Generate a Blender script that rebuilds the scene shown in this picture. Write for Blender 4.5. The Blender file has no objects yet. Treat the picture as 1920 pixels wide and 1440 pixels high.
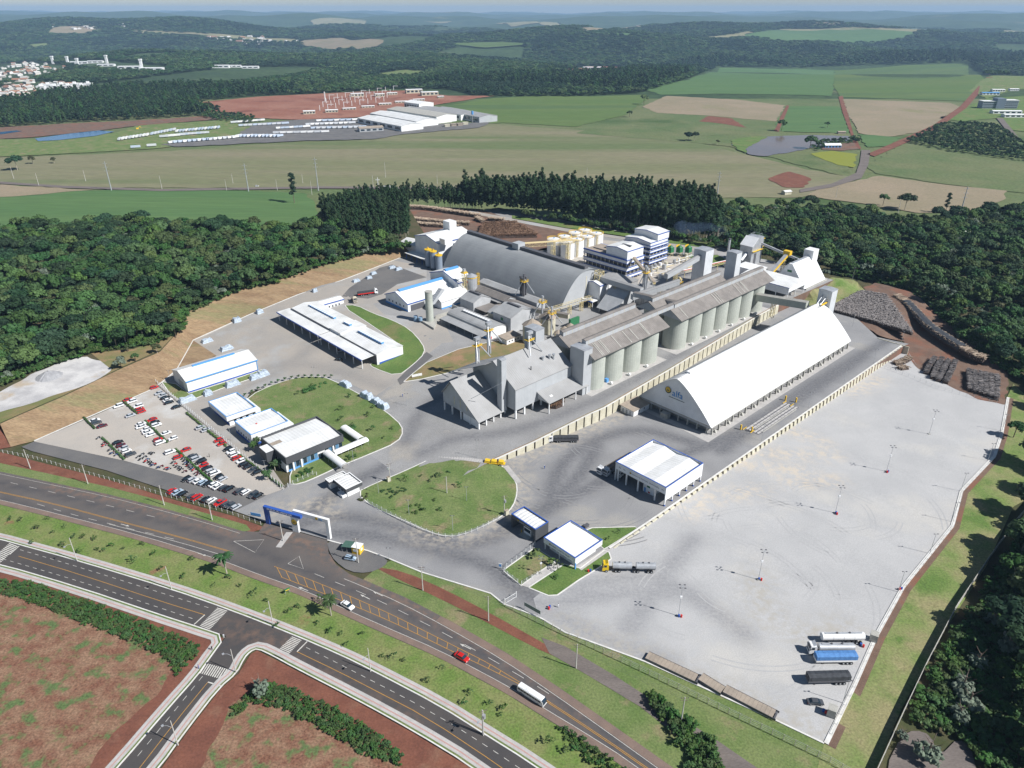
import bpy,bmesh,math,random
import numpy as np
from mathutils import Vector,Matrix
from mathutils.geometry import delaunay_2d_cdt
# ------------ camera, sky, sun, exposure
H_CAM=175.0
FPX=1360.0
PITCH=math.atan(700/FPX)
SUN_AZ,SUN_EL=math.radians(-24.5),math.radians(43.0)
scene=bpy.context.scene
cam_d=bpy.data.cameras.new('camera');cam=bpy.data.objects.new('camera',cam_d)
scene.collection.objects.link(cam);scene.camera=cam
cam.location=(0,0,H_CAM);cam.rotation_euler=(math.pi/2-PITCH,0,0)
cam_d.sensor_width=36;cam_d.lens=36*FPX/1920;cam_d.clip_start=1;cam_d.clip_end=90000
world=bpy.data.worlds.new('World');scene.world=world;world.use_nodes=True
_n=world.node_tree.nodes;_bg=_n['Background']
_sky=_n.new('ShaderNodeTexSky');_sky.sky_type='NISHITA';_sky.sun_disc=False
_sky.sun_elevation=SUN_EL;_sky.sun_rotation=math.pi/2-SUN_AZ;_sky.altitude=500
_sky.air_density=1.0;_sky.dust_density=0.0;_sky.ozone_density=1.4
world.node_tree.links.new(_sky.outputs[0],_bg.inputs[0]);_bg.inputs[1].default_value=0.052
sun_d=bpy.data.lights.new('sun','SUN');sun=bpy.data.objects.new('sun',sun_d)
scene.collection.objects.link(sun);sun_d.energy=5.0;sun_d.angle=math.radians(0.5);sun_d.color=(1,0.98,0.95)
_ts=Vector((math.cos(SUN_EL)*math.cos(SUN_AZ),math.cos(SUN_EL)*math.sin(SUN_AZ),math.sin(SUN_EL)))
sun.rotation_euler=_ts.to_track_quat('Z','Y').to_euler();sun.location=(300,-200,400)
scene.view_settings.view_transform='Standard';scene.view_settings.look='None'
scene.view_settings.exposure=0.42;scene.view_settings.gamma=1
scene.cycles.use_denoising=True
scene.cycles.max_bounces=5;scene.cycles.diffuse_bounces=2;scene.cycles.glossy_bounces=2
scene.cycles.transmission_bounces=3;scene.cycles.volume_bounces=0;scene.cycles.transparent_max_bounces=8
R=random.Random(7)
NR=np.random.RandomState(11)
COL=scene.collection
PA=math.radians(43.2)
UC,US=math.cos(PA),math.sin(PA)
# ------------ levels and coordinates
def xy(u,v):return(u*UC-v*US,u*US+v*UC)
def uv(x,y):return(x*UC+y*US,-x*US+y*UC)
def hS(x,y):
 u=x*UC+y*US
 return 6*np.clip((u-140)/90,0,1)
def sstep(a,b,t):
 t=np.clip((t-a)/(b-a),0,1);return t*t*(3-2*t)
def hills(x,y):
 r=np.hypot(x,y)
 a=sstep(1700,5200,r)
 w=0
 for(l,ph,dx,dy,am)in((2300,.6,.45,.9,22),(3700,2.1,-.7,.7,30),(1300,4.0,.95,.3,12),(6100,1.0,.1,1,36),(800,2.6,-.2,.98,7)):
  w=w+am*np.sin((x*dx+y*dy)*2*math.pi/l+ph)
 far=sstep(6500,19000,r)*(62+38*sstep(-4000,9000,x))
 return a*(w*1.25-26)+far+sstep(2500,6500,r)*sstep(-1500,-4200,x)*42
def hB(x,y):
 u=x*UC+y*US
 return-4.5*np.clip((u-168)/265,0,1)+hills(x,y)
def hF(x,y):return hS(x,y)+6
def hM(x,y):return 0*x
LV={'M':hM,'S':hS,'B':hB,'F':hF}
_s,_c=math.sin(PITCH),math.cos(PITCH)
def ray(px,py):
 a,b=(px-960)/FPX,(720-py)/FPX
 return a,_c+b*_s,-_s+b*_c
def at(px,py,z=0.0):
 d=ray(px,py)
 if not isinstance(z,(int,float)):
  f=LV[z]if isinstance(z,str)else z
  if py<190:
   t=600.0
   while t<60000:
    x,y=d[0]*t,d[1]*t
    if H_CAM+d[2]*t<float(f(x,y)):break
    t*=1.012
   a,b=t/1.012,t
   for _ in range(14):
    t=.5*(a+b);x,y=d[0]*t,d[1]*t
    if H_CAM+d[2]*t<float(f(x,y)):b=t
    else:a=t
   return Vector((x,y,float(f(x,y))))
  zz=0.0
  for _ in range(25):
   t=(zz-H_CAM)/d[2];zz=.5*zz+.5*float(f(d[0]*t,d[1]*t))
  return Vector((d[0]*t,d[1]*t,zz))
 t=(z-H_CAM)/d[2]
 return Vector((d[0]*t,d[1]*t,z))
def topix(x,y,z):
 dz=z-H_CAM;dep=y*_c-dz*_s;up=y*_s+dz*_c
 return 960+FPX*x/dep,720-FPX*up/dep
def inside(poly,x,y):
 poly=np.asarray(poly)[:,:2];x=np.asarray(x,float);y=np.asarray(y,float)
 r=np.zeros(x.shape,bool);j=len(poly)-1
 for i in range(len(poly)):
  xi,yi=poly[i];xj,yj=poly[j]
  if yi!=yj:r^=((yi>y)!=(yj>y))&(x<(xj-xi)*(y-yi)/(yj-yi)+xi)
  j=i
 return r
# ------------ materials
MATS={}
def mat(name,c,c2=None,sc=.2,rough=.75,bump=0.,bsc=3.,metal=0.,fine=.12,fsc=4.,rnd=0.,stripe=None,wear=None,c3=None,sc3=.03,t3=.55,spec=.3,stretch=None,con=(.38,.62)):
 m=bpy.data.materials.new(name);m.use_nodes=True;nt=m.node_tree;N=nt.nodes;Lk=nt.links.new
 b=N['Principled BSDF'];b.inputs['Roughness'].default_value=rough;b.inputs['Metallic'].default_value=metal
 b.inputs['Specular IOR Level'].default_value=spec
 tc=N.new('ShaderNodeTexCoord');co=tc.outputs['Object']
 if stretch:
  mp=N.new('ShaderNodeMapping');mp.inputs['Rotation'].default_value=(0,0,stretch[0]);mp.inputs['Scale'].default_value=(stretch[1],1,1)
  Lk(co,mp.inputs[0]);co=mp.outputs[0]
 def noise(s,det=5):
  n=N.new('ShaderNodeTexNoise');n.inputs['Scale'].default_value=s;n.inputs['Detail'].default_value=det;n.inputs['Roughness'].default_value=.6
  Lk(co,n.inputs['Vector']);return n.outputs[0]
 def ramp(x,a,d):
  r=N.new('ShaderNodeMapRange');r.inputs['From Min'].default_value=a;r.inputs['From Max'].default_value=d;Lk(x,r.inputs['Value']);return r.outputs[0]
 def mix(f,a,d,mode='MIX'):
  x=N.new('ShaderNodeMix');x.data_type='RGBA';x.blend_type=mode
  if isinstance(f,float):x.inputs[0].default_value=f
  else:Lk(f,x.inputs[0])
  for i,k in((6,a),(7,d)):
   if isinstance(k,tuple):x.inputs[i].default_value=(*k,1)
   else:Lk(k,x.inputs[i])
  return x.outputs[2]
 col=c
 if c2:col=mix(ramp(noise(sc),*con),c,c2)
 if c3:col=mix(ramp(noise(sc3,6),t3,t3+.1),col,c3)
 if fine:
  g=N.new('ShaderNodeMapRange');Lk(noise(fsc,3),g.inputs['Value']);g.inputs['From Min'].default_value=.25;g.inputs['From Max'].default_value=.75
  g.inputs['To Min'].default_value=1-fine*1.6;g.inputs['To Max'].default_value=1+fine*1.6
  cc=N.new('ShaderNodeCombineColor')
  for i in range(3):Lk(g.outputs[0],cc.inputs[i])
  col=mix(1.0,col,cc.outputs[0],'MULTIPLY')
 if wear:
  for attr,wc,k in wear:
   a=N.new('ShaderNodeAttribute');a.attribute_name=attr
   mm=N.new('ShaderNodeMath');mm.operation='MULTIPLY';Lk(a.outputs['Fac'],mm.inputs[0])
   Lk(ramp(noise(.9 if attr=='dark' else.35,6),.0 if attr=='dark' else.42,.62),mm.inputs[1])
   m2=N.new('ShaderNodeMath');m2.operation='MULTIPLY';m2.inputs[1].default_value=k;Lk(mm.outputs[0],m2.inputs[0]);m2.use_clamp=True
   col=mix(m2.outputs[0],col,wc)
 if rnd:
  oi=N.new('ShaderNodeObjectInfo');h=N.new('ShaderNodeHueSaturation')
  for sock,lo,hi,mul in((0,.5-rnd*.05,.5+rnd*.07,1.),(2,1-rnd*.6,1+rnd*.6,7.31),(1,1-rnd*.35,1+rnd*.15,3.77)):
   fr=N.new('ShaderNodeMath');fr.operation='MULTIPLY';fr.inputs[1].default_value=mul;Lk(oi.outputs['Random'],fr.inputs[0])
   f2=N.new('ShaderNodeMath');f2.operation='FRACT';Lk(fr.outputs[0],f2.inputs[0])
   mr=N.new('ShaderNodeMapRange');Lk(f2.outputs[0],mr.inputs['Value']);mr.inputs['To Min'].default_value=lo;mr.inputs['To Max'].default_value=hi
   Lk(mr.outputs[0],h.inputs[sock])
  if isinstance(col,tuple):h.inputs['Color'].default_value=(*col,1)
  else:Lk(col,h.inputs['Color'])
  col=h.outputs[0]
 if isinstance(col,tuple):b.inputs['Base Color'].default_value=(*col,1)
 else:Lk(col,b.inputs['Base Color'])
 hgt=None
 if bump:hgt=noise(bsc,4)
 if stripe:
  sx=N.new('ShaderNodeSeparateXYZ');Lk(tc.outputs['Object'],sx.inputs[0])
  w=N.new('ShaderNodeMath');w.operation='MULTIPLY';w.inputs[1].default_value=2*math.pi/stripe[1];Lk(sx.outputs[stripe[0]],w.inputs[0])
  s_=N.new('ShaderNodeMath');s_.operation='SINE';Lk(w.outputs[0],s_.inputs[0]);hgt=s_.outputs[0];bump=stripe[2]
 if hgt is not None:
  bp=N.new('ShaderNodeBump');bp.inputs['Strength'].default_value=min(1,bump);bp.inputs['Distance'].default_value=.1 if stripe else.3
  Lk(hgt,bp.inputs['Height']);Lk(bp.outputs[0],b.inputs['Normal'])
 MATS[name]=m
 return m
def rgb(r,g,b):
 f=lambda c:(c/255/12.92)if c<10 else((c/255+.055)/1.055)**2.4
 return(f(r),f(g),f(b))
WHITE=mat('white_paint',(.80,.80,.80),(.72,.72,.71),sc=.15,rough=.5,fine=.04)
WROOF=mat('white_roof_sheet',(.74,.74,.73),(.63,.63,.61),sc=.12,rough=.45,fine=.06,stripe=(0,1.6,.5),c3=(.55,.55,.53),sc3=.06,t3=.60)
WROOFV=mat('white_roof_sheet_cross',(.74,.74,.73),(.63,.63,.61),sc=.12,rough=.45,fine=.06,stripe=(1,1.6,.5),c3=(.55,.55,.53),sc3=.06,t3=.60)
WWALL=mat('white_wall_sheet',(.78,.79,.80),(.68,.69,.70),sc=.15,rough=.5,fine=.05,stripe=(0,1.2,.2))
WWALLV=mat('white_wall_sheet_cross',(.78,.79,.80),(.68,.69,.70),sc=.15,rough=.5,fine=.05,stripe=(1,1.2,.2))
GROOF=mat('grey_roof_sheet',(.335,.335,.335),(.295,.293,.29),sc=.12,rough=.55,fine=.06,stripe=(0,1.1,.35))
GROOFV=mat('grey_roof_sheet_cross',(.37,.375,.375),(.29,.29,.29),sc=.10,rough=.55,fine=.10,stripe=(1,1.1,.35))
BROOF=mat('weathered_fibre_roof',(.225,.205,.19),(.175,.16,.148),sc=.2,rough=.8,fine=.12,stripe=(0,1.1,.3))
GWALL=mat('grey_wall_sheet',(.42,.435,.45),(.38,.395,.41),sc=.2,rough=.55,fine=.06,stripe=(0,1.0,.3))
GWALLV=mat('grey_wall_sheet_cross',(.46,.47,.48),(.39,.40,.41),sc=.2,rough=.55,fine=.06,stripe=(1,1.0,.3))
TWALL=mat('pale_tower_sheet',(.60,.62,.64),(.52,.54,.56),sc=.2,rough=.5,fine=.05,stripe=(0,1.0,.3))
CONC=mat('pale_concrete',(.43,.42,.38),(.34,.33,.30),sc=.3,rough=.85,fine=.12)
CREAM=mat('cream_concrete',(.56,.53,.42),(.46,.43,.33),sc=.25,rough=.85,fine=.1)
SILO=mat('silo_concrete',(.43,.45,.40),(.36,.38,.34),sc=.12,rough=.85,fine=.06,fsc=1.)
DARKG=mat('charcoal_cladding',(.075,.078,.085),rough=.5,fine=.06)
BLUE=mat('blue_trim',(.035,.10,.38),rough=.45,fine=.05)
LBLUE=mat('light_blue_paint',(.10,.30,.62),rough=.45,fine=.05)
STEEL=mat('galvanised_steel',(.50,.52,.54),(.40,.41,.43),sc=.4,rough=.38,metal=.35,fine=.06)
DSTEEL=mat('dark_steel',(.10,.10,.11),rough=.5,fine=.08)
YEL=mat('yellow_paint',(.72,.46,.03),rough=.5,fine=.08)
CYEL=mat('cream_yellow_steel',(.62,.52,.28),rough=.55,fine=.1)
REDP=mat('red_paint',(.55,.03,.025),rough=.4,fine=.04)
GREENP=mat('green_paint',(.03,.16,.07),rough=.5,fine=.08)
GLASS=mat('dark_glass',(.02,.035,.05),rough=.08,fine=0,spec=.6)
BGLASS=mat('blue_glass',(.10,.22,.36),rough=.1,fine=0,spec=.6)
RUBBER=mat('rubber',(.018,.018,.02),rough=.85,fine=.05)
CHROME=mat('lamp_lens',(.75,.75,.72),rough=.2,fine=0)
TAIL=mat('tail_lens',(.35,.01,.01),rough=.3,fine=0)
POLE=mat('pole_concrete',(.55,.53,.49),(.45,.43,.40),sc=.6,rough=.85,fine=.1)
WOODP=mat('timber_pole',(.22,.17,.13),(.15,.12,.10),sc=1.,rough=.9,fine=.15)
TARPB=mat('blue_tarpaulin',(.10,.25,.52),(.08,.2,.44),sc=.6,rough=.6,bump=.3,bsc=.8)
TARPG=mat('grey_tarpaulin',(.06,.065,.072),(.04,.042,.048),sc=.6,rough=.6,bump=.3,bsc=.8)
SHEETP=mat('silver_sheeting',(.46,.53,.60),(.34,.40,.47),sc=.7,rough=.5,bump=.6,bsc=1.2)
TANROOF=mat('tan_roof',(.36,.30,.24),(.29,.245,.2),sc=.4,rough=.85,fine=.1)
GOLD=mat('emblem_gold',(.62,.40,.04),rough=.5,fine=0)
EMBG=mat('emblem_green',(.02,.06,.05),rough=.5,fine=0)
LOGOB=mat('logo_blue',(.03,.22,.52),rough=.5,fine=0)
BARK=mat('bark',(.13,.095,.07),(.20,.16,.13),sc=.8,rough=.9,fine=.2)
PALEBARK=mat('pale_bark',(.42,.38,.32),(.32,.28,.23),sc=.8,rough=.9,fine=.15)
def leafmat(n,c,rn=.55):
 m=mat(n,c,rough=.65,fine=.18,fsc=.9,rnd=rn,spec=.15);return m
LEAF=[leafmat('broad_leaves',(.038,.082,.024),.5),leafmat('olive_leaves',(.062,.106,.030),.5),leafmat('dark_leaves',(.021,.050,.020),.5),leafmat('silver_leaves',(.13,.165,.12),.25),leafmat('rusty_leaves',(.06,.066,.028),.3)]
EUCA=leafmat('eucalyptus_leaves',(.026,.052,.021),.35)
FARL=leafmat('far_leaves',(.034,.072,.023),.5)
FARL2=leafmat('far_light_leaves',(.060,.105,.035),.4)
FARL3=leafmat('far_dark_leaves',(.020,.046,.020),.4)
BUSH=leafmat('bush_leaves',(.05,.10,.026),.45)
# ------------ objects
def obj(name,me,parent=None,m=None):
 o=bpy.data.objects.new(name,me);COL.objects.link(o)
 if parent:o.parent=parent
 if m and me is not None:
  if not me.materials:me.materials.append(m)
  elif me.materials[0]is not m:
   o.material_slots[0].link='OBJECT';o.material_slots[0].material=m
 return o
def tag(o,label=None,cat=None,group=None,kind=None):
 for k,v in(('label',label),('category',cat),('group',group),('kind',kind)):
  if v:o[k]=v
 return o
def empty(name,loc,rz=0.,label=None,cat=None,group=None):
 o=bpy.data.objects.new(name,None);COL.objects.link(o);o.location=loc;o.rotation_euler=(0,0,rz);o.empty_display_size=.5
 return tag(o,label,cat,group)
def copy_tree(o,parent=None):
 c=o.copy();COL.objects.link(c);c.parent=parent
 for ch in o.children:copy_tree(ch,c)
 return c
class MB:
 def __init__(s):s.v=[];s.f=[]
 def poly(s,*p):
  i=len(s.v);s.v+=[tuple(q)for q in p];s.f.append(list(range(i,i+len(p))));return s
 def box(s,x0,x1,y0,y1,z0,z1):
  if x0>x1:x0,x1=x1,x0
  if y0>y1:y0,y1=y1,y0
  i=len(s.v)
  s.v+=[(x0,y0,z0),(x1,y0,z0),(x1,y1,z0),(x0,y1,z0),(x0,y0,z1),(x1,y0,z1),(x1,y1,z1),(x0,y1,z1)]
  s.f+=[[i+k for k in q]for q in((3,2,1,0),(4,5,6,7),(0,1,5,4),(1,2,6,5),(2,3,7,6),(3,0,4,7))];return s
 def prism(s,prof,ax,lo,hi,cap=True):
  n=len(prof);i=len(s.v)
  T={'x':lambda a,b,t:(t,a,b),'y':lambda a,b,t:(a,t,b),'z':lambda a,b,t:(a,b,t)}[ax]
  for t in(lo,hi):s.v+=[T(a,b,t)for a,b in prof]
  ar=sum(prof[k][0]*prof[(k+1)%n][1]-prof[(k+1)%n][0]*prof[k][1]for k in range(n))
  fl=(ar>0)^(ax=='y')
  for k in range(n):
   q=[i+k,i+(k+1)%n,i+n+(k+1)%n,i+n+k];s.f.append(q if fl else q[::-1])
  if cap:
   a=list(range(i,i+n));d=list(range(i+n,i+2*n))
   s.f+=([a[::-1],d]if fl else[a,d[::-1]])
  return s
 def tube(s,p,q,r,r2=None,n=6,cap=True):
  p,q=Vector(p),Vector(q);d=(q-p)
  if d.length<1e-6:return s
  d.normalize();a=d.orthogonal().normalized();b=d.cross(a);i=len(s.v);r2=r if r2 is None else r2
  for c,rr in((p,r),(q,r2)):
   for k in range(n):
    t=2*math.pi*k/n;s.v.append(tuple(c+(a*math.cos(t)+b*math.sin(t))*rr))
  for k in range(n):s.f.append([i+k,i+(k+1)%n,i+n+(k+1)%n,i+n+k])
  if cap:s.f+=[list(range(i,i+n))[::-1],list(range(i+n,i+2*n))]
  return s
 def cyl(s,x,y,z0,z1,r,r2=None,n=20):return s.tube((x,y,z0),(x,y,z1),r,r2,n)
 def bar(s,p,q,w,h=None):
  h=h or w;p,q=Vector(p),Vector(q);d=(q-p).normalized()
  a=d.cross(Vector((0,0,1)))
  a=Vector((1,0,0))if a.length<1e-3 else a.normalized()
  b=a.cross(d);i=len(s.v)
  for c in(p,q):
   for e,g in((-1,-1),(1,-1),(1,1),(-1,1)):s.v.append(tuple(c+a*e*w/2+b*g*h/2))
  s.f+=[[i+k for k in f]for f in((3,2,1,0),(4,5,6,7),(0,1,5,4),(1,2,6,5),(2,3,7,6),(3,0,4,7))];return s
 def lattice(s,x,y,z0,z1,w,t=.16,step=3.):
  for e in(-1,1):
   for g in(-1,1):s.bar((x+e*w/2,y+g*w/2,z0),(x+e*w/2,y+g*w/2,z1),t)
  n=max(1,int((z1-z0)/step));h=(z1-z0)/n;c=[(-1,-1),(1,-1),(1,1),(-1,1)]
  for k in range(n):
   za,zb=z0+k*h,z0+(k+1)*h
   for i in range(4):
    a,b=c[i],c[(i+1)%4]
    s.bar((x+a[0]*w/2,y+a[1]*w/2,zb),(x+b[0]*w/2,y+b[1]*w/2,zb),t*.8)
    s.bar((x+a[0]*w/2,y+a[1]*w/2,za if k%2 else zb),(x+b[0]*w/2,y+b[1]*w/2,zb if k%2 else za),t*.7)
  return s
 def truss(s,p,q,w,h,t=.14,step=2.5):
  p,q=Vector(p),Vector(q);d=q-p;n=max(2,int(d.length/step));a=d.cross(Vector((0,0,1))).normalized()*w/2;up=Vector((0,0,h))
  for e in(-1,1):
   s.bar(p+a*e,q+a*e,t);s.bar(p+a*e+up,q+a*e+up,t)
   for k in range(n):
    A,B=p+d*(k/n)+a*e,p+d*((k+1)/n)+a*e
    s.bar(A,A+up,t*.8);s.bar(A if k%2 else A+up,B+up if k%2 else B,t*.7)
  return s
 def mesh(s,name,smooth=False):
  me=bpy.data.meshes.new(name);me.from_pydata(s.v,[],s.f);me.update()
  if smooth:me.shade_smooth()
  return me
 def off(s,o):s.v=[(a-o[0],b-o[1],c-o[2])for a,b,c in s.v];return s
 def obj(s,name,m,parent=None,smooth=False):return obj(name,s.mesh(name,smooth),parent,m)
class Th:
 def __init__(s,name,label,cat,u,v,z,group=None):
  s.o=(u,v,z);s.e=empty(name,(*xy(u,v),z),PA,label,cat,group)
 def add(s,name,m,mb,parent=None,smooth=False):
  return mb.off(s.o).obj(name,m,parent or s.e,smooth)
def structure(o):o['kind']='structure';return o
def one(name,label,cat,m,mb,u,v,z,group=None,smooth=False):
 o=mb.off((u,v,z)).obj(name,m,None,smooth);o.location=(*xy(u,v),z);o.rotation_euler=(0,0,PA);return tag(o,label,cat,group)
def uvz(px,py,z=0.):
 p=at(px,py,z);return(*uv(p.x,p.y),p.z)
# ------------ draped sheets and strips
def chaikin(p,n,closed=True):
 for _ in range(n):
  q=[];m=len(p)
  for i in range(m if closed else m-1):
   a,b=Vector(p[i]),Vector(p[(i+1)%m]);q+=[a*.75+b*.25,a*.25+b*.75]
  p=q if closed else[Vector(p[0])]+q+[Vector(p[-1])]
 return p
def sheet(name,pts,m,z='M',off=.02,step=None,smooth=0,rough=0,attrs=None,kind='structure',parent=None,world=False,label=None,cat=None):
 W=[Vector((*q[:2],0))if world else at(q[0],q[1],q[2]if len(q)>2 else z)for q in pts]
 if rough:
  Q=[]
  for a,b in zip(W,W[1:]+W[:1]):
   k=min(60,max(1,int((b-a).length/(rough*1.7))));d=(b-a).normalized();nn=Vector((-d.y,d.x,0));Q+=[a.lerp(b,j/k)+(nn*R.uniform(-.5,.5)*rough if j else nn*0)for j in range(k)]
  W=chaikin(Q,1)
 if smooth:W=chaikin(W,smooth)
 P2=[Vector(w[:2])for w in W];n=len(P2);V=list(P2)
 A=np.array([w[:2]for w in W]);ext=A.max(0)-A.min(0)
 expl=len(pts[0])>2
 if step:
  gx=np.arange(A[:,0].min()+step*.37,A[:,0].max(),step);gy=np.arange(A[:,1].min()+step*.41,A[:,1].max(),step)
  X,Y=np.meshgrid(gx,gy);X=X.ravel()+NR.uniform(-.2,.2,X.size)*step;Y=Y.ravel()+NR.uniform(-.2,.2,Y.size)*step
  k=inside(A,X,Y);V+=[Vector((a,b))for a,b in zip(X[k],Y[k])]
 o=delaunay_2d_cdt(V,[(i,(i+1)%n)for i in range(n)],[],1,1e-4)
 vs=np.array([(a.x,a.y)for a in o[0]])
 f=LV[z]if isinstance(z,str)else(z if callable(z)else(lambda x,y:z+0*x))
 if expl:
  D=1/(np.hypot(vs[:,None,0]-A[None,:,0],vs[:,None,1]-A[None,:,1])+1e-3)**3;zz=(D*np.array([w[2]for w in W])).sum(1)/D.sum(1)
 else:zz=f(vs[:,0],vs[:,1])
 me=bpy.data.meshes.new(name)
 F=[list(q)for q in o[2]]
 for q in F:
  a,b,c=vs[q[0]],vs[q[1]],vs[q[2]]
  if(b[0]-a[0])*(c[1]-a[1])-(b[1]-a[1])*(c[0]-a[0])<0:q.reverse()
 me.from_pydata([(a,b,d+off)for(a,b),d in zip(vs,zz)],[],F);me.update()
 if attrs:
  for an,fn in attrs.items():
   at_=me.attributes.new(an,'FLOAT','POINT');at_.data.foreach_set('value',np.clip(fn(vs[:,0],vs[:,1]),0,1).astype(np.float32))
 ob=obj(name,me,parent,m)
 if kind and not parent:ob['kind']=kind
 if label:tag(ob,label,cat)
 return ob
def pathz(pts,z='M',smooth=2,world=False):
 P=[Vector(q)if world else at(q[0],q[1],q[2]if len(q)>2 else z)for q in pts]
 return chaikin(P,smooth,False)if smooth and len(P)>2 else P
def resample(P,d):
 out=[P[0].copy()];acc=0.
 for a,b in zip(P[:-1],P[1:]):
  L=(b-a).length;t=d-acc
  while t<=L:
   out.append(a.lerp(b,t/L));t+=d
  acc=(acc+L)%d if L else acc
 return out
def plen(P):return sum((b-a).length for a,b in zip(P[:-1],P[1:]))
def along(P,s):
 for a,b in zip(P[:-1],P[1:]):
  L=(b-a).length
  if s<=L:return a.lerp(b,s/L)if L else a.copy(),(b-a).normalized()
  s-=L
 return P[-1].copy(),(P[-1]-P[-2]).normalized()
def strip(name,P,o0,o1,m,h=0.,lift=.03,parent=None,kind=None,zf=None,label=None,cat=None,closed=False):
 """a band beside the line P, from offset o0 to o1 (positive to the left), h thick"""
 n=len(P);mb=MB();L=[];
 for i in range(n):
  a=P[i-1]if(i or closed)else P[i];b=P[(i+1)%n]if(i<n-1 or closed)else P[i]
  d=(b-a);d.z=0;d.normalize();nn=Vector((-d.y,d.x,0));L.append((P[i]+nn*o0,P[i]+nn*o1))
 for a,b in L:
  for q,dz in((a,lift),(b,lift),(b,lift+h),(a,lift+h)):mb.v.append((q.x,q.y,(float(zf(q.x,q.y))if zf else q.z)+dz))
 for i in range(n if closed else n-1):
  k,j=4*i,4*((i+1)%n)
  if h:mb.f+=[[k+2,k+3,j+3,j+2],[k,j,j+3,k+3][::-1],[k+1,k+2,j+2,j+1][::-1]]
  else:mb.f+=[[k,k+1,j+1,j]]
 me=mb.mesh(name);
 bm=bmesh.new();bm.from_mesh(me);bmesh.ops.recalc_face_normals(bm,faces=bm.faces)
 if not h and bm.faces and sum(f.normal.z for f in bm.faces)<0:bmesh.ops.reverse_faces(bm,faces=bm.faces)
 bmesh.ops.delete(bm,geom=[v for v in bm.verts if not v.link_faces],context='VERTS');bm.to_mesh(me);bm.free()
 o=obj(name,me,parent,m)
 if kind:o['kind']=kind
 if label:tag(o,label,cat)
 return o
def near_path(paths,w):
 segs=[(np.array(a[:2]),np.array(b[:2]))for P in paths for a,b in zip(P[:-1],P[1:])]
 def f(x,y):
  best=np.full(x.shape,1e9)
  for a,b in segs:
   d=b-a;L=(d*d).sum()+1e-9;t=np.clip(((x-a[0])*d[0]+(y-a[1])*d[1])/L,0,1)
   best=np.minimum(best,np.hypot(x-a[0]-t*d[0],y-a[1]-t*d[1]))
  return np.exp(-(best/w)**2)
 return f
# ------------ ground materials
M_FLOOR=mat('forest_floor',(.05,.06,.022),(.09,.075,.04),sc=.08,rough=.95,fine=.2)
M_FAR=mat('far_country',(.028,.055,.02),(.05,.085,.03),sc=.004,rough=.95,fine=.3,fsc=.05,c3=(.12,.13,.06),sc3=.0016,t3=.60)
M_MEAD=mat('rough_meadow',(.095,.135,.05),(.14,.155,.07),sc=.01,rough=.95,fine=.15,fsc=.3,c3=(.06,.10,.03),sc3=.004,t3=.55)
M_PLAZA=mat('block_paving_grey',(.275,.272,.272),(.235,.233,.235),sc=.06,rough=.9,fine=.10,fsc=2.5,c3=(.315,.30,.275),sc3=.025,t3=.56,wear=[('dark',(.115,.116,.125),1.0),('dust',(.40,.355,.29),.8)])
M_YARD=mat('yard_paving',(.43,.425,.42),(.385,.382,.38),sc=.05,rough=.9,fine=.09,fsc=2.5,c3=(.46,.445,.42),sc3=.02,t3=.55,wear=[('dark',(.20,.20,.21),.7),('sand',(.60,.50,.37),.6),('dust',(.37,.345,.30),.8)])
M_BEIGE=mat('block_paving_beige',(.36,.325,.285),(.31,.29,.265),sc=.05,rough=.9,fine=.08,fsc=2.5,c3=(.36,.36,.355),sc3=.02,t3=.52,wear=[('dark',(.22,.21,.20),.6)])
M_PAVER=mat('parking_pavers',(.42,.38,.335),(.38,.35,.315),sc=.06,rough=.9,fine=.07,fsc=2.5,c3=(.50,.49,.47),sc3=.02,t3=.52)
M_TERR=mat('terrace_concrete',(.30,.295,.29),(.25,.245,.24),sc=.06,rough=.9,fine=.12,fsc=2.,c3=(.34,.315,.28),sc3=.03,t3=.56,wear=[('dark',(.14,.14,.148),.85)])
M_ASPH=mat('grey_asphalt',(.125,.122,.122),(.155,.148,.142),sc=.08,rough=.92,fine=.12,fsc=3.)
M_HWY=mat('highway_asphalt',(.10,.09,.086),(.122,.108,.10),sc=.05,rough=.9,fine=.08,fsc=3.,wear=[('dust',(.19,.125,.095),.9),('dark',(.058,.058,.064),.8)])
M_NEWR=mat('new_asphalt',(.062,.058,.058),(.078,.070,.066),sc=.07,rough=.9,fine=.08,fsc=3.,wear=[('dust',(.16,.105,.08),.8)])
M_SHOU=mat('shoulder_asphalt',(.17,.125,.105),(.21,.15,.12),sc=.2,rough=.95,fine=.12)
M_GRASS=mat('lawn',(.105,.16,.045),(.155,.19,.07),sc=.10,rough=.95,fine=.2,fsc=1.6,c3=(.225,.19,.105),sc3=.07,t3=.55)
M_GRASS2=mat('lush_grass',(.085,.15,.036),(.125,.18,.05),sc=.09,rough=.95,fine=.2,fsc=1.6,c3=(.16,.165,.065),sc3=.05,t3=.54)
M_MEDIAN=mat('verge_grass',(.115,.18,.04),(.185,.20,.075),sc=.11,rough=.95,fine=.24,fsc=1.5,c3=(.23,.12,.07),sc3=.10,t3=.64)
M_SLOPEG=mat('slope_grass',(.15,.205,.06),(.245,.225,.11),sc=.07,rough=.95,fine=.22,fsc=1.5,c3=(.10,.165,.038),sc3=.05,t3=.55)
M_BANK=mat('cut_bank',(.29,.205,.12),(.22,.145,.085),sc=.14,rough=.95,fine=.2,fsc=1.5,c3=(.205,.18,.09),sc3=.06,t3=.54,stretch=(-.42,.22),bump=.8,bsc=.5)
M_BANKG=mat('dry_bank_grass',(.24,.175,.09),(.15,.16,.06),sc=.09,rough=.95,fine=.18,c3=(.30,.19,.11),sc3=.06,t3=.55)
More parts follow.
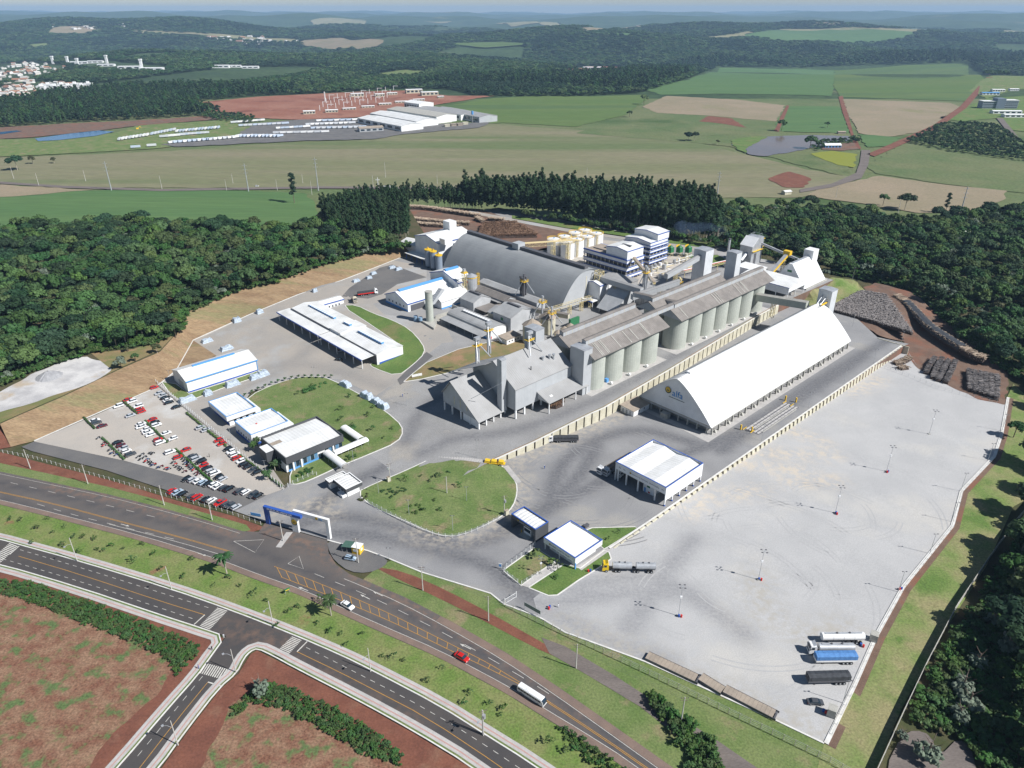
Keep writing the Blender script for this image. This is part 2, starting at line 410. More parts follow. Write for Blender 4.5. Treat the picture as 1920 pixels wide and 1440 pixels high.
M_SOIL=mat('red_soil',(.195,.078,.05),(.15,.06,.04),sc=.15,rough=.95,fine=.16,fsc=1.5,c3=(.20,.10,.065),sc3=.08,t3=.56)
M_SCRUB=mat('scrub_field',(.245,.15,.095),(.175,.082,.052),sc=.22,rough=.95,fine=.34,fsc=1.6,c3=(.095,.14,.05),sc3=.2,t3=.52,bump=.6,bsc=1.)
M_DIRT=mat('brown_dirt',(.175,.115,.085),(.135,.085,.063),sc=.15,rough=.95,fine=.2,c3=(.20,.095,.062),sc3=.05,t3=.52)
M_GRAV=mat('white_gravel',(.56,.545,.53),(.40,.39,.39),sc=.09,rough=.95,fine=.12,c3=(.42,.35,.27),sc3=.05,t3=.57)
M_GTRK=mat('gravel_track',(.17,.145,.13),(.135,.115,.105),sc=.2,rough=.95,fine=.16,stretch=(.5,.25))
M_STUB=mat('stubble_field',(.205,.185,.115),(.16,.165,.085),sc=.014,rough=.95,fine=.16,fsc=.5,c3=(.115,.145,.06),sc3=.006,t3=.54,stretch=(.08,.12))
M_SOY=mat('soy_field',(.072,.142,.048),(.088,.155,.052),sc=.03,rough=.95,fine=.14,fsc=.4,stretch=(.12,.06))
M_SOY2=mat('bright_soy_field',(.085,.14,.036),(.115,.155,.045),sc=.006,rough=.95,fine=.14,fsc=.3,stretch=(-.3,.1),c3=(.075,.125,.04),sc3=.012,t3=.5)
M_TAN=mat('straw_field',(.275,.22,.15),(.23,.195,.125),sc=.01,rough=.95,fine=.1,fsc=.4,c3=(.20,.19,.09),sc3=.008,t3=.6)
M_PALE=mat('pale_field',(.26,.24,.14),(.21,.205,.11),sc=.008,rough=.95,fine=.1,fsc=.2)
M_REDF=mat('red_earthwork',(.24,.095,.06),(.29,.14,.095),sc=.012,rough=.95,fine=.12,fsc=.2,c3=(.17,.065,.045),sc3=.01,t3=.56)
M_KERB=mat('kerb_white',(.68,.67,.64),(.58,.56,.52),sc=.4,rough=.85,fine=.08)
M_WALK=mat('walk_slab',(.46,.44,.42),(.39,.375,.36),sc=.3,rough=.9,fine=.08)
M_PINK=mat('pink_tactile',(.44,.27,.24),rough=.9,fine=.1)
M_LINEW=mat('line_white',(.62,.60,.55),(.48,.46,.42),sc=.8,rough=.8,fine=.1)
M_LINEY=mat('line_yellow',(.50,.26,.05),(.40,.22,.06),sc=.8,rough=.8,fine=.1)
M_WATER=mat('blue_water',(.05,.14,.29),rough=.12,fine=0,spec=.5)
M_MUD=mat('muddy_water',(.19,.135,.115),(.15,.115,.11),sc=.01,rough=.12,fine=0,spec=.5)
# ------------ natural ground out to the horizon
def terrain():
 ys=[-60,-20,20]+list(np.arange(60,700,20))+list(700*(1.022**np.arange(0,182)))
 ys=[y for y in ys if y<34000];nx=150;V=[];F=[]
 for y in ys:
  w=max(420,1.15*y+120)
  V+=[(x,y)for x in np.linspace(-w,w,nx)]
 A=np.array(V);z=hB(A[:,0],A[:,1])-.35
 for j in range(len(ys)-1):
  for i in range(nx-1):
   k=j*nx+i;F.append((k,k+1,k+nx+1,k+nx))
 me=bpy.data.meshes.new('terrain');me.from_pydata([(a,b,c)for(a,b),c in zip(V,z)],[],F);me.update();me.shade_smooth()
 me.materials.append(M_FLOOR);me.materials.append(M_FAR);me.materials.append(M_MEAD)
 mi=np.array([0 if A[f[0],1]<700 else 2 if A[f[0],1]<1750 else 1 for f in F],np.int32);me.polygons.foreach_set('material_index',mi)
 structure(obj('terrain',me))
terrain()
# ------------ the plant's floors
HW=[(0,925),(95,942),(225,977),(425,1032),(520,1068),(700,1150),(900,1243),(985,1290),(1060,1338),(1190,1425),(1290,1500)]
TRK=[pathz(p,'M',2)for p in([(560,985),(640,965),(740,985),(830,1020),(900,1022),(965,985),(1040,940),(1090,890),(1120,830)],[(570,975),(600,945),(660,905),(730,872),(765,835)],[(600,1000),(680,1000),(760,1018),(850,1040),(920,1060),(960,1100),(1040,1135)],[(1020,960),(1100,915),(1200,870),(1330,838),(1420,790),(1500,735),(1590,680),(1660,640)],[(1030,930),(1050,870),(1100,830),(1190,800),(1300,830)],[(1350,845),(1440,785),(1530,728),(1620,668)])]
plz=[(499,929),(535,916),(560,880),(690,800),(735,735),(860,760),(1000,700),(1200,600),(1420,560),(1500,560),(1560,570),(1610,600),(1645,632),(1705,645),(1697,647),(1400,850),(1240,963),(1131,1031),(1060,1075),(1000,1122),(1010,1156),(945,1132),(920,1112),(790,1072),(730,1047),(690,1032),(614,1012),(497,978),(440,958)]
sheet('plaza',plz,M_PLAZA,'M',.0,2.6,attrs={'dark':near_path(TRK,4.2),'dust':near_path([pathz(p,'M',1)for p in([(945,875),(1000,850),(1130,790),(1200,760)],[(780,1000),(850,1010),(900,995),(960,975)],[(500,960),(600,940),(620,960)],[(960,880),(980,920),(960,960)])],6)})
YT=[pathz(p,'B',2)for p in([(1000,1132),(1060,1130),(1150,1110),(1260,1110)],[(1000,1140),(1060,1160),(1130,1200),(1250,1240)],[(1060,1110),(1150,1080),(1260,1090),(1330,1140),(1400,1190)],[(1300,1010),(1240,1080),(1180,1180)])]
yard=[(1131,1031),(1250,948),(1400,842),(1560,735),(1668,668),(1700,655),(1722,690),(1770,715),(1830,745),(1882,757),(1888,745),(1876,812),(1862,855),(1800,920),(1783,985),(1690,1100),(1640,1190),(1600,1280),(1545,1393),(1455,1350),(1210,1240),(1060,1185),(1010,1156),(1000,1122),(1060,1075)]
sands=[[(1470,800),(1540,830)],[(1440,850),(1560,855)],[(1400,870),(1500,885)],[(1340,880),(1420,850)],[(1650,712),(1600,735)],[(1480,905),(1560,900)],[(1290,960),(1330,935),(1420,920)]]
sheet('truck_yard',yard,M_YARD,'B',.03,3.0,attrs={'dark':near_path(YT,4.5),'sand':near_path([pathz(p,'B',0)for p in sands],5.5),'dust':near_path([pathz(p,'B',1)for p in([(1060,1180),(1210,1235),(1330,1290),(1455,1345),(1545,1385)],[(1580,1180),(1500,1190)],[(1420,1085),(1440,1160)])],7)})
terr=[(140,200),(172,198),(196,195),(239,191.4),(295,194.7),(400,202.5),(430,203.5),(500,201),(512,300),(490,395),(470,520),(330,520),(235,470),(140,470)]
TT=[pathz(p,'S',2)for p in([(790,850),(850,820),(960,812),(1060,775),(1140,740),(1260,670),(1350,620),(1440,575)],[(760,830),(790,760),(860,730)],[(785,640),(800,620),(850,610)],[(755,700),(790,665),(770,640)])]
sheet('silo_terrace',[xy(*q)for q in terr],M_TERR,'S',.0,3.0,world=True,attrs={'dark':near_path(TT,4.0)})
MB_sk=MB()
for a,b in zip(terr,terr[1:]+terr[:1]):
 (xa,ya),(xb,yb)=xy(*a),xy(*b);MB_sk.poly((xa,ya,-6),(xb,yb,-6),(xb,yb,float(hS(xb,yb))-.02),(xa,ya,float(hS(xa,ya))-.02))
structure(MB_sk.obj('terrace_edge',M_DIRT))
ps=[at(*q)for q in plz[9:18]];MB_s2=MB()
for a,b in zip(ps[:-1],ps[1:]):MB_s2.poly((a.x,a.y,-6),(b.x,b.y,-6),(b.x,b.y,-.02),(a.x,a.y,-.02))
structure(MB_s2.obj('plaza_edge',M_DIRT))
sheet('beige_paving',[(362,638),(470,590),(560,553),(640,527),(735,488),(800,500),(800,540),(700,570),(720,590),(830,600),(850,640),(800,665),(745,715),(705,742),(640,712),(560,706),(470,735),(455,760),(470,790),(505,870),(535,914),(440,845),(360,779),(298,725),(320,700),(405,668)],M_BEIGE,'S',.04,4.,attrs={'dark':near_path([pathz(p,'S',2)for p in([(500,690),(560,680),(650,700),(730,730)],[(420,740),(520,700),(600,640)])],5)})
sheet('machine_park_asphalt',[(641,556),(655,540),(712,502),(735,496),(800,520),(745,533),(716,552),(690,560)],M_ASPH,'S',.07)
sheet('ramp_road',[(745,712),(757,700),(785,672),(800,660),(812,668),(785,690),(763,714),(750,722)],M_ASPH,'S',.07)
sheet('parking_lot',[(64,828),(180,778),(281,733),(297,725),(360,779),(440,845),(535,916),(499,929),(397,902),(343,894),(234,864)],M_PAVER,'M',.06)
sheet('asphalt_lot',[(40,838),(64,828),(234,864),(343,894),(397,902),(499,929),(440,958),(330,925),(200,882),(60,846)],M_ASPH,'M',.03)
def lawn(name,pts,m=M_GRASS,z='M',smooth=1,kerb=True,off=.10,step=None,**k):
 o=sheet(name,pts,m,z,off,step,smooth,**k)
 if kerb:
  P=chaikin([at(q[0],q[1],q[2]if len(q)>2 else z)for q in pts],smooth)if smooth else[at(q[0],q[1],q[2]if len(q)>2 else z)for q in pts]
  strip('kerb',P+[P[0]],-.22,.22,M_KERB,.16,.0,o)
 return o
sq=[(668,924,0),(700,908,0),(760,883,.3),(815,857,1.),(870,857,1.6),(912,868,2.),(945,873,.8),(968,903,0),(970,925,0),(962,950,0),(945,966,0),(900,990,0),(862,1004,0),(838,1006,0),(805,998,0),(755,975,0),(700,952,0)]
lawn('entrance_lawn',sq,M_GRASS,off=.12,step=5.)
lawn('office_lawn',[(468,742),(510,722),(555,708),(590,705),(622,711),(690,748),(745,788),(757,808),(746,829),(690,853),(640,873),(600,892),(562,908),(538,908),(560,850),(500,803),(455,765)],M_GRASS,'S',off=.10,step=6.)
lawn('shed_verge',[(303,716),(330,720),(354,738),(425,716),(492,693),(502,700),(420,727),(345,755),(320,740)],M_GRASS,'S',0,off=.09)
lawn('shed_lawn',[(640,573),(668,572),(700,588),(735,600),(768,617),(793,645),(797,662),(775,684),(745,706),(700,690),(692,682),(757,652),(700,612)],M_GRASS2,'S',1,off=.12,step=6.)
lawn('dry_bank',[(757,716),(775,700),(800,680),(860,655),(925,640),(960,636),(1015,640),(1000,660),(880,690),(820,704),(790,711)],M_BANKG,'S',0,off=.14,step=6.)
lawn('gate_lawn',[(943,1070),(1003,1027),(1032,1045),(1042,1052),(1012,1072),(977,1098)],M_GRASS,'M',0)
lawn('loading_lawn',[(991,1102),(1058,1058),(1088,1066),(1133,1032),(1142,1036),(1146,1048),(1124,1064),(1085,1088),(1045,1116),(1028,1117)],M_GRASS2,'M',0)
lawn('corner_lawn',[(1085,1000),(1110,990),(1190,988),(1196,991),(1150,1020),(1133,1030),(1105,1008)],M_GRASS2,'M',0)
sheet('office_walk',[(977,1098),(1042,1052),(1058,1058),(991,1102)],M_WALK,'M',.10)
sheet('office_apron',[(1083,1064),(1137,1026),(1146,1031),(1090,1070)],M_WALK,'M',.14)
sheet('hall_apron',[xy(*q)for q in((258,144.2),(410,144.2),(410,148),(263,148),(263,190),(261,190))],M_WALK,'M',.06,world=True)
sheet('silo_apron',[xy(*q)for q in((244,202.6),(306,202.6),(306,236),(244,236))],M_WALK,'S',.06,world=True)
sheet('silo_apron',[xy(*q)for q in((315,202.9),(416,202.9),(416,236),(315,236))],M_WALK,'S',.06,world=True)
sheet('tank_court',[xy(*q)for q in((385,290),(470,280),(470,355),(450,395),(385,395))],mat('pale_court',(.47,.43,.38),(.40,.36,.31),sc=.1,rough=.9),'S',.05,world=True)
sheet('log_yard',[(757,388),(830,388),(900,392),(960,412),(1030,428),(1120,440),(1090,470),(1000,470),(900,470),(790,440),(755,410)],M_DIRT,'S',.05)
sheet('back_track',[(880,395),(960,409),(1060,427),(1180,444),(1330,468),(1480,495),(1478,501),(1330,475),(1180,451),(1060,434),(960,415),(880,400)],M_BEIGE,'S',.10)
sheet('back_verge',[(960,404),(1060,418),(1180,437),(1340,458),(1340,467),(1180,446),(1060,428),(960,410)],M_GRASS2,'S',.10)
sheet('boiler_grass',[(1290,478),(1345,478),(1372,492),(1345,500),(1300,490)],M_GRASS2,'S',.12)
sheet('end_bank',[(1500,562,0),(1515,540,5.9),(1560,520,5.9),(1600,525,4.),(1625,545,0),(1580,560,0),(1552,580,0),(1525,578,0)],M_SLOPEG,'M',.06,3.)
sheet('log_ground',[(1545,585),(1575,560),(1640,530),(1700,545),(1760,590),(1830,650),(1890,700),(1885,760),(1830,748),(1770,718),(1722,692),(1700,665),(1697,640),(1645,628)],M_DIRT,lambda x,y:(lambda s:-.6*(1-s)+hB(x,y)*s)(sstep(152,132,-x*US+y*UC)),.04,4.,rough=2.5)
0 and sheet('log_red_ground',[(1705,655),(1740,640),(1800,690),(1850,715),(1810,735),(1760,705),(1725,690)],M_SOIL,'B',.75,rough=3)
low=[(20,838),(64,827),(180,776),(281,732),(297,722),(330,695),(362,638),(470,589),(560,552),(640,526),(700,503),(748,484),(800,478)]
upp=[(0,795),(45,775),(115,745),(230,690),(300,660),(345,610),(350,585),(440,545),(520,525),(600,495),(690,473),(745,460),(800,445)]
Wl=[at(*q,'S')for q in low];Wu=[at(*q,'F')for q in upp];mbk=MB();nl=len(low);K=8
for i in range(nl):
 for k in range(K+1):
  q=Wl[i].lerp(Wu[i],k/K);mbk.v.append((q.x,q.y,q.z+.05+(.25*math.sin(i*2.1+k*1.3)if 0<k<K else 0)))
for i in range(nl-1):
 for k in range(K):a=i*(K+1)+k;mbk.f.append([a,a+K+1,a+K+2,a+1])
structure(mbk.obj('cut_bank',M_BANK,None,True))
mr=MB();lo2=[at(*q,'S')for q in((-120,800),(-20,846),(21,838))];up2=[at(*q,'F')for q in((-120,770),(-15,780),(46,774))]
for a,b,c,d in zip(lo2,lo2[1:],up2[1:],up2):mr.poly(*(v+Vector((0,0,.06))for v in(a,b,c,d)))
structure(mr.obj('red_bank',M_SOIL))
sheet('bank_toe',[(297,723),(330,692),(362,638),(406,667),(360,684),(322,700),(304,716)],M_BANK,'S',.06)
strip('bank_gutter',Wl[1:],-.35,.35,M_KERB,.15,.03,kind='structure')
sheet('wood_floor',[(0,795),(45,775),(115,745),(230,690),(300,660),(345,610),(350,585),(440,545),(520,525),(600,495),(690,473),(745,460),(800,445),(770,396),(745,380),(600,396),(560,436),(410,430),(290,420),(120,426),(0,438),(-500,445),(-500,830)],M_FLOOR,'F',.0,12.)
sheet('gravel_lot',[(-60,760),(0,735),(60,700),(110,680),(160,667),(200,678),(212,692),(195,705),(140,730),(60,757),(0,772),(-60,800)],M_GRAV,'F',.10,rough=4)
sheet('bank_crest',[(-60,815),(0,793),(45,773),(115,743),(230,688),(200,690),(140,722),(60,750),(0,765),(-60,790)],M_BANKG,'F',.06)
sheet('picnic_ground',[(170,662),(250,655),(335,622),(343,612),(300,657),(232,687),(205,690)],M_BANKG,'F',.12)
sheet('verge_track',[(-300,780),(0,847),(100,873),(200,898),(330,938),(440,968),(500,990),(470,998),(400,975),(300,950),(200,925),(0,884),(-300,830)],M_SOIL,'M',-.04)
sheet('verge',[(-300,800),(0,868),(100,890),(200,912),(300,938),(400,966),(462,984),(470,994),(440,1000),(300,958),(200,932),(0,892),(-300,830)],M_GRASS,'M',-.01)
upper=[(-320,815),(0,884),(100,905),(200,926),(300,951),(400,979),(455,996),(485,997),(497,980),(614,1013),(616,1035),(630,1058),(655,1076),(680,1086),(760,1120),(850,1167),(950,1224),(1050,1290),(1150,1360),(1270,1445),(1400,1540)]
lower=[(-320,872),(0,946),(100,971),(250,1010),(400,1056),(480,1087),(560,1115),(640,1152),(700,1179),(825,1234),(950,1301),(1025,1348),(1075,1378),(1175,1442),(1300,1540)]
_hw1=pathz([(0,905),(200,950),(420,1010),(600,1080),(760,1148),(900,1222),(1060,1318),(1250,1450)],'M',2)
_hw2=pathz([(0,937),(200,986),(420,1048),(560,1103),(700,1165),(900,1262),(1060,1358),(1180,1436)],'M',2)
highway=sheet('highway',upper+lower[::-1],M_HWY,'M',.0,3.,attrs={'dark':near_path([_hw1,_hw2],1.6),'dust':near_path([pathz([(480,985),(520,1000),(600,1030),(660,1075),(760,1130),(900,1205),(1100,1335)],'M',2),pathz([(100,912),(200,932),(330,965),(440,1000)],'M',1)],3.2)})
lowp=pathz(lower,'M',1);strip('shoulder',lowp,.1,2.3,M_SHOU,0,.05,highway)
strip('edge_line',lowp,2.35,2.5,M_LINEW,0,.06,highway)
upp2=pathz(upper[12:],'M',1);strip('shoulder',upp2[6:],-2.6,-.05,M_SHOU,0,.045,highway);strip('edge_line',upp2,-2.9,-2.74,M_LINEW,0,.06,highway)
strip('edge_line',pathz(upper[:7],'M',1),-1.5,-1.38,M_LINEW,0,.06,highway)
cl=pathz([(-320,850),(0,923),(95,943),(225,978),(330,1005),(430,1034)],'M',2);strip('centre_line',cl,-.28,-.12,M_LINEY,0,.06,highway);strip('centre_line',cl,.12,.28,M_LINEY,0,.06,highway)
hu=pathz([(514,1062),(600,1094),(712,1142),(760,1165),(857,1214),(915,1243),(974,1279)],'M',2);hl=pathz([(527,1082),(600,1110),(712,1156),(760,1178),(857,1226),(915,1253),(974,1283)],'M',2)
strip('hatch_line',hu,-.09,.09,M_LINEY,0,.06,highway);strip('hatch_line',hl,-.09,.09,M_LINEY,0,.06,highway)
for i in range(24):
 a,_d=along(hu,plen(hu)*(i+.3)/25);b,_d=along(hl,plen(hl)*(i+.1)/25)
 if(a-b).length>.8:strip('hatch_bar',[a,b],-.1,.1,M_LINEY,0,.065,highway)
c2=pathz([(975,1283),(1060,1337),(1190,1424),(1300,1505)],'M',1);strip('centre_line',c2,-.3,-.13,M_LINEY,0,.06,highway);strip('centre_line',c2,.13,.3,M_LINEY,0,.06,highway)
def dashes(P,period,ln,w,m,parent,name='lane_dash',s0=0.,off=0.,lift=.06):
 L=plen(P);s=s0
 while s+ln<L:
  a,d=along(P,s);b,_=along(P,s+ln);n=Vector((-d.y,d.x,0))*off
  strip(name,[a+n,b+n],-w/2,w/2,m,0,lift,parent);s+=period
dashes(pathz([(590,1076),(690,1116),(800,1170),(900,1224),(1000,1282),(1040,1308)],'M',2),9.,4.2,.15,M_LINEW,highway)
dashes(pathz([(70,945),(125,962),(200,981),(330,1012)],'M',1),9.,4.,.15,M_LINEW,highway)
dashes(pathz([(20,905),(150,935),(300,972)],'M',1),10.,4.,.14,M_LINEW,highway)
strip('lane_line',pathz([(205,983),(330,1015),(420,1042)],'M',1),-.08,.08,M_LINEW,0,.06,highway)
for tri in([(438,1015),(495,1012),(478,1036)],[(540,1057),(561,1043),(569,1067)]):
 P=[at(*q)for q in tri];strip('island_line',P+[P[0]],-.08,.08,M_LINEW,0,.06,highway)
sheet('crossing_slab',[(537,998),(549,998),(527,1027),(517,1026)],M_WALK,'M',.05)
def arrow(px,py,ang,parent):
 p=at(px,py);d=Vector((math.cos(ang),math.sin(ang),0));n=Vector((-d.y,d.x,0));mb=MB()
 mb.poly(*(p+d*a+n*b+Vector((0,0,.06))for a,b in((-2.2,-.12),(.6,-.12),(.6,.12),(-2.2,.12))));mb.poly(*(p+d*a+n*b+Vector((0,0,.06))for a,b in((.5,-.45),(2.,0),(.5,.45))))
 mb.obj('lane_arrow',M_LINEW,parent)
for q in((235,985,-.35),(380,1040,-.38),(568,1104,2.7),(708,1113,2.6),(684,1119,2.6),(872,1212,2.6)):arrow(q[0],q[1],q[2],highway)
sheet('median_verge',[(a,b-4)for a,b in lower]+[(1200,1600),(1060,1560),(1045,1450),(910,1372),(820,1318),(695,1250),(550,1186),(430,1141),(322,1102),(145,1047),(0,1005),(-320,930)],M_MEDIAN,'M',-.06,6.)
sheet('fence_verge',[(735,1049),(800,1073),(920,1113),(945,1133),(1010,1157),(1060,1186),(1210,1241),(1455,1351),(1545,1394),(1560,1420),(1600,1520),(1420,1540),(1270,1445),(1150,1360),(1050,1290),(950,1224),(850,1167),(760,1120),(680,1087),(700,1070)],M_GRASS,'M',-.05,6.)
sheet('dirt_path',[(700,1062),(760,1072),(840,1108),(920,1150),(1000,1195),(1035,1215),(1050,1235),(1000,1213),(900,1160),(820,1120),(740,1083)],M_SOIL,'M',.0,smooth=1)
sheet('gravel_road',[(1015,1195),(1060,1212),(1150,1265),(1250,1330),(1340,1385),(1420,1440),(1500,1500),(1440,1520),(1360,1445),(1290,1395),(1200,1325),(1100,1265),(1030,1225)],M_GTRK,'M',.02)
sheet('kiosk_gravel',[(612,1014),(640,1020),(690,1034),(728,1048),(722,1062),(690,1075),(655,1072),(628,1052),(618,1036)],M_ASPH,'M',.06,smooth=1)
strip('kerb',pathz([(614,1013),(690,1033),(730,1048),(790,1073),(920,1113),(945,1133),(1010,1157),(1060,1186),(1210,1241),(1455,1351),(1545,1394)],'M',0),-.25,.25,M_KERB,.2,.0,kind='structure')
edge=pathz([(1888,745),(1876,812),(1862,855),(1800,920),(1783,985),(1690,1100),(1640,1190),(1600,1280),(1545,1393)],'B',0)
strip('yard_kerb',edge,-.1,1.1,M_KERB,.25,.0,kind='structure')
sheet('yard_slope',[(1888,745),(1900,720),(1990,800),(1990,900),(1900,950),(1850,1060),(1760,1200),(1690,1330),(1640,1450),(1600,1560),(1500,1560),(1545,1394),(1600,1281),(1640,1191),(1690,1101),(1783,986),(1800,921),(1862,856),(1876,813)],M_SLOPEG,'B',-.02,6.)
strip('soil_edge',edge,.7,3.0,M_DIRT,0,.02,kind='structure')
sheet('corner_asphalt',[(1665,1560),(1660,1440),(1690,1380),(1715,1368),(1745,1378),(1760,1420),(1800,1380),(1830,1420),(1840,1560)],M_GTRK,'B',.05,smooth=1)
nu=[(-300,945),(0,1012),(35,1022),(145,1052),(322,1106),(427,1143),(550,1191),(640,1230),(695,1257),(825,1325),(910,1379),(990,1429),(1120,1520)]
nl_=[(-300,985),(0,1057),(150,1101),(300,1152),(375,1176),(424,1193),(390,1240),(372,1266),(310,1336),(232,1428),(140,1530)]
nr_=[(220,1530),(302,1437),(350,1370),(412,1290),(445,1262),(459,1234),(470,1222),(482,1217),(510,1230),(550,1252),(672,1315),(775,1372),(882,1437),(1000,1530)]
avenue=sheet('avenue',nu+nr_[::-1]+nl_[::-1],M_NEWR,'M',.0,4.,attrs={'dust':near_path([pathz(p,'M',1)for p in([(430,1180),(480,1190),(530,1210)],[(540,1245),(660,1308),(770,1365)])],4)})
def footway(P,sg,nm='pavement'):
 o=strip(nm,P,sg*.0,sg*.38,M_KERB,.16,.0,kind='structure');strip('grass_strip',P,sg*.38,sg*.95,M_GRASS,0,.05,o)
 strip('walk',P,sg*.95,sg*3.1,M_WALK,.10,.0,o);strip('tactile_strip',P,sg*1.75,sg*2.15,M_PINK,0,.112,o)
footway(pathz(nu,'M',1),1);footway(pathz(nl_,'M',1),-1);footway(pathz(nr_,'M',1),1)
cn=pathz([(35,1043),(150,1077),(300,1127),(384,1153)],'M',1);strip('centre_line',cn,-.09,.09,M_LINEY,0,.05,avenue)
cn2=pathz([(557,1222),(640,1262),(700,1293),(800,1345),(950,1445),(1050,1520)],'M',1);strip('centre_line',cn2,-.09,.09,M_LINEY,0,.05,avenue)
cs=pathz([(390,1279),(330,1352),(262,1440),(190,1530)],'M',1);strip('centre_line',cs,-.09,.09,M_LINEY,0,.05,avenue)
for P in(pathz([(38,1031),(150,1064),(300,1111),(405,1144)],'M',1),pathz([(5,1048),(150,1090),(300,1140),(370,1163)],'M',1),pathz([(574,1214),(640,1247),(820,1340),(960,1430),(1050,1495)],'M',1),pathz([(545,1237),(640,1282),(700,1313),(800,1367),(930,1455)],'M',1),pathz([(380,1268),(320,1342),(240,1440)],'M',1),pathz([(402,1288),(350,1358),(285,1440)],'M',1)):
 dashes(P,3.6,1.7,.14,M_LINEW,avenue)
def zebra(a,b,c,d,n,parent):
 A,B,C,D=(at(*q)for q in(a,b,c,d))
 for i in range(n):
  t0,t1=(i+.2)/n,(i+.72)/n;mb=MB();mb.poly(*(v+Vector((0,0,.05))for v in(A.lerp(D,t0),B.lerp(C,t0),B.lerp(C,t1),A.lerp(D,t1))));mb.obj('zebra_stripe',M_LINEW,parent)
zebra((408,1139),(427,1145),(393,1181),(374,1174),15,avenue);zebra((548,1193),(566,1200),(531,1238),(511,1229),15,avenue)
zebra((385,1243),(373,1262),(424,1276),(436,1257),13,avenue);zebra((18,1018),(34,1024),(-4,1060),(-20,1052),14,avenue)
for a,b in(((384,1153),(364,1171)),((576,1203),(557,1222)),((390,1279),(416,1287)),((36,1024),(18,1040))):strip('stop_line',[at(*a),at(*b)],-.18,.18,M_LINEW,0,.055,avenue)
sheet('field_left',[(-320,986),(0,1058),(150,1102),(300,1153),(375,1177),(420,1196),(388,1240),(310,1336),(232,1428),(140,1535),(-320,1560)],M_SOIL,'M',-.05)
sheet('scrub_left',[(-320,1060),(0,1112),(80,1120),(250,1190),(320,1215),(330,1250),(300,1300),(200,1390),(120,1540),(-320,1560)],M_SCRUB,'M',.0,rough=2.)
sheet('field_right',[(222,1535),(304,1438),(352,1371),(414,1291),(447,1263),(470,1226),(482,1219),(550,1254),(672,1317),(775,1374),(882,1439),(1000,1535),(1000,1560),(230,1560)],M_SOIL,'M',-.05)
sheet('scrub_right',[(320,1540),(385,1430),(430,1320),(480,1290),(560,1320),(700,1400),(780,1470),(800,1560)],M_SCRUB,'M',.0,rough=2.)
# ------------ country behind the plant
def field(name,pts,m,off=.3,step=None):return sheet(name,pts,m,'B',off,step,rough=0 if('road' in name or 'track' in name or 'reservoir' in name)else 6.)
field('soy_field',[(-200,385),(0,367),(150,357),(300,356),(480,358),(570,362),(590,380),(600,420),(300,430),(0,430),(-200,440)],M_SOY,.2)
field('stubble_field',[(-200,330),(0,295),(100,292),(280,285),(500,270),(680,262),(760,240),(920,232),(1100,245),(1300,265),(1400,290),(1500,315),(1610,335),(1580,345),(1500,370),(1345,372),(900,350),(600,352),(150,352),(0,345),(-200,370)],M_STUB,.1)
field('country_road',[(-200,348),(0,341),(120,349),(300,355),(480,352),(600,350),(870,352),(870,355),(600,354),(480,356),(300,359),(120,353),(0,345),(-200,354)],M_GTRK,.5)
field('dry_strip',[(0,346),(120,354),(180,356),(60,366),(0,370),(-100,376)],M_TAN,.4)
field('rough_meadow',[(1080,250),(1180,215),(1260,180),(1480,195),(1470,250),(1600,250),(1610,285),(1580,330),(1480,305),(1370,275),(1300,268)],M_MEAD,.3)
field('soy_field',[(740,222),(840,198),(925,184),(1000,180),(1100,181),(1200,178),(1215,185),(1175,215),(1080,238),(940,230),(920,232)],M_SOY2,.3)
field('soy_field',[(1200,165),(1290,150),(1350,127),(1500,129),(1565,132),(1560,180),(1500,178),(1350,176),(1240,178)],M_SOY,.35)
field('soy_field',[(1565,132),(1700,122),(1815,120),(1845,150),(1815,190),(1575,182),(1562,160)],M_SOY2,.36)
field('straw_field',[(1205,200),(1250,180),(1380,187),(1472,198),(1455,228),(1340,218),(1230,212)],M_TAN,.5)
field('green_plot',[(1475,199),(1575,200),(1592,250),(1463,247),(1455,232)],M_SOY,.5)
field('straw_field',[(1580,186),(1780,193),(1800,200),(1740,245),(1660,258),(1610,250),(1590,215)],M_TAN,.5)
field('rough_meadow',[(1240,222),(1340,220),(1455,232),(1440,250),(1300,256),(1230,240)],M_MEAD,.45)
field('green_plot',[(1610,252),(1690,258),(1665,275),(1625,276)],M_SOY,.6)
field('rough_meadow',[(1625,310),(1690,270),(1790,285),(1920,305),(2060,330),(2060,380),(1900,360),(1750,342),(1640,325)],M_MEAD,.25)
field('straw_field',[(1540,352),(1650,330),(1760,345),(1890,358),(1880,376),(1800,400),(1720,400),(1600,380),(1510,368)],M_TAN,.35)
field('yellow_plot',[(1520,288),(1560,283),(1608,290),(1600,315),(1570,310),(1540,298)],mat('yellow_green_plot',(.20,.22,.03),rough=.95),.6)
field('earth_patch',[(1440,335),(1480,322),(1520,335),(1510,352),(1470,352)],M_SOIL,.5)
field('earth_patch',[(1330,218),(1370,222),(1400,240),(1350,232),(1310,228)],M_SOIL,.6)
field('farm_track',[(1615,282),(1632,282),(1628,310),(1615,335),(1560,352),(1500,362),(1500,356),(1560,345),(1605,325),(1612,305)],M_GTRK,.7)
field('farm_track',[(1625,290),(1690,262),(1750,235),(1800,200),(1850,145),(1855,140),(1862,145),(1812,203),(1760,240),(1700,268),(1640,294)],M_SOIL,.7)
field('farm_track',[(1572,182),(1580,180),(1590,215),(1600,252),(1615,280),(1604,280),(1594,250),(1580,212)],M_SOIL,.7)
field('farm_track',[(1475,198),(1480,199),(1468,228),(1460,248),(1450,246),(1455,240),(1463,220)],M_SOIL,.75)
field('muddy_pond',[(1370,272),(1400,262),(1440,257),(1520,254),(1590,256),(1594,266),(1560,270),(1530,276),(1480,287),(1430,294),(1405,291),(1395,280)],M_MUD,.9)
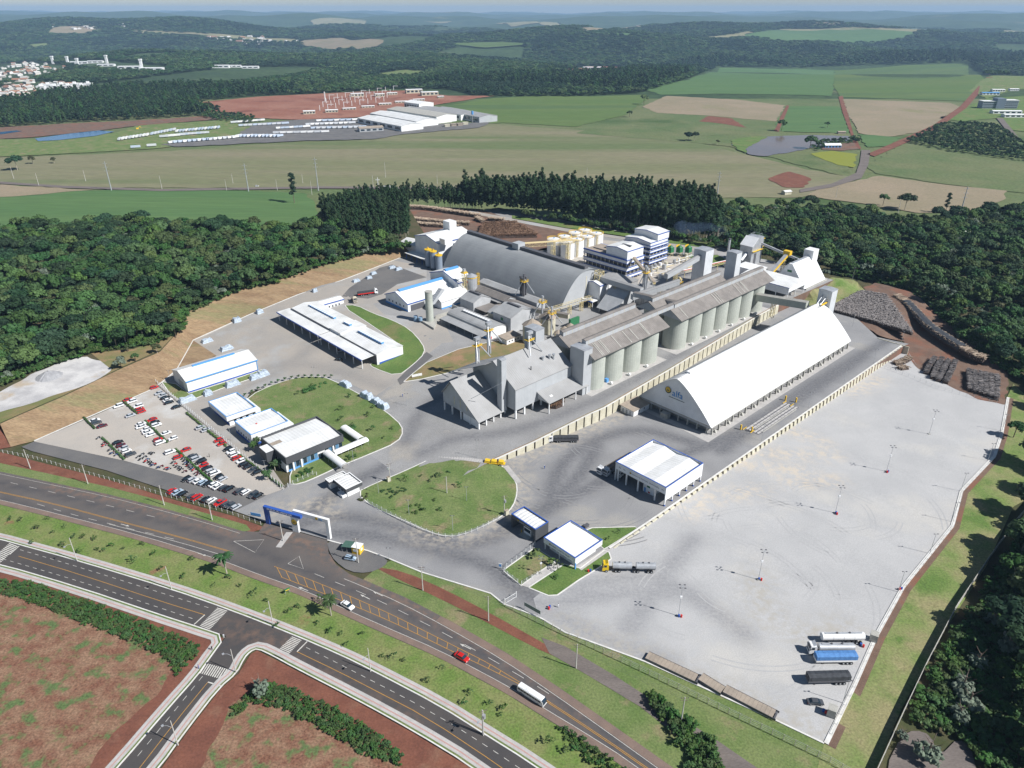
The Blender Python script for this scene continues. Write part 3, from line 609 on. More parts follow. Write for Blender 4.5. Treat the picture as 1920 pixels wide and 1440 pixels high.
field('pond_reeds',[(1370,265),(1410,256),(1440,258),(1420,268),(1402,276),(1398,288),(1380,280)],M_GRASS2,1.0)
field('farmyard',[(1535,275),(1600,268),(1612,280),(1580,284),(1540,282)],M_DIRT,1.0)
field('reservoir',[(66,261),(130,252),(185,246),(215,248),(180,256),(110,264),(72,266)],M_WATER,1.2)
field('reservoir',[(0,249),(30,246),(42,247),(10,252),(0,253)],M_WATER,1.2)
field('grass_slope',[(-100,262),(60,262),(215,250),(260,235),(420,226),(480,240),(430,262),(280,280),(100,290),(-100,300)],M_GRASS,.6)
field('earth_bank',[(-100,252),(0,240),(130,232),(330,222),(420,215),(440,222),(260,236),(180,246),(60,258),(-100,268)],M_DIRT,.8)
field('earthworks',[(365,203),(380,192),(480,182),(560,178),(680,172),(760,170),(840,180),(930,180),(900,184),(800,200),(690,220),(560,225),(480,222),(440,212),(380,208)],M_REDF,.8)
field('trailer_park',[(440,255),(480,232),(560,225),(690,222),(760,235),(920,230),(900,240),(760,252),(700,262),(560,265),(330,276),(300,272)],M_ASPH,.9)
field('airstrip_field',[(1815,170),(1850,145),(1920,142),(2050,145),(2050,165),(1900,168),(1850,185)],M_GRASS,.4)
field('clinic_ground',[(1760,222),(1800,205),(1850,185),(1920,180),(2050,190),(2050,260),(1900,245),(1870,222),(1800,228)],M_GRASS2,.5)
field('clinic_road',[(1868,222),(1880,222),(1912,262),(1900,262)],M_GTRK,.9)
FARF=[([(560,78),(640,72),(725,78),(700,92),(610,96),(570,88)],M_TAN),([(100,52),(150,50),(190,58),(150,66),(90,66)],M_TAN),([(230,58),(420,66),(560,75),(540,82),(300,66)],M_PALE),([(580,40),(640,35),(690,40),(640,48)],M_PALE),([(820,84),(940,80),(1000,84),(900,92)],M_SOY2),([(930,45),(970,42),(1015,44),(960,52)],M_PALE),([(1010,46),(1060,45),(1040,52)],M_PALE),([(1085,55),(1200,47),(1215,50),(1130,60),(1100,62)],M_TAN),([(1120,65),(1200,64),(1180,70)],M_SOY),([(1390,68),(1440,58),(1560,56),(1720,62),(1700,72),(1640,82),(1460,80)],M_SOY),([(1450,56),(1590,53),(1760,56),(1720,62),(1500,60)],M_PALE),([(1280,72),(1360,68),(1410,60),(1400,72),(1330,76)],M_PALE),([(790,40),(850,40),(830,45)],M_PALE),([(1520,45),(1590,44),(1570,48)],M_TAN),([(1860,58),(1990,57),(1990,64),(1890,63)],M_PALE),([(1040,138),(1100,125),(1170,126),(1160,135),(1100,142)],M_REDF),([(650,60),(760,57),(740,61)],M_PALE),([(700,140),(760,132),(810,136),(780,145),(720,148)],M_GRASS),([(50,85),(95,82),(90,90),(60,92)],M_GRASS)]
for pts,m in FARF:sheet('far_field',pts,m,'B',2.5 if pts[0][1]>100 else 7.,60 if pts[0][1]>100 else 220,rough=25 if pts[0][1]>100 else 90)
def tyre_marks(parent,lines,z,m,off):
 mb=MB()
 for px,py,r,a0,a1 in lines:
  c=at(px,py,z)
  for w in(-.95,.95):
   P=[Vector((c.x+(r+w)*math.cos(a),c.y+(r+w)*math.sin(a),0))for a in np.linspace(a0,a1,14)]
   for a,b in zip(P[:-1],P[1:]):
    d=(b-a).normalized();n=Vector((-d.y,d.x,0))*.22;mb.poly(*((q.x,q.y,float(LV[z](q.x,q.y))+off)for q in(a-n,b-n,b+n,a+n)))
 o=mb.obj('tyre_marks',m,parent);o['kind']='stuff'
RT=random.Random(21)
def arcs(n,poly):
 out=[];A=np.array(poly)
 while len(out)<n:
  x,y=RT.uniform(A[:,0].min(),A[:,0].max()),RT.uniform(A[:,1].min(),A[:,1].max())
  if inside(poly,np.array([x]),np.array([y]))[0]:a=RT.uniform(0,6.28);r=RT.uniform(14,42);out.append((x,y,r,a,a+RT.uniform(.3,.9)))
 return out
tyre_marks(bpy.data.objects['truck_yard'],arcs(34,[(1280,1050),(1450,940),(1600,880),(1640,940),(1540,1080),(1440,1180),(1300,1150),(1230,1120)]),'B',mat('yard_tyre_mark',(.375,.372,.37),(.40,.397,.395),sc=.3,rough=.9),.05)
tyre_marks(bpy.data.objects['plaza'],arcs(34,[(1040,870),(1130,830),(1180,840),(1120,870),(1120,910),(1080,930),(1020,900)]),'M',mat('plaza_tyre_mark',(.225,.223,.226),(.25,.248,.25),sc=.3,rough=.9),.03)
# ------------ building kit (plant coordinates u, v, z)
def gable(T,u0,u1,v0,v1,zb,ze,zr,ax='u',wall=WWALL,roof=WROOF,over=.5,th=.18,ridge=None,trim=None,wallname='wall'):
 """walls with gable ends and a two-slope roof, ridge along ax"""
 if ax=='u':
  r=ridge if ridge is not None else(v0+v1)/2
  T.add(wallname,wall,MB().prism([(v0,zb),(v1,zb),(v1,ze),(r,zr),(v0,ze)],'x',u0,u1))
  k0,k1=(zr-ze)/(r-v0),(zr-ze)/(v1-r);a,b=v0-over,v1+over
  prof=[(a,ze-k0*over+.04),(r,zr+.04),(b,ze-k1*over+.04),(b,ze-k1*over+.04+th),(r,zr+.04+th),(a,ze-k0*over+.04+th)]
  ro=T.add('roof',roof,MB().prism(prof,'x',u0-over,u1+over))
  if trim:T.add('eave_trim',trim,MB().box(u0-over-.06,u1+over+.06,a-.12,a-.01,prof[0][1]-.35,prof[0][1]+th+.05).prism([(a,prof[0][1]-.3),(r,zr-.26),(b,prof[2][1]-.3),(b,prof[2][1]+th+.05),(r,zr+th+.09),(a,prof[0][1]+th+.05)],'x',u0-over-.12,u0-over-.02),ro)
 else:
  r=ridge if ridge is not None else(u0+u1)/2
  T.add(wallname,wall,MB().prism([(u0,zb),(u1,zb),(u1,ze),(r,zr),(u0,ze)],'y',v0,v1))
  k0,k1=(zr-ze)/(r-u0),(zr-ze)/(u1-r);a,b=u0-over,u1+over
  prof=[(a,ze-k0*over+.04),(r,zr+.04),(b,ze-k1*over+.04),(b,ze-k1*over+.04+th),(r,zr+.04+th),(a,ze-k0*over+.04+th)]
  ro=T.add('roof',roof,MB().prism(prof,'y',v0-over,v1+over))
  if trim:T.add('eave_trim',trim,MB().box(a-.12,a-.01,v0-over-.06,v1+over+.06,prof[0][1]-.35,prof[0][1]+th+.05).prism([(a,prof[0][1]-.3),(r,zr-.26),(b,prof[2][1]-.3),(b,prof[2][1]+th+.05),(r,zr+th+.09),(a,prof[0][1]+th+.05)],'y',v0-over-.12,v0-over-.02),ro)
 return ro
def parapet(T,u0,u1,v0,v1,zb,zt,wall,roof,cope,drop=.7,t=.3,ridge='u',rise=.5,band=None,inset=0.):
 """flat-topped block: walls, a low gabled roof behind parapets, coping; band = fascia bottom when walls are set back"""
 i=inset
 T.add('wall',wall if band is None else WHITE,MB().box(u0+i,u1-i,v0+i,v1-i,zb,(band or zt-drop)-.01))
 if band:T.add('soffit',WHITE,MB().box(u0+t+.01,u1-t-.01,v0+t+.01,v1-t-.01,band,band+.15))
 z0=band if band else zt-drop
 f=[T.add('fascia' if band else 'parapet',wall,MB().box(u0,u1,v0,v0+t,z0,zt)),T.add('fascia' if band else 'parapet',wall,MB().box(u0,u1,v1-t,v1,z0,zt)),T.add('fascia' if band else 'parapet',wall,MB().box(u0,u0+t,v0+t+.002,v1-t-.002,z0,zt)),T.add('fascia' if band else 'parapet',wall,MB().box(u1-t,u1,v0+t+.002,v1-t-.002,z0,zt))]
 zr=zt-drop+.05;m=(v0+v1)/2 if ridge=='u' else(u0+u1)/2
 if ridge=='u':T.add('roof',roof,MB().prism([(v0+t+.02,zr),(m,zr+rise),(v1-t-.02,zr),(v1-t-.02,zr-.1),(v0+t+.02,zr-.1)],'x',u0+t+.02,u1-t-.02))
 else:T.add('roof',roof,MB().prism([(u0+t+.02,zr),(m,zr+rise),(u1-t-.02,zr),(u1-t-.02,zr-.1),(u0+t+.02,zr-.1)],'y',v0+t+.02,v1-t-.02))
 T.add('coping',cope,MB().box(u0-.06,u1+.06,v0-.06,v0+t+.06,zt+.003,zt+.12).box(u0-.06,u1+.06,v1-t-.06,v1+.06,zt+.003,zt+.12).box(u0-.06,u0+t+.06,v0+t+.07,v1-t-.07,zt+.003,zt+.12).box(u1-t-.06,u1+.06,v0+t+.07,v1-t-.07,zt+.003,zt+.12))
 return f
def text_mesh(body,size,m,name,parent,loc,xdir,up,ext=.03):
 c=bpy.data.curves.new(name,'FONT');c.body=body;c.size=size;c.extrude=ext;c.align_x='LEFT';c.resolution_u=3
 o=bpy.data.objects.new(name,c);COL.objects.link(o)
 me=bpy.data.meshes.new_from_object(o.evaluated_get(bpy.context.evaluated_depsgraph_get()));bpy.data.objects.remove(o);bpy.data.curves.remove(c)
 x,u_=Vector(xdir).normalized(),Vector(up).normalized();n=x.cross(u_)
 Mx=Matrix((x,u_,n)).transposed().to_4x4();Mx.translation=Vector(loc);me.transform(Mx);me.materials.clear()
 me.name=name
 return obj(name,me,parent,m)
def wordbars(T,words,h,m,c,name='sign_lettering'):
 """a line of small letter strokes, too small to read, along -v on a wall facing -u"""
 mb=MB();u,v,z=c
 for n in words:
  for k in range(n):
   mb.box(u-.03,u,v-.10*h*5*.2,v,z,z+h*(1 if(k*7+n)%3 else.8));mb.box(u-.03,u,v-h*.55,v-h*.1-.001,z+h*(.0 if(k+n)%2 else.4),z+h*(.2 if(k+n)%2 else.6));v-=h*.72
  v-=h*.6
 o=T.add(name,m,mb);o['kind']='stuff';return o
def vents(T,u0,u1,v0,v1,z,n,m=LBLUE,along_v=True,name='roof_ventilator'):
 mb=MB().box(u0,u1,v0,v1,z,z+.9);o=T.add(name,m,mb)
 fn=MB()
 for i in range(n):
  if along_v:c=v0+(v1-v0)*(i+.5)/n;fn.box(u0-.15,u1+.15,c-(v1-v0)/n*.3,c+(v1-v0)/n*.3,z+.905,z+1.1)
  else:c=u0+(u1-u0)*(i+.5)/n;fn.box(c-(u1-u0)/n*.3,c+(u1-u0)/n*.3,v0-.15,v1+.15,z+.905,z+1.1)
 T.add('cowl',WHITE,fn,o)
def windows(T,face,a0,a1,z0,z1,n,w,pos,parent=None,frame=WHITE,glass=GLASS):
 """n windows with frames on a wall; face 'u-' etc., a = other axis, pos = wall plane"""
 s=-1 if face[1]=='-' else 1
 for i in range(n):
  c=a0+(a1-a0)*(i+.5)/n
  p0,p1=sorted((pos+s*.004,pos+s*.05));q0,q1=sorted((pos+s*.052,pos+s*.08))
  if face[0]=='u':fr=T.add('window',frame,MB().box(p0,p1,c-w/2,c+w/2,z0,z1),parent);T.add('pane',glass,MB().box(q0,q1,c-w/2+.1,c+w/2-.1,z0+.1,z1-.1),fr)
  else:fr=T.add('window',frame,MB().box(c-w/2,c+w/2,p0,p1,z0,z1),parent);T.add('pane',glass,MB().box(c-w/2+.1,c+w/2-.1,q0,q1,z0+.1,z1-.1),fr)
def emblem(T,c,xdir,up,r,parent=None):
 """round gold and dark green badge on a wall"""
 x,u_=Vector(xdir),Vector(up);n=x.cross(u_);c=Vector(c);mb=MB().tube(c,c+n*.06,r,n=24);b=T.add('badge',EMBG,mb,parent)
 mb=MB();mb.tube(c+n*.061+u_*r*.14,c+n*.09+u_*r*.14,r*.8,n=20);T.add('badge_disc',GOLD,mb,b)
 g=MB()
 for e in(-1,1):g.poly(*(c+n*.1+x*r*(e*.22+a)+u_*r*d for a,d in((-.2,-.15),(.2,-.15),(.0,.3))))
 g.poly(*(c+n*.1+x*r*a+u_*r*d for a,d in((-.55,-.28),(.55,-.28),(.5,-.18),(-.5,-.18))));T.add('badge_mark',EMBG,g,b)
# ------------ white arched hall
def arch_prof(c,hw,ze,zr,n=14,p=1.35):
 out=[]
 for i in range(-n,n+1):
  d=i/n;out.append((c+hw*d,ze+(zr-ze)*(1-abs(d)**p)))
 return out
T=Th('arched_hall','huge white arched storage hall on concrete columns with a blue logo on its gable','warehouse',335,167.5,0)
pr=arch_prof(167.5,21,4.4,21.8);pr2=[(a,b+.3)for a,b in pr]
T.add('roof',WROOF,MB().prism(pr+pr2[::-1],'x',263,407.5),smooth=False)
T.add('gable_wall',WWALLV,MB().prism([(a,b-.02)for a,b in pr],'x',264.2,264.5));T.add('gable_wall',WWALLV,MB().prism([(a,b-.02)for a,b in pr],'x',406,406.3))
for i in range(24):T.add('roof_seam',GWALL,MB().prism([(a,b+.31)for a,b in pr]+[(a,b+.37)for a,b in pr[::-1]],'x',266+i*6.05,266.16+i*6.05))
T.add('ridge_cap',WHITE,MB().box(272,405,166.4,168.6,21.9,22.8))
T.add('inner_wall',CONC,MB().box(267,405,150,150.4,0,3.2).box(267,405,184.8,185.2,0,4.3).box(267,267.4,150.5,184.7,0,3.0).box(404.5,404.9,150.5,184.7,0,4.3))
T.add('eave_beam',CONC,MB().box(264.3,406,146.7,147.4,3.75,4.38).box(264.3,406,187.6,188.2,3.75,4.38).box(264.3,264.9,147.45,187.55,3.75,4.36))
col_me=MB().prism([(-.35,0),(.55,0),(.3,4.3),(-.25,4.3)],'x',-.3,.3).mesh('column')
for i in range(25):
 c=obj('column',col_me,T.e,CONC);c.location=(265.2+i*5.86-335,147.2-167.5,0);c.rotation_euler=(0,0,math.pi)
pier_me=MB().prism([(-.5,0),(1.1,0),(.35,1.4),(-.3,1.4)],'x',-.55,.55).mesh('footing')
for i in range(12):
 c=obj('footing',pier_me,T.e,CONC);c.location=(268.1+i*11.7-335,147.3-167.5,0.0);c.rotation_euler=(0,0,math.pi)
for i in range(8):
 c=obj('column',col_me,T.e,CONC);c.location=(264.8-335,149.5+i*5.3-167.5,0);c.rotation_euler=(0,0,math.pi/2)
T.add('louvre',GWALLV,MB().box(264.4,264.7,147.5,187.5,3.0,3.7))
T.add('hopper_room',CONC,MB().box(261.2,264.1,169.5,173.5,0,2.6))
emblem(T,(263.95,172.3,14.2),(0,-1,0),(0,0,1),1.7)
text_mesh('alfa',4.6,LOGOB,'logo_text',T.e,(264.1-335,170.0-167.5,12.1),(0,-1,0),(0,0,1),.05)
T.add('logo_line',EMBG,MB().box(264.05,264.15,162.8,171.6,10.9,11.15))
def tower(name,label,u0,u1,v0,v1,z0,z1,wall=TWALL,slope=0.,m2=None,group=None):
 T=Th(name,label,'tower',(u0+u1)/2,(v0+v1)/2,z0,group)
 T.add('shaft',wall,MB().box(u0,u1,v0,v1,z0,z1));T.add('cap',m2 or STEEL,MB().prism([(v0-.2,z1+.01),(v1+.2,z1+.01),(v1+.2,z1+.15),((v0+v1)/2,z1+.5+slope),(v0-.2,z1+.15)],'x',u0-.2,u1+.2))
 return T
T=tower('elevator_tower','grey elevator tower at the far end of the white arched hall',407.8,415,163,171,0,30)
T.add('strut',STEEL,MB().tube((400,166,22),(407.6,166,26),.25).tube((400,168,22),(407.6,168,27),.25));T.add('landing',YEL,MB().box(401,407.5,164.5,165.2,22.9,23.6))
# ------------ truck loading canopy, kiosk, offices by the gate
T=Th('loading_canopy','wide white truck canopy with striped roof and blue edge beside the yard wall','canopy building',216.5,142,0)
u0,u1,v0,v1,zt,zf=204,229.5,129,154.5,9.,5.7
for nm,b in(('fascia',(u0,u1,v0,v0+.3)),('fascia',(u0,u1,v1-.3,v1)),('fascia',(u0,u0+.3,v0+.302,v1-.302)),('fascia',(u1-.3,u1,v0+.302,v1-.302))):T.add(nm,WWALL,MB().box(*b,2.7 if b[2]==v0 else zf if b[2]!=v1-.3 else 0.0,zt))
T.add('coping',BLUE,MB().box(u0-.07,u1+.07,v0-.07,v0+.37,zt+.003,zt+.13).box(u0-.07,u1+.07,v1-.37,v1+.07,zt+.003,zt+.13).box(u0-.07,u0+.37,v0+.38,v1-.38,zt+.003,zt+.13).box(u1-.37,u1+.07,v0+.38,v1-.38,zt+.003,zt+.13))
w=(v1-v0-.64)/4;a=v0+.32
T.add('roof',WROOF,MB().prism([(a,7.9),(a+w,8.8),(a+2*w,7.9),(a+3*w,8.8),(a+4*w,7.9),(a+4*w,7.7),(a,7.7)],'x',u0+.32,u1-.32))
for i in range(6):
 c=T.add('column',WHITE,MB().box(u0+.1+i*4.95,u0+.6+i*4.95,v0+.05,v0+.55,.62,2.69));T.add('column_base',BLUE,MB().box(u0+.05+i*4.95,u0+.65+i*4.95,v0,v0+.6,0,.6),c)
for vv in(134,142.5,148.5,152.8):T.add('column',WHITE,MB().box(u0+.3,u0+.8,vv,vv+.5,0,zf))
r=T.add('wash_room',WHITE,MB().box(206.5,213,136.2,141.5,0,4.2));T.add('sign_panel',GREENP,MB().box(206.38,206.48,138.2,139.6,2.8,3.6),r);T.add('door',LBLUE,MB().box(206.4,206.49,140.1,140.9,0,2.1),r);T.add('extinguisher_box',REDP,MB().box(206.3,206.48,138.0,138.8,.4,1.0),r)
T.add('partition',WWALL,MB().box(u0+14,u0+14.2,v0+6,v1-.4,0,zf))
emblem(T,(u0-.01,146.6,7.25),(0,-1,0),(0,0,1),.45)
wordbars(T,(7,2,8,9),.62,DSTEEL,(u0-.01,145.9,6.95))
for vv in(152.6,150.2,133.3,131.0):wordbars(T,(2,),.8,DSTEEL,(u0-.01,vv,6.9),'bay_mark')
T=Th('pump_house','small white block house with tan roof at the foot of the retaining wall','shed',258,186.3,0)
T.add('wall',WHITE,MB().box(251.8,264.2,182.2,190.2,0,3.0));T.add('roof',TANROOF,MB().prism([(181.7,3.02),(190.7,3.5),(190.7,3.66),(181.7,3.18)],'x',251.3,264.7))
windows(T,'u-',183.2,189.8,.1,2.3,3,1.2,251.8,glass=GWALL);windows(T,'v-',254,262,1.2,2.2,2,1.0,182.2)
T=Th('shipping_office','low white office with overhanging fascia and blue edge beside the truck entrance','office',158.2,136.3,0)
parapet(T,151,165.5,128.5,144,0,5.2,WWALL,WHITE,BLUE,drop=.55,band=2.9,inset=1.6,rise=.15)
windows(T,'u-',131,141.5,.9,2.4,4,2.0,152.6);windows(T,'v-',154,163.5,.9,2.4,3,2.0,130.1)
for vv in(128.8,136.2,143.3):T.add('post',WHITE,MB().box(151.2,151.5,vv,vv+.3,0,2.9))
T.add('post',LBLUE,MB().box(151.1,151.6,128.5,128.79,0,2.9))
emblem(T,(150.98,140.9,4.0),(0,-1,0),(0,0,1),.35)
wordbars(T,(7,1,7,6),.55,DSTEEL,(150.98,140.4,3.75))
T=Th('weigh_gate','charcoal truck gate house with white roof spanning the drive beside the lawn','gate house',154.6,155,0)
parapet(T,151.2,158,148.4,161.4,0,6.0,DARKG,WROOFV,BLUE,drop=.5,band=4.3,inset=30,ridge='v',rise=.35)
for o in[c for c in T.e.children if c.name.startswith('wall')]:bpy.data.objects.remove(o)
T.add('side_wall',DARKG,MB().box(151.2,158,148.4,149.4,0,4.29));T.add('side_wall',DARKG,MB().box(151.2,158,160.6,161.4,0,4.29))
b=T.add('booth',WHITE,MB().box(152.2,157,151.8,155.6,0,3.4));T.add('booth_window',GLASS,MB().box(152.1,152.19,152.1,155.3,1.3,2.7),b);T.add('bollard',YEL,MB().cyl(151.6,156.2,0,1.2,.15),None)
T.add('kerb_island',CONC,MB().box(150,159,151.4,156,0,.15));emblem(T,(151.17,157.6,5.1),(0,-1,0),(0,0,1),.4)
wordbars(T,(8,7),.5,WHITE,(151.18,157,4.85))
T=Th('guard_house','charcoal guard house with stepped white roof at the staff entrance','gate house',118,225.6,0)
parapet(T,115,122.6,219.6,229,0,4.6,DARKG,WROOFV,WHITE,drop=.5,band=3.0,inset=1.0,ridge='v',rise=.3)
parapet(T,113,121.5,229.1,232.5,0,4.1,DARKG,WROOFV,WHITE,drop=.4,band=3.0,inset=.8,ridge='v',rise=.1)
windows(T,'u-',221,228,.9,2.5,3,1.8,116);T.add('counter',WHITE,MB().box(113.8,115.9,221,225,0,1.1))
T=Th('head_office','dark fronted head office with large white roof and glazed ground floor','office',120.3,264,0)
f=parapet(T,106.4,134.2,252.4,275.4,0,7.6,DARKG,WROOF,DARKG,drop=.9,band=4.3,inset=.9,rise=.7)
for i in range(15):
 if i in(8,9):continue
 g=T.add('glazing',BGLASS if i%2 else GLASS,MB().box(107.5+i*1.75,109.1+i*1.75,253.2,253.28,1.0,4.1))
T.add('plinth',LBLUE,MB().box(107.3,133.3,253.17,253.295,0,.95));T.add('door',GLASS,MB().box(121.6,124.9,253.1,253.28,0,2.6))
for u in(109.2,113,128.5):T.add('column',WHITE,MB().box(u,u+.7,252.5,253.15,0,4.29))
T.add('side_wall',WHITE,MB().box(106.45,107.2,253.4,258.5,0,4.28));windows(T,'u-',259,274,1,3,5,1.8,107.28)
T.add('annex',DARKG,MB().box(102.5,106.35,262.5,269,2.6,7.2));T.add('annex_roof',WHITE,MB().box(102.6,106.34,262.6,268.9,7.201,7.35));T.add('annex_base',DARKG,MB().prism([(104.2,0),(106.34,0),(106.34,2.59),(102.6,2.59)],'y',263,268.5))
T.add('roof_patch',TANROOF,MB().box(107.2,112,262.8,268.6,7.0,7.33));T.add('air_unit',STEEL,MB().box(134.25,135.6,266,268,0,3.2))
T=Th('covered_walk','white barrel vaulted walkway leading from the head office to the drive','canopy',125,245,0)
vp=[(1.7*math.cos(t),1.2*math.sin(t))for t in np.linspace(0,math.pi,9)];vo=[(1.85*math.cos(t),1.35*math.sin(t))for t in np.linspace(0,math.pi,9)]
T.add('vault',WHITE,MB().prism([(125+a,2.6+b)for a,b in vo]+[(125+a,2.6+b)for a,b in vp[::-1]],'y',237,252.0))
T.add('vault',WHITE,MB().prism([(249.3+a,2.55+b*.8)for a,b in vo]+[(249.3+a,2.55+b*.8)for a,b in vp[::-1]],'x',127,144));T.add('vault',WHITE,MB().prism([(142.2+a,2.5+b*.8)for a,b in vo]+[(142.2+a,2.5+b*.8)for a,b in vp[::-1]],'y',251.3,266))
pm=MB().cyl(0,0,0,2.7,.07,n=6).mesh('post')
for u,v in[(123.4,237.2+i*3.6)for i in range(5)]+[(126.6,237.2+i*3.6)for i in range(4)]+[(130+i*3.4,247.8)for i in range(5)]:c=obj('post',pm,T.e,STEEL);c.location=(u-125,v-245,0)
for zz in(237.05,251.9):T.add('hoop',STEEL,MB().prism([(125+1.95*math.cos(t),2.6+1.45*math.sin(t))for t in np.linspace(0,math.pi,9)]+[(125+1.66*math.cos(t),2.6+1.15*math.sin(t))for t in np.linspace(math.pi,0,9)],'y',zz-.12,zz))
T=Th('staff_building','white staff building with blue plinth in the middle of three beside the head office','building',114.3,291.5,0)
parapet(T,105.3,123.6,283,299.8,0,6,WWALL,WROOF,LBLUE,drop=.6,rise=.5)
T.add('plinth',BLUE,MB().box(105.18,105.29,283,299.8,0,1.2).box(105.2,110,282.88,282.99,0,1.2));windows(T,'v-',108,122,2.6,3.4,9,.8,283);windows(T,'u-',285,298,1.5,2.8,5,1.2,105.3)
T.add('gallery',WWALL,MB().box(123.7,126.2,283.5,299,0,3.5));T.add('hatch',REDP,MB().box(111.5,112.1,290.5,291.5,5.55,6.05))
T=Th('canteen','square white canteen with deep fascia beside the car park fence','building',111.4,316.5,0)
parapet(T,104.2,118.8,306.2,326.8,0,6,WWALL,WROOF,LBLUE,drop=.6,rise=.2,band=3.6,inset=1.5)
T.add('plinth',BLUE,MB().box(105.6,105.69,308,325,0,1.3));windows(T,'v-',107,116,1.4,2.8,3,1.6,307.7);T.add('link',WWALL,MB().box(118.9,121.6,308,322,0,3.4))
T=Th('machinery_shed','white shed with blue roof stripe standing nearest the brown bank','shed',123.5,364,0)
gable(T,104.6,142.6,354.6,373.4,0,6.4,9.2,'u',WWALL,WROOF,.4,trim=None)
T.add('roof_stripe',LBLUE,MB().box(104.1,143.1,354.05,354.5,6.0,6.55));T.add('ridge_vent',LBLUE,MB().box(112,135,363.4,364.6,9.3,9.9));T.add('plinth',BLUE,MB().box(104.5,142.7,354.48,354.59,0,.7))
T.add('gable_frame',BLUE,MB().box(104.1,104.19,358,361,6.4,6.6));T.add('door',GWALLV,MB().box(104.48,104.59,360,366,0,4));T.add('downpipe',LBLUE,MB().box(142.3,142.6,354.3,354.45,0,6))
zb=3.4
T=Th('service_shed','long white service shed with blue edged canopy and fanned roof vents','shed',199,356,zb)
for(a,b,ze,zr)in((309.5,345.9,9.6,11.0),(346,357.4,10.6,12.0),(357.5,403,9.9,11.3)):
 gable(T,190.2,207.4,a,b,zb,ze,zr,'v',WWALLV,WROOFV,.25)
T.add('gutter',DSTEEL,MB().box(189.5,189.95,309.5,345.9,9.3,9.6).box(189.5,189.95,357.5,403,9.6,9.9))
for a,b in((311,356.3),(357.2,406.8)):
 c=T.add('canopy',WROOFV,MB().prism([(181.6,8.5),(190.1,8.9),(190.1,9.1),(181.6,8.75)],'y',a,b));T.add('canopy_edge',BLUE,MB().box(181.35,181.59,a,b,8.0,8.8),c)
 for i in range(6):T.add('canopy_post',WHITE,MB().box(182.2,182.5,a+1+i*(b-a-2)/5,a+1.3+i*(b-a-2)/5,zb-.6,8.48),c)
for a,b in((316,340),(348.5,355),(366,396)):vents(T,198,199.6,a,b,11.35 if a<340 or a>360 else 12.35,12 if b-a>10 else 5)
T.add('door_row',BLUE,MB().box(191.5,206,309.38,309.49,zb,zb+1.2));T.add('back_wall_band',DSTEEL,MB().box(190.08,190.19,310,402,zb,zb+5.2))
T=Th('shed_annex','small white lean shed behind the long service shed','shed',216,403,4.6)
gable(T,207.9,224.3,398.8,406.8,4.4,8.4,9.4,'u',WWALL,WROOF,.3,trim=BLUE);windows(T,'v-',210,222,5.2,6.6,5,1.2,398.8)
# ------------ feed mill group
Z=6.
T=Th('feed_mill','white gabled feed mill with bright blue ridge monitor','factory building',264,367,Z)
gable(T,245,284,356.5,381,Z,Z+5.5,Z+10.2,'u',WWALL,WROOF,.5,trim=BLUE);T.add('ridge_monitor',LBLUE,MB().prism([(367.3,Z+10.3),(370.2,Z+10.3),(370.2,Z+10.9),(368.75,Z+11.4),(367.3,Z+10.9)],'x',247,282))
gable(T,284.1,297,354,384,Z,Z+10.5,Z+15,'u',WWALL,WROOF,.4,trim=BLUE,wallname='tall_wall');T.add('ridge_monitor',LBLUE,MB().prism([(367.5,Z+15.1),(370.5,Z+15.1),(370.5,Z+15.7),(369,Z+16.2),(367.5,Z+15.7)],'x',285,296))
gable(T,263,286,345.4,356.4,Z,Z+5,Z+8.5,'u',WWALL,WROOF,.4,wallname='wing_wall',ridge=352)
T.add('plinth',LBLUE,MB().box(244.88,244.99,356.5,381,Z,Z+1.1).box(263,286,345.28,345.39,Z,Z+1.0));T.add('opening',DSTEEL,MB().box(247,258,356.38,356.49,Z,Z+4));windows(T,'u-',359,379,Z+2,Z+3.4,5,1.4,245)
T.add('chute',GWALL,MB().prism([(256.5,Z+4),(259.5,Z+4),(268,Z+11.5),(265.5,Z+12.5)],'y',347.5,350.8))
T=Th('concrete_tower','tall plain concrete water tower standing on a triangular plinth','tower',244.7,333.6,Z)
T.add('shaft',SILO,MB().cyl(244.7,333.6,Z,Z+19.5,2.3,n=28),smooth=False);T.add('rim',CONC,MB().cyl(244.7,333.6,Z+19.51,Z+20,2.4,n=28));T.add('plinth',CONC,MB().prism([(239,322.5),(250,332),(246,339),(241,339)],'z',Z,Z+1.2))
for k,(a,b)in enumerate(((240.5,337.5),(239.5,341))):one('water_tank','blue water tank '+('nearer to' if k==0 else 'farther from')+' the concrete tower','tank',mat('tank_blue'+str(k),(.22,.33,.45)),MB().cyl(a,b,Z+(1.2 if k==0 else 0),Z+3.4,1.3,n=16),a,b,Z,'tanks by the tower')
one('loading_wall','low concrete wall running back from the water tower','wall',CONC,MB().box(250,270,335,335.5,Z,Z+2.4).box(269.5,270,335.5,343,Z,Z+2.4),260,335,Z)
T=Th('barrel_store','long store with grey barrel roof, white end wall and front awning','warehouse',259.8,308,Z)
bp=[(259.8+6.9*math.cos(t),Z+4.6+2.6*math.sin(t))for t in np.linspace(0,math.pi,11)]
T.add('wall',WHITE,MB().prism([(253,Z),(266.6,Z),(266.6,Z+4.5)]+[(a*.985+259.8*.015,b-.08)for a,b in bp]+[(253,Z+4.5)],'y',289,327));T.add('roof',GROOFV,MB().prism(bp+[(a*1.0,b-.18)for a,b in bp[::-1]],'y',288.6,327.4))
T.add('awning',GROOFV,MB().prism([(247.4,Z+3.4),(252.98,Z+4.2),(252.98,Z+4.4),(247.4,Z+3.6)],'y',288.8,327.2));vents(T,259,260.6,296,320,Z+7.1,11,GWALL)
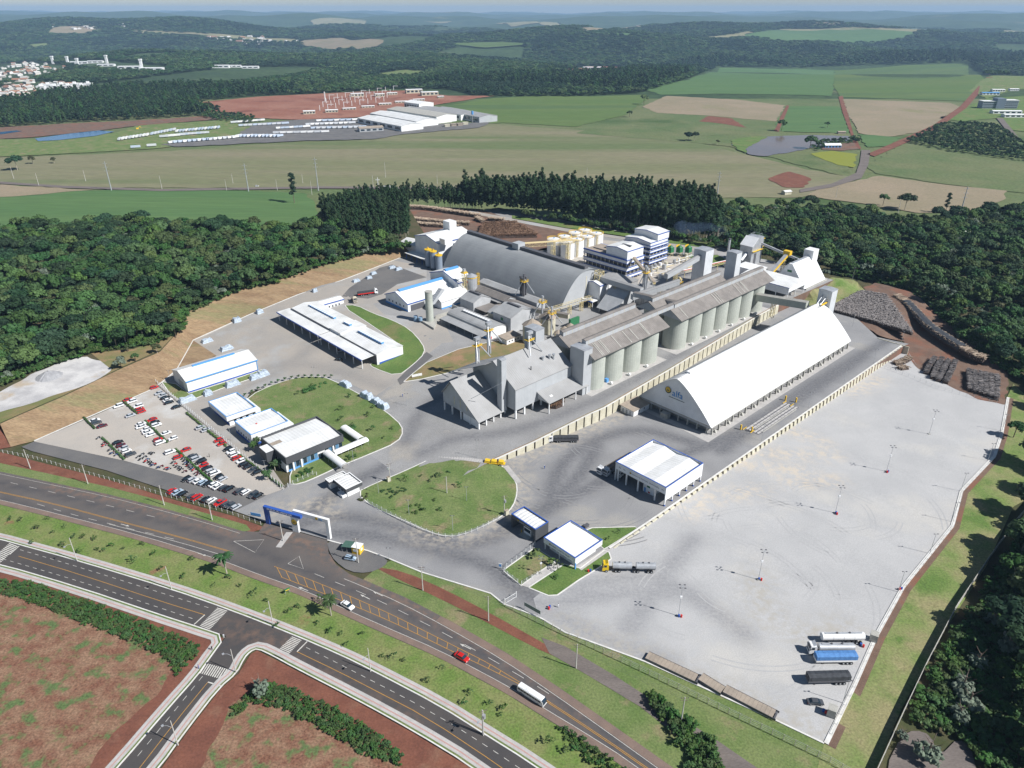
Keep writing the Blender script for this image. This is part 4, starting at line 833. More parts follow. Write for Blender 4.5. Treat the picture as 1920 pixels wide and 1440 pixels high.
for i in range(6):T.add('post',STEEL,MB().box(247.8,248,290+i*7.2,290.2+i*7.2,Z,Z+3.4))
T.add('dado',LBLUE,MB().box(252.88,252.99,289,327,Z,Z+1.3));T.add('end_door',REDP,MB().box(254.2,255.3,288.9,288.99,Z+.2,Z+1.6))
T=Th('grey_mill_house','tall plain grey sheet mill house with ridge vent and small green badge','factory building',278.5,295,Z)
gable(T,268.5,288.5,287,302.5,Z,Z+9.5,Z+13,'v',GWALLV,GROOFV,.3);T.add('ridge_vent',DSTEEL,MB().box(277.8,279.4,289.5,300,Z+13.15,Z+13.7));T.add('sign_panel',GREENP,MB().box(268.38,268.49,293.6,295.6,Z+6.3,Z+8));T.add('pipe',DSTEEL,MB().tube((268.3,290,Z+.5),(268.3,290,Z+4),.15).tube((268.3,290,Z+4),(268.3,299,Z+4.5),.15))
gable(T,270,283,302.7,309,Z,Z+7,Z+9.5,'v',CREAM,GROOFV,.3,wallname='rear_wall')
T=Th('grey_sheet_house','smaller grey sheet house between the barrel store and the low brown sheds','factory building',281,333.5,Z)
gable(T,274,288.5,327,340,Z,Z+6.5,Z+9.5,'v',GWALLV,GROOFV,.3);T.add('ridge_vent',DSTEEL,MB().box(280.5,282,328.5,338.5,Z+9.65,Z+10.3));T.add('lean_to',GROOF,MB().prism([(288.55,Z+5),(294,Z+3.5),(294,Z+3.3),(288.55,Z+4.7)],'y',321,333));T.add('porch_roof',BROOF,MB().box(275,292,316.5,326.8,Z+3,Z+3.2))
T=Th('meter_house','small white house with tan roof below the grey mill house','shed',261,280,Z)
T.add('wall',WHITE,MB().box(255.6,266.4,276.5,283.2,Z,Z+3.2));T.add('roof',TANROOF,MB().prism([(276,Z+3.22),(283.7,Z+3.7),(283.7,Z+3.85),(276,Z+3.38)],'x',255,267));windows(T,'v-',256.5,265.5,Z+1.2,Z+2.2,4,1.2,276.5)
T=Th('brown_shed_row','row of low sheds with weathered brown roofs in front of the big grey arch','shed',301,318,Z)
gable(T,293,302,318,349,Z,Z+5,Z+7.2,'v',GWALL,BROOF,.4);gable(T,303,310.5,300,355,Z,Z+6.5,Z+7.8,'v',GWALL,GROOFV,.4,wallname='rear_wall');gable(T,291,301,296,317,Z,Z+4.5,Z+6.2,'v',DSTEEL,BROOF,.4,wallname='end_wall')
def cone_silo(name,label,u,v,r,h,ch,m=CREAM,rm=TANROOF,group=None,n=24):
 T=Th(name,label,'silo',u,v,Z,group);T.add('barrel',m,MB().cyl(u,v,Z,Z+h,r,n=n));T.add('cone_roof',rm,MB().cyl(u,v,Z+h+.01,Z+h+ch,r*1.12,.25,8));T.add('ladder',CYEL,MB().box(u-r-.3,u-r-.05,v-.25,v+.25,Z,Z+h));return T
cone_silo('grain_silo','cream concrete silo with pale cone roof nearest the receiving house',269.7,270.7,5.2,10.5,3.6)
cone_silo('grain_silo','cream concrete silo with pale cone roof next to the green container',286.2,274.4,4.8,9.5,3.4)
for i,(a,b)in enumerate(((289.6,263.8),(295.6,264.6),(283,262.6))):cone_silo('hopper_tank',('small steel hopper tank beside the silo roofs','small steel hopper tank with a brown cone by the green container','squat steel tank behind the terrace roof')[i],a,b,2.3,4.2,1.6,STEEL,TANROOF,'hopper tanks',14)
one('green_container','dark green container standing at the edge of the silo court','container',GREENP,MB().box(300,308,268.5,270,Z,Z+5.4),304,269,Z)
def legs(name,label,u,v,h,n,m=STEEL,group='bucket elevators',br=True):
 T=Th(name,label,'elevator',u,v,Z,group)
 for i in range(n):
  a,b=u+(i%2)*1.6,v+(i//2)*1.6;T.add('leg_pipe',m,MB().bar((a,b,Z),(a,b,Z+h-(i%3)*1.3),.75));T.add('head',m,MB().box(a-.6,a+.6,b-.6,b+.6,Z+h-(i%3)*1.3+.01,Z+h-(i%3)*1.3+1.2))
 p=T.add('platform',YEL,MB().box(u-1.4,u+2.6,v-1.4,v+2.6,Z+h-3.2,Z+h-3.05));rl=MB()
 for zz in(.6,1.1):
  for q in(((u-1.4,v-1.4),(u+2.6,v-1.4)),((u-1.4,v+2.6),(u+2.6,v+2.6)),((u-1.4,v-1.4),(u-1.4,v+2.6)),((u+2.6,v-1.4),(u+2.6,v+2.6))):rl.bar((*q[0],Z+h-3+zz),(*q[1],Z+h-3+zz),.12)
 T.add('rail',YEL,rl,p)
 if br:T.add('spout',STEEL,MB().tube((u,v,Z+h-1),(u+5,v-4,Z+h*.45),.3).tube((u,v,Z+h-1),(u-4,v+4,Z+h*.4),.3))
 return T
legs('bucket_elevator','cluster of dark steel bucket elevators in front of the big grey arch',304.5,313,20,5,DSTEEL);legs('bucket_elevator','single bucket elevator with yellow deck behind the cone roofed silos',288.5,281,19,1,STEEL)
legs('bucket_elevator','slim elevator pipe beside the pale cone roof',283.5,268.5,17,1,STEEL)
T=Th('lattice_tower','slender yellow and grey lattice tower beside the feed mill','tower',286.5,358.5-8,Z);T.add('lattice',CYEL,MB().lattice(286.5,350.5,Z,Z+19,2.2));T.add('platform',YEL,MB().box(284.8,288.2,348.8,352.2,Z+17.6,Z+18.2));T.add('head',STEEL,MB().box(285.7,287.3,349.7,351.3,Z+19.01,Z+20.5));T.add('spout',STEEL,MB().tube((286.5,350.5,Z+18),(291,355.5,Z+13),.25))
T=Th('galvanised_tank','galvanised steel tank with yellow rim railing beside the lattice tower','tank',293,351,Z);T.add('barrel',STEEL,MB().cyl(293,351,Z+3,Z+14,3.7,n=18));T.add('roof',STEEL,MB().cyl(293,351,Z+14.01,Z+15.6,3.9,.5,18));T.add('rail',YEL,MB().prism([(293+3.9*math.cos(t),351+3.9*math.sin(t))for t in np.linspace(0,2*math.pi,16,False)],'z',Z+13.2,Z+13.6));T.add('skirt',DSTEEL,MB().cyl(293,351,Z,Z+2.99,3.2,n=14));T.add('stair',YEL,MB().lattice(297.8,350,Z,Z+15,1.4));T.add('plate',REDP,MB().box(289.1,289.25,350.6,351.6,Z+10,Z+11.4))
for i,(a,b,h)in enumerate(((309.8,420,13),(309.8,413.8,13),(309.8,407.4,11.5))):
 T=Th('flour_silo',('leftmost of three slim blue grey silos with yellow tops','middle one of three slim blue grey silos with yellow tops','rightmost of three slim blue grey silos with yellow tops')[i],'silo',a,b,Z,'slim silos');T.add('barrel',mat('silo_blue%d'%i,(.26,.31,.38),rough=.5,metal=.2),MB().cyl(a,b,Z+1,Z+h,2.5,n=18));T.add('deck',YEL,MB().cyl(a,b,Z+h+.01,Z+h+.6,2.7,n=14));T.add('post',YEL,MB().box(a-.3,a+.3,b-.3,b+.3,Z+h+.61,Z+h+2.2));T.add('skirt',DSTEEL,MB().cyl(a,b,Z,Z+.99,2.,n=12))
# ------------ big grey arch and the white block behind it
T=Th('grey_arch_hall','enormous grey ribbed arch hall with a dark ridge line','warehouse',337,347,Z)
pr=arch_prof(337,25,Z+2.2,29.5,16,2.15);T.add('roof',mat('arch_sheet',(.32,.33,.335),(.27,.28,.285),sc=.08,rough=.5,fine=.06,stripe=(1,1.3,.4)),MB().prism(pr+[(a,b-.35)for a,b in pr[::-1]],'y',288.5,406));T.add('gable_wall',GWALL,MB().prism([(312.2,Z),(361.8,Z)]+[(a,b-.4)for a,b in pr[::-1]],'y',289.2,289.5));T.add('gable_wall',GWALL,MB().prism([(312.2,Z),(361.8,Z)]+[(a,b-.4)for a,b in pr[::-1]],'y',405,405.3));T.add('base_wall',CONC,MB().box(311.4,311.9,289,405.5,Z,Z+2.3).box(362.1,362.6,289,405.5,Z,Z+2.3));T.add('gable_strip',CREAM,MB().box(336.2,336.9,289.08,289.18,Z,25))
T.add('ridge_gallery',DSTEEL,MB().box(335.3,338.7,290,405.5,29.6,31.4));T.add('head_house',GWALL,MB().box(333.5,340,349,355,29.6,33.6))
T=Th('white_block','white windowless block with shallow gable and rooftop headhouse behind the grey arch','factory building',334,430,Z)
gable(T,317,351,416.5,445.5,Z,23,26.5,'u',WWALLV,WROOF,.4,trim=BLUE);T.add('headhouse',WHITE,MB().box(338,344.5,429,437,24.5,32.5));T.add('canopy',WROOFV,MB().box(309,316.9,420,449,Z+4.2,Z+4.6));T.add('dock_door',BLUE,MB().box(316.8,316.99,418,444,Z,Z+3.4))
for i in range(5):T.add('canopy_post',BLUE,MB().box(309.4,309.8,421+i*6.6,421.4+i*6.6,Z,Z+4.19))
T.add('side_box',WHITE,MB().box(318,325,410,416.4,23,27));gable(T,318,330,446,466,Z,Z+8,Z+10,'v',WWALLV,WROOFV,.3,wallname='low_wall')
# ------------ receiving house
zb=3.4
T=Th('receiving_shed','steep grey A frame truck tipping shed in front of the silos','shed',193,233,zb)
prof=[(219.4,7.2),(239.5,21),(246.5,12.8),(246.5,13.1),(239.5,21.35),(219.2,7.45)]
T.add('roof',GROOF,MB().prism(prof,'x',185,203));T.add('gable_wall',GWALLV,MB().prism([(220,7.3),(239.5,20.9),(246.3,12.8),(246.3,7.8)],'x',186,186.25));T.add('base_wall',WHITE,MB().box(186.3,186.6,221,232,zb,7.2))
for v in(220.4,226.5,233.2,239.6,245.5):T.add('column',WHITE,MB().box(186,186.6,v,v+.6,zb-.3,7.6 if v>220 else 7.2))
for u in(190.5,195,199.5):T.add('column',WHITE,MB().box(u,u+.6,220.4,221,zb,7.6))
for v in(228.4,233,237.4):T.add('wall_light',CREAM,MB().box(185.88,185.99,v,v+.7,9.5,13.6))
T.add('far_wall',GWALLV,MB().prism([(220,8),(239.5,20.9),(246.3,12.8),(246.3,7.8)],'x',202.5,202.75))
T=Th('receiving_house','big grey gabled grain receiving house raised on columns beside the silos','factory building',222,229,5)
gable(T,203.2,241,214,244,9.0,20.2,29.6,'u',GWALL,GROOF,.5,ridge=229)
for i in range(6):T.add('column',WHITE,MB().box(203.6+i*5.6,204.3+i*5.6,214.3,215,3.9,8.99))
for v in(222,230,243):T.add('column',WHITE,MB().box(203.6,204.3,v,v+.7,3.9,8.99))
T.add('hopper',STEEL,MB().cyl(211,220,5.2,8.9,.8,1.9,4).cyl(217,220,5.2,8.9,.8,1.9,4).cyl(223,220,5.4,8.9,.8,1.9,4));T.add('undercroft',CREAM,MB().box(207,240,226,226.4,4.5,8.9).box(232,232.4,215,226,5.5,8.9))
c=T.add('lean_to',GROOF,MB().prism([(205.6,10.6),(213.9,13.8),(213.9,14.05),(205.4,10.8)],'x',217,245));T.add('lean_to_end',GWALLV,MB().prism([(205.9,10.6),(213.8,13.7),(213.8,10.6)],'x',217.3,217.5),c);T.add('skylight',WHITE,MB().prism([(208.4,11.95),(209.4,12.34),(209.4,12.42),(208.4,12.03)],'x',221,222.6),c)
for u in(217.4,227,236,244):T.add('post',WHITE,MB().box(u,u+.4,206,206.4,5.1,10.8),c)
for i,(u,v)in enumerate(((228,221),(232,220.4),(234,219.6))):T.add('roof_fan',STEEL,MB().cyl(u,v,22,26.2,.55,n=10).cyl(u,v,26.21,26.7,.8,n=10))
T.add('vent_pipe',DSTEEL,MB().cyl(218,219,22,25.4,.25,n=8));T.add('cable',STEEL,MB().tube((195.5,215,26),(188,228,15.5),.12))
T.add('rear_wing',GROOF,MB().prism([(229.5,29.2),(256,16),(256,15.8),(229.5,29.0)],'x',198,216))
tower('stair_tower','narrow grey stair tower between the tipping shed and the receiving house',199.6,202.6,219.5,222.6,7.5,34,GWALL)
tower('stair_tower','grey lift tower at the near end of the silo roofs',241.4,247.5,206.5,215.5,6,30,GWALL)
T=tower('stair_tower','low grey tower house behind the receiving house ridge',235,241,233,241,18,34,GWALL);T.add('opening',DSTEEL,MB().box(234.9,234.99,236.4,237.4,28.5,30.5))
for i,(u,v,zt)in enumerate(((208,247,33),(220,252,36),(225,228,37))):
 T=Th('spout_tower',('steel spout tower at the left end of the receiving house ridge','steel spout tower behind the receiving house ridge','steel spout tower with yellow deck standing on the receiving house roof')[i],'tower',u,v,20,'spout towers')
 T.add('mast',STEEL,MB().bar((u,v,20),(u,v,zt),.8).bar((u+1.4,v,20),(u+1.4,v,zt-1),.8));T.add('platform',YEL,MB().box(u-1.5,u+2.8,v-1.5,v+1.5,zt-3,zt-2.8).box(u-1.5,u+2.8,v-1.5,v-1.4,zt-2.2,zt-2.0));T.add('head',STEEL,MB().box(u-.9,u+2.2,v-.9,v+.9,zt+.01,zt+1.4));T.add('spout',STEEL,MB().tube((u,v,zt-.6),(u+6,v-3.5,zt-9.5),.28).tube((u,v,zt-.6),(u-3,v-4.5,zt-9),.28).tube((u,v,zt-.6),(u+5,v+4,zt-10),.28))
# ------------ silo batteries
def battery(name,label,u0,n,sp,nback,gal0,gal1):
 T=Th(name,label,'silo',u0+n*sp/2,219,Z);r=sp/2-.12;me=MB().cyl(0,0,0,19.3,r,n=36).mesh('silo');me.shade_smooth()if False else None
 for row,v in((0,205.2+r),(1,205.6+3*r)):
  k=n if row==0 else nback
  for i in range(k):o=obj('silo',me,T.e,SILO);o.location=(u0+sp*(i+.5)-T.o[0],v-T.o[1],0)
  a,b=u0-1.2,u0+k*sp+1.2;w=r+2.1;zr=30.4
  ro=T.add('roof',BROOF,MB().prism([(v-w,25.3),(v,zr),(v+w,25.3),(v+w,25.05),(v,zr-.3),(v-w,25.05)],'x',a,b));T.add('roof_end',GWALLV,MB().prism([(v-w+.3,25.2),(v,zr-.3),(v+w-.3,25.2)],'x',a+.3,a+.5),ro);T.add('roof_end',GWALLV,MB().prism([(v-w+.3,25.2),(v,zr-.3),(v+w-.3,25.2)],'x',b-.5,b-.3),ro)
  T.add('soffit',CONC,MB().box(u0,b-1.2,v-r,v+r,25.31,25.45),ro);g0,g1=(gal0,gal1)if row==0 else(a+2,b-1)
  g=T.add('ridge_gallery',GWALL,MB().box(g0,g1,v-1.3,v+1.3,zr-.6,zr+1.7));T.add('gallery_roof',BROOF,MB().prism([(v-1.6,zr+1.71),(v,zr+2.2),(v+1.6,zr+1.71)],'x',g0-.2,g1+.2),g)
  for i in range(int((g1-g0)/4.6)):T.add('gallery_post',CREAM,MB().box(g0+2+i*4.6,g0+2.25+i*4.6,v-1.36,v-1.305,zr-.5,zr+1.65),g)
  if row==0:
   for i in range(k-1):
    f=T.add('aeration_fan',WHITE,MB().tube((u0+sp*(i+1)-.5,204.4,Z+.9),(u0+sp*(i+1)+.5,204.4,Z+.9),.75,n=12).box(u0+sp*(i+1)-.3,u0+sp*(i+1)+.3,204.2,206,Z,Z+.7))
   R2=random.Random(u0)
   for i in range(9):u=a+R2.uniform(2,b-a-2);T.add('clear_sheet',CONC,MB().prism([(v-w+.4+.1,25.3+.28),(v-1.9,zr-.80),(v-1.9,zr-.74),(v-w+.4+.1,25.36+.28)],'x',u,u+.5),ro)
 return T
TA=battery('silo_battery','near block of tall concrete silos, four in front, under brown gabled roofs',246.5,4,14.6,4,247.6,320)
TB=battery('silo_battery','far block of tall concrete silos, seven in front, under brown gabled roofs',318,7,13.8,5,320.2,414)
tower('elevator_tower','broad pale elevator tower behind the far silo roofs',421,430.5,257,266.5,Z,30.5);tower('elevator_tower','slim grey elevator tower rising between the far silo roofs',393,399,218.5,225.5,24,43.5)
def gallery(name,label,p,q,w=3.2,h=3.,m=GWALL,rm=BROOF,legs_=(),group='conveyor galleries'):
 T=Th(name,label,'conveyor',p[0],p[1],min(p[2],q[2]),group);P,Q=Vector(p),Vector(q);d=(Q-P);a=d.cross(Vector((0,0,1))).normalized()*w/2;up=Vector((0,0,h))
 mb=MB();i0=len(mb.v);mb.v+=[tuple(x)for x in(P-a,P+a,P+a+up,P-a+up,Q-a,Q+a,Q+a+up,Q-a+up)];mb.f+=[[0,1,2,3],[7,6,5,4],[1,0,4,5],[2,1,5,6],[0,3,7,4],[3,2,6,7]]
 T.add('duct',m,mb);mb=MB();up2=up+Vector((0,0,.02));a2=a*1.1;mb.v+=[tuple(x)for x in(P-a2+up2,P+a2+up2,P+up*1.18,Q-a2+up2,Q+a2+up2,Q+up*1.18)];mb.f+=[[0,2,1],[3,4,5],[0,3,5,2],[1,2,5,4]];T.add('roof',rm,mb)
 for t in legs_:
  c=P.lerp(Q,t);T.add('trestle',CYEL,MB().lattice(c.x,c.y,Z,c.z-.05,2.,.2))
 return T
gallery('conveyor_gallery','pale concrete conveyor bridge from the far silos to the white arched hall',(403,206,14.5),(403,174,18),4.,4.2,SILO,CONC,(.35,)).e
gallery('conveyor_gallery','grey conveyor gallery running from the big arch tower to the process court',(345,293,21),(345.5,252,21),3.4,3.4,GWALL,GROOF,(.5,))
gallery('conveyor_gallery','grey conveyor gallery climbing behind the far silo roofs',(336,252,19.5),(366,240,25),3.,3.,GWALL,GROOF,(.6,))
gallery('conveyor_gallery','dark conveyor gallery crossing onto the near silo ridge',(333,248,23.5),(329.5,214,27.5),3.,2.6,GWALLV,BROOF,(.4,))
gallery('conveyor_gallery','low weathered conveyor gallery behind the cone roofed silos',(291,296,Z+6),(300,270,Z+6),2.6,2.6,CREAM,BROOF,(.4,))
gallery('conveyor_gallery','grey conveyor gallery rising to the broad elevator tower',(384,262,19),(421,262,24),3.,3.,GWALL,GROOF,(.3,))
T=Th('yellow_conveyor','long pale yellow conveyor bridge on trestles beyond the grey arch','conveyor',345,352,Z,'conveyor galleries');T.add('truss',CYEL,MB().truss((342,354,29),(386,341,25.5),2.6,2.4));T.add('cover',mat('pale_yellow_cover',(.62,.50,.27),rough=.6),MB().bar((341,354.3,31.6),(386,341,28.1),3.0,.35))
for u,v in((366,347),(378,343.5)):T.add('trestle',CYEL,MB().lattice(u,v,Z,26,2.2,.22))
T=Th('lattice_tower','tall cream lattice stair tower against the end of the grey arch','tower',344.5,289.5-3,Z);T.add('lattice',CYEL,MB().lattice(344.5,285.5,Z,27.5,4.2,.26,2.6));
for k in range(6):T.add('flight',CYEL,MB().bar((343,284.4+(k%2)*2,Z+k*3.4),(346,284.4+(k%2)*2,Z+3.2+k*3.4),.9,.18))
T=Th('pipe_rack','cream pipe bridge crossing the court below the grey arch','pipe rack',305,285,Z);T.add('truss',CYEL,MB().truss((296,286,Z+6),(335,283,Z+6),2.,2.));T.add('pipe',STEEL,MB().tube((296,285.6,Z+6.4),(335,282.6,Z+6.4),.3).tube((296,286.5,Z+6.5),(335,283.5,Z+6.5),.25))
for u in(297,306,316,326,334):T.add('trestle',CYEL,MB().lattice(u,285.5-(u-297)*.075,Z,Z+6,1.6,.2))
# ------------ process buildings
def banded(name,label,u0,u1,v0,v1,levels,zt):
 """process building: open floors between white bands with blue edges"""
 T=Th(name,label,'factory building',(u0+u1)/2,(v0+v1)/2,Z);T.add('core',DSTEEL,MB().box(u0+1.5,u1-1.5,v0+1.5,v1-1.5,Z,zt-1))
 for(za,zb_)in levels:
  b=T.add('band',WWALL,MB().box(u0,u1,v0,v0+.3,za,zb_).box(u0,u0+.3,v0+.31,v1,za,zb_).box(u1-.3,u1,v0+.31,v1,za,zb_));T.add('band_edge',BLUE,MB().box(u0-.5,u1+.5,v0-.5,v0-.02,zb_-.35,zb_).box(u0-.5,u0-.02,v0-.01,v1+.4,zb_-.35,zb_).box(u1+.02,u1+.5,v0-.01,v1+.4,zb_-.35,zb_).box(u0-.5,u1+.5,v0-.3,v0-.02,za,za+.3).box(u0-.3,u0-.02,v0-.01,v1+.4,za,za+.3),b);T.add('floor',CONC,MB().box(u0+.31,u1-.31,v0+.31,v1-.05,za+.1,za+.3),b)
 n=int((u1-u0)/4);k=int((v1-v0)/4)
 for i in range(n+1):T.add('column',CREAM,MB().box(u0+.4+i*(u1-u0-1.2)/n,u0+.8+i*(u1-u0-1.2)/n,v0+.5,v0+.9,Z,zt-.5))
 for i in range(1,k+1):T.add('column',CREAM,MB().box(u0+.5,u0+.9,v0+.5+i*(v1-v0-1.2)/k,v0+.9+i*(v1-v0-1.2)/k,Z,zt-.5))
 return T
T=banded('process_building','long white process building with blue banded open floors beside the arch',390,409,299,339,((8.2,10.6),(13.2,16),(18.6,21.4)),21.4)
T.add('roof',TANROOF,MB().box(390.4,408.6,318.8,338.6,21.0,21.35));gable(T,390.6,408.4,299.6,318.6,21.45,27.4,28.8,'u',WWALLV,WROOF,.2,trim=BLUE);T.add('roof_duct',DSTEEL,MB().box(396,397,322,335,21.4,21.9).box(402,403.5,324,330,21.4,21.9));T.add('roof_light',DSTEEL,MB().box(398,400,303,311,28.9,29.1));T.add('blue_band',BLUE,MB().box(389.6,390.0,299,338.8,21.5,22.0))
T=banded('process_building','taller white stepped process building with blue bands at the back of the court',425,446.5,305.5,330,((9.5,11.6),(13.6,15.8),(17.6,19.8),(21,23)),23)
gable(T,425.3,446.2,306,329.6,23.1,25.2,26.6,'u',WWALLV,WROOF,.2,trim=BLUE);gable(T,433,446.6,305.6,327,25.4,30.2,31.4,'u',WWALLV,WROOF,.25,trim=BLUE,wallname='upper_wall')
one('roof_link','low grey roofed link between the process building and the conveyor','shed',GROOF,MB().box(366,388,286,310,Z+5,Z+5.5).box(366.5,387.5,286.5,309.5,Z,Z+4.9),377,298,Z)
T=Th('dispatch_block','white dispatch block with dock canopy beside the cream lattice tower','factory building',348,287,Z);T.add('wall',WWALLV,MB().box(339,346.5,279.5,291,Z,20));gable(T,338.9,346.6,279.4,291.1,20.01,20.4,22,'u',WWALLV,WROOF,.2,trim=BLUE,wallname='attic');T.add('wing',WHITE,MB().prism([(279,Z),(289,Z),(289,18),(279,20)],'x',346.6,357));T.add('dock_canopy',WROOFV,MB().box(333,338.9,280,290,Z+4.6,Z+5));T.add('canopy_edge',BLUE,MB().box(332.7,332.99,280,290,Z+4.3,Z+5.1));T.add('dock_door',DSTEEL,MB().box(338.85,338.99,281,289.5,Z,Z+4));T.add('dock_post',WHITE,MB().box(333.4,333.7,280.4,280.7,Z,Z+4.59).box(333.4,333.7,289.2,289.5,Z,Z+4.59))
T=Th('inclined_hopper_house','grey slanted hopper house leaning over the silo court','factory building',342,268,Z);T.add('body',GWALLV,MB().prism([(331.5,Z+3),(342.5,Z+3),(357,Z+12),(355,Z+14.5),(346,Z+14.5)],'y',261,275.5));T.add('leg',STEEL,MB().box(333,333.6,262,262.6,Z,Z+3.4).box(341,341.6,262,262.6,Z,Z+3).box(333,333.6,274,274.6,Z,Z+3.4).box(352,352.6,262,262.6,Z,Z+9))
T=Th('crusher_shed','flat grey roofed white shed beside the dark elevator cluster','shed',372,266,Z);T.add('wall',WHITE,MB().box(362,384,256,276,Z,Z+6.5));T.add('roof',GROOF,MB().prism([(255.6,Z+6.51),(276.4,Z+7.6),(276.4,Z+7.8),(255.6,Z+6.75)],'x',361.6,384.4));T.add('trim',BLUE,MB().box(361.5,384.5,255.4,255.59,Z+6.3,Z+6.8));T.add('opening',DSTEEL,MB().box(366,378,255.85,255.99,Z,Z+4))
legs('bucket_elevator','tall dark elevator cluster beside the flat grey roofed shed',362,262,25,4,STEEL);legs('bucket_elevator','pair of elevator legs with yellow deck before the broad tower',385,252,15,2,CYEL)
cone_silo('surge_bin','small surge bin with yellow railing in front of the broad elevator tower',380,237,3.,12,2.,STEEL,CYEL)
T=Th('incline_conveyor','brown inclined conveyor leading out of the white process building','conveyor',396,297,20,'conveyor galleries');T.add('belt',CYEL,MB().bar((396,298,22),(372,262,18.5),1.8,1.2));T.add('cover',TANROOF,MB().bar((396,298,23),(372,262,19.5),2.,.2))
tk=[(401,365),(411,364.5),(423,364.5),(435,365.5),(399,377.5),(410.5,377),(424,378),(435.5,378)]
tl=('first white storage tank in the front row, nearest the yellow conveyor','second white storage tank in the front row','third white storage tank in the front row','fourth white storage tank in the front row, farthest right','first white storage tank in the back row, nearest the logs','second white storage tank in the back row','third white storage tank in the back row','fourth white storage tank in the back row, farthest right')
for(u,v),lb in zip(tk,tl):
 T=Th('storage_tank',lb+', with yellow rail','tank',u,v,Z,'storage tanks');T.add('shell',WHITE,MB().cyl(u,v,Z,Z+12.5,5.3,n=26));T.add('lid',WHITE,MB().cyl(u,v,Z+12.51,Z+13.1,5.35,.6,26));rl=MB()
 for zz in(12.9,13.6):
  P=[(u+5.45*math.cos(t),v+5.45*math.sin(t),Z+zz)for t in np.linspace(0,2*math.pi,21)]
  for a,b in zip(P[:-1],P[1:]):rl.bar(a,b,.18)
 T.add('rail',YEL,rl);T.add('stair',CYEL,MB().lattice(u-3.9,v-4.1,Z,Z+12.5,1.,.14));T.add('hatch',LBLUE,MB().cyl(u,v,Z+13.11,Z+13.7,.5,n=8))
one('tank_kerb','low concrete bund kerb around the white tanks','kerb',CONC,MB().box(391,445,356.5,357,Z,Z+1).box(391,445,386,386.5,Z,Z+1).box(391,391.5,357.01,385.99,Z,Z+1).box(444.5,445,357.01,385.99,Z,Z+1),418,371,Z)
T=Th('pipe_rack','long red and white pipe rack at the back of the process court','pipe rack',440,285,Z);T.add('truss',CYEL,MB().truss((410,280,Z+4),(470,268,Z+4),2.4,1.2));T.add('pipe',REDP,MB().tube((410,279.6,Z+5.4),(470,267.6,Z+5.4),.22));T.add('pipe',WHITE,MB().tube((410,280.6,Z+5.4),(470,268.6,Z+5.4),.28))
for i in range(8):T.add('trestle',CYEL,MB().box(411+i*8,411.3+i*8,279-i*1.6,279.3-i*1.6,Z,Z+4))
for i in range(4):
 u,v=457+i*5.2,318-i*4.6
 T=Th('cooling_tower',('leftmost','second from left','third from left','rightmost')[i]+' of the green cooling towers behind the process building','cooling tower',u,v,Z,'cooling towers');T.add('body',GREENP,MB().box(u-2,u+2,v-1.8,v+1.8,Z+3,Z+7));T.add('cone',GREENP,MB().cyl(u,v,Z+7.01,Z+8.2,2.,1.1,12));T.add('frame',CYEL,MB().lattice(u,v,Z,Z+3,3.6,.2));T.add('deck',YEL,MB().box(u-2.2,u+2.2,v+1.9,v+2.1,Z+7,Z+8.6))
R3=random.Random(5);mbp=Th('process_piping','tangle of pale process pipes and small vessels in the court','piping',440,297,Z)
for i in range(26):
 a,b=R3.uniform(412,468),R3.uniform(284,302);mbp.add('pipe',(WHITE,CYEL,STEEL)[i%3],MB().tube((a,b,Z+R3.uniform(.6,3)),(a+R3.uniform(4,12),b-R3.uniform(0,3),Z+R3.uniform(.6,3)),.22))
for i in range(12):a,b=R3.uniform(412,470),R3.uniform(284,304);mbp.add('vessel',(STEEL,WHITE,CREAM)[i%3],MB().cyl(a,b,Z,Z+R3.uniform(1.5,4.5),R3.uniform(.6,1.5),n=12))
# ------------ boiler house
T=Th('boiler_house','silver clad boiler house with slanting white roof and yellow landings','factory building',492,262,Z);T.add('body',STEEL,MB().prism([(484,Z),(499,Z),(499,26),(491,26),(484,20.5)],'y',257.5,267.5));T.add('roof',WHITE,MB().prism([(483.7,20.6),(491,26.15),(491,26.4),(483.6,20.9)],'y',257.2,267.8));T.add('door',DSTEEL,MB().box(488,491,257.35,257.49,Z,15));T.add('landing',YEL,MB().box(499.05,501,257.5,267,24,24.3).box(499.05,501,257.5,267,18,18.3).box(484,499,256,257.3,17,17.2));T.add('roof_rail',STEEL,MB().lattice(495,262,26.05,28,6,.15));T.add('duct',STEEL,MB().tube((478,262,Z+5),(484,262,Z+9),1.4,n=10).tube((478,262,Z+5),(473,269,Z+4),1.4,n=10))
T=Th('chimney_stack','slender steel boiler chimney giving off a wisp of blue smoke','chimney',473,270.5,Z);T.add('flue',STEEL,MB().cyl(473,270.5,Z,26,1.0,.85,16));T.add('rim',DSTEEL,MB().cyl(473,270.5,26.01,26.8,1.,.95,16));T.add('fan_casing',STEEL,MB().tube((470,268,Z+2),(470,270,Z+2),2.2,n=14));T.add('ladder',STEEL,MB().box(471.7,471.9,270,270.6,Z,25))
gallery('ash_conveyor','silver tube conveyor descending from the boiler house',(497,258,20),(512,230,9),1.6,1.6,STEEL,STEEL);
T=Th('fuel_conveyor','yellow sided inclined fuel conveyor next to the white A frame','conveyor',480,236,Z,'conveyor galleries');T.add('gallery',STEEL,MB().bar((462,232,Z+3),(491,233.5,20),2.2,1.6));T.add('side',YEL,MB().bar((462,230.6,Z+2.6),(491,232.1,19.6),.3,1.2));T.add('trestle',CYEL,MB().lattice(486,233,Z,16,2.,.25).lattice(474,232.5,Z,10,2.,.25));T.add('head',YEL,MB().box(489,492.5,231,236,19,22))
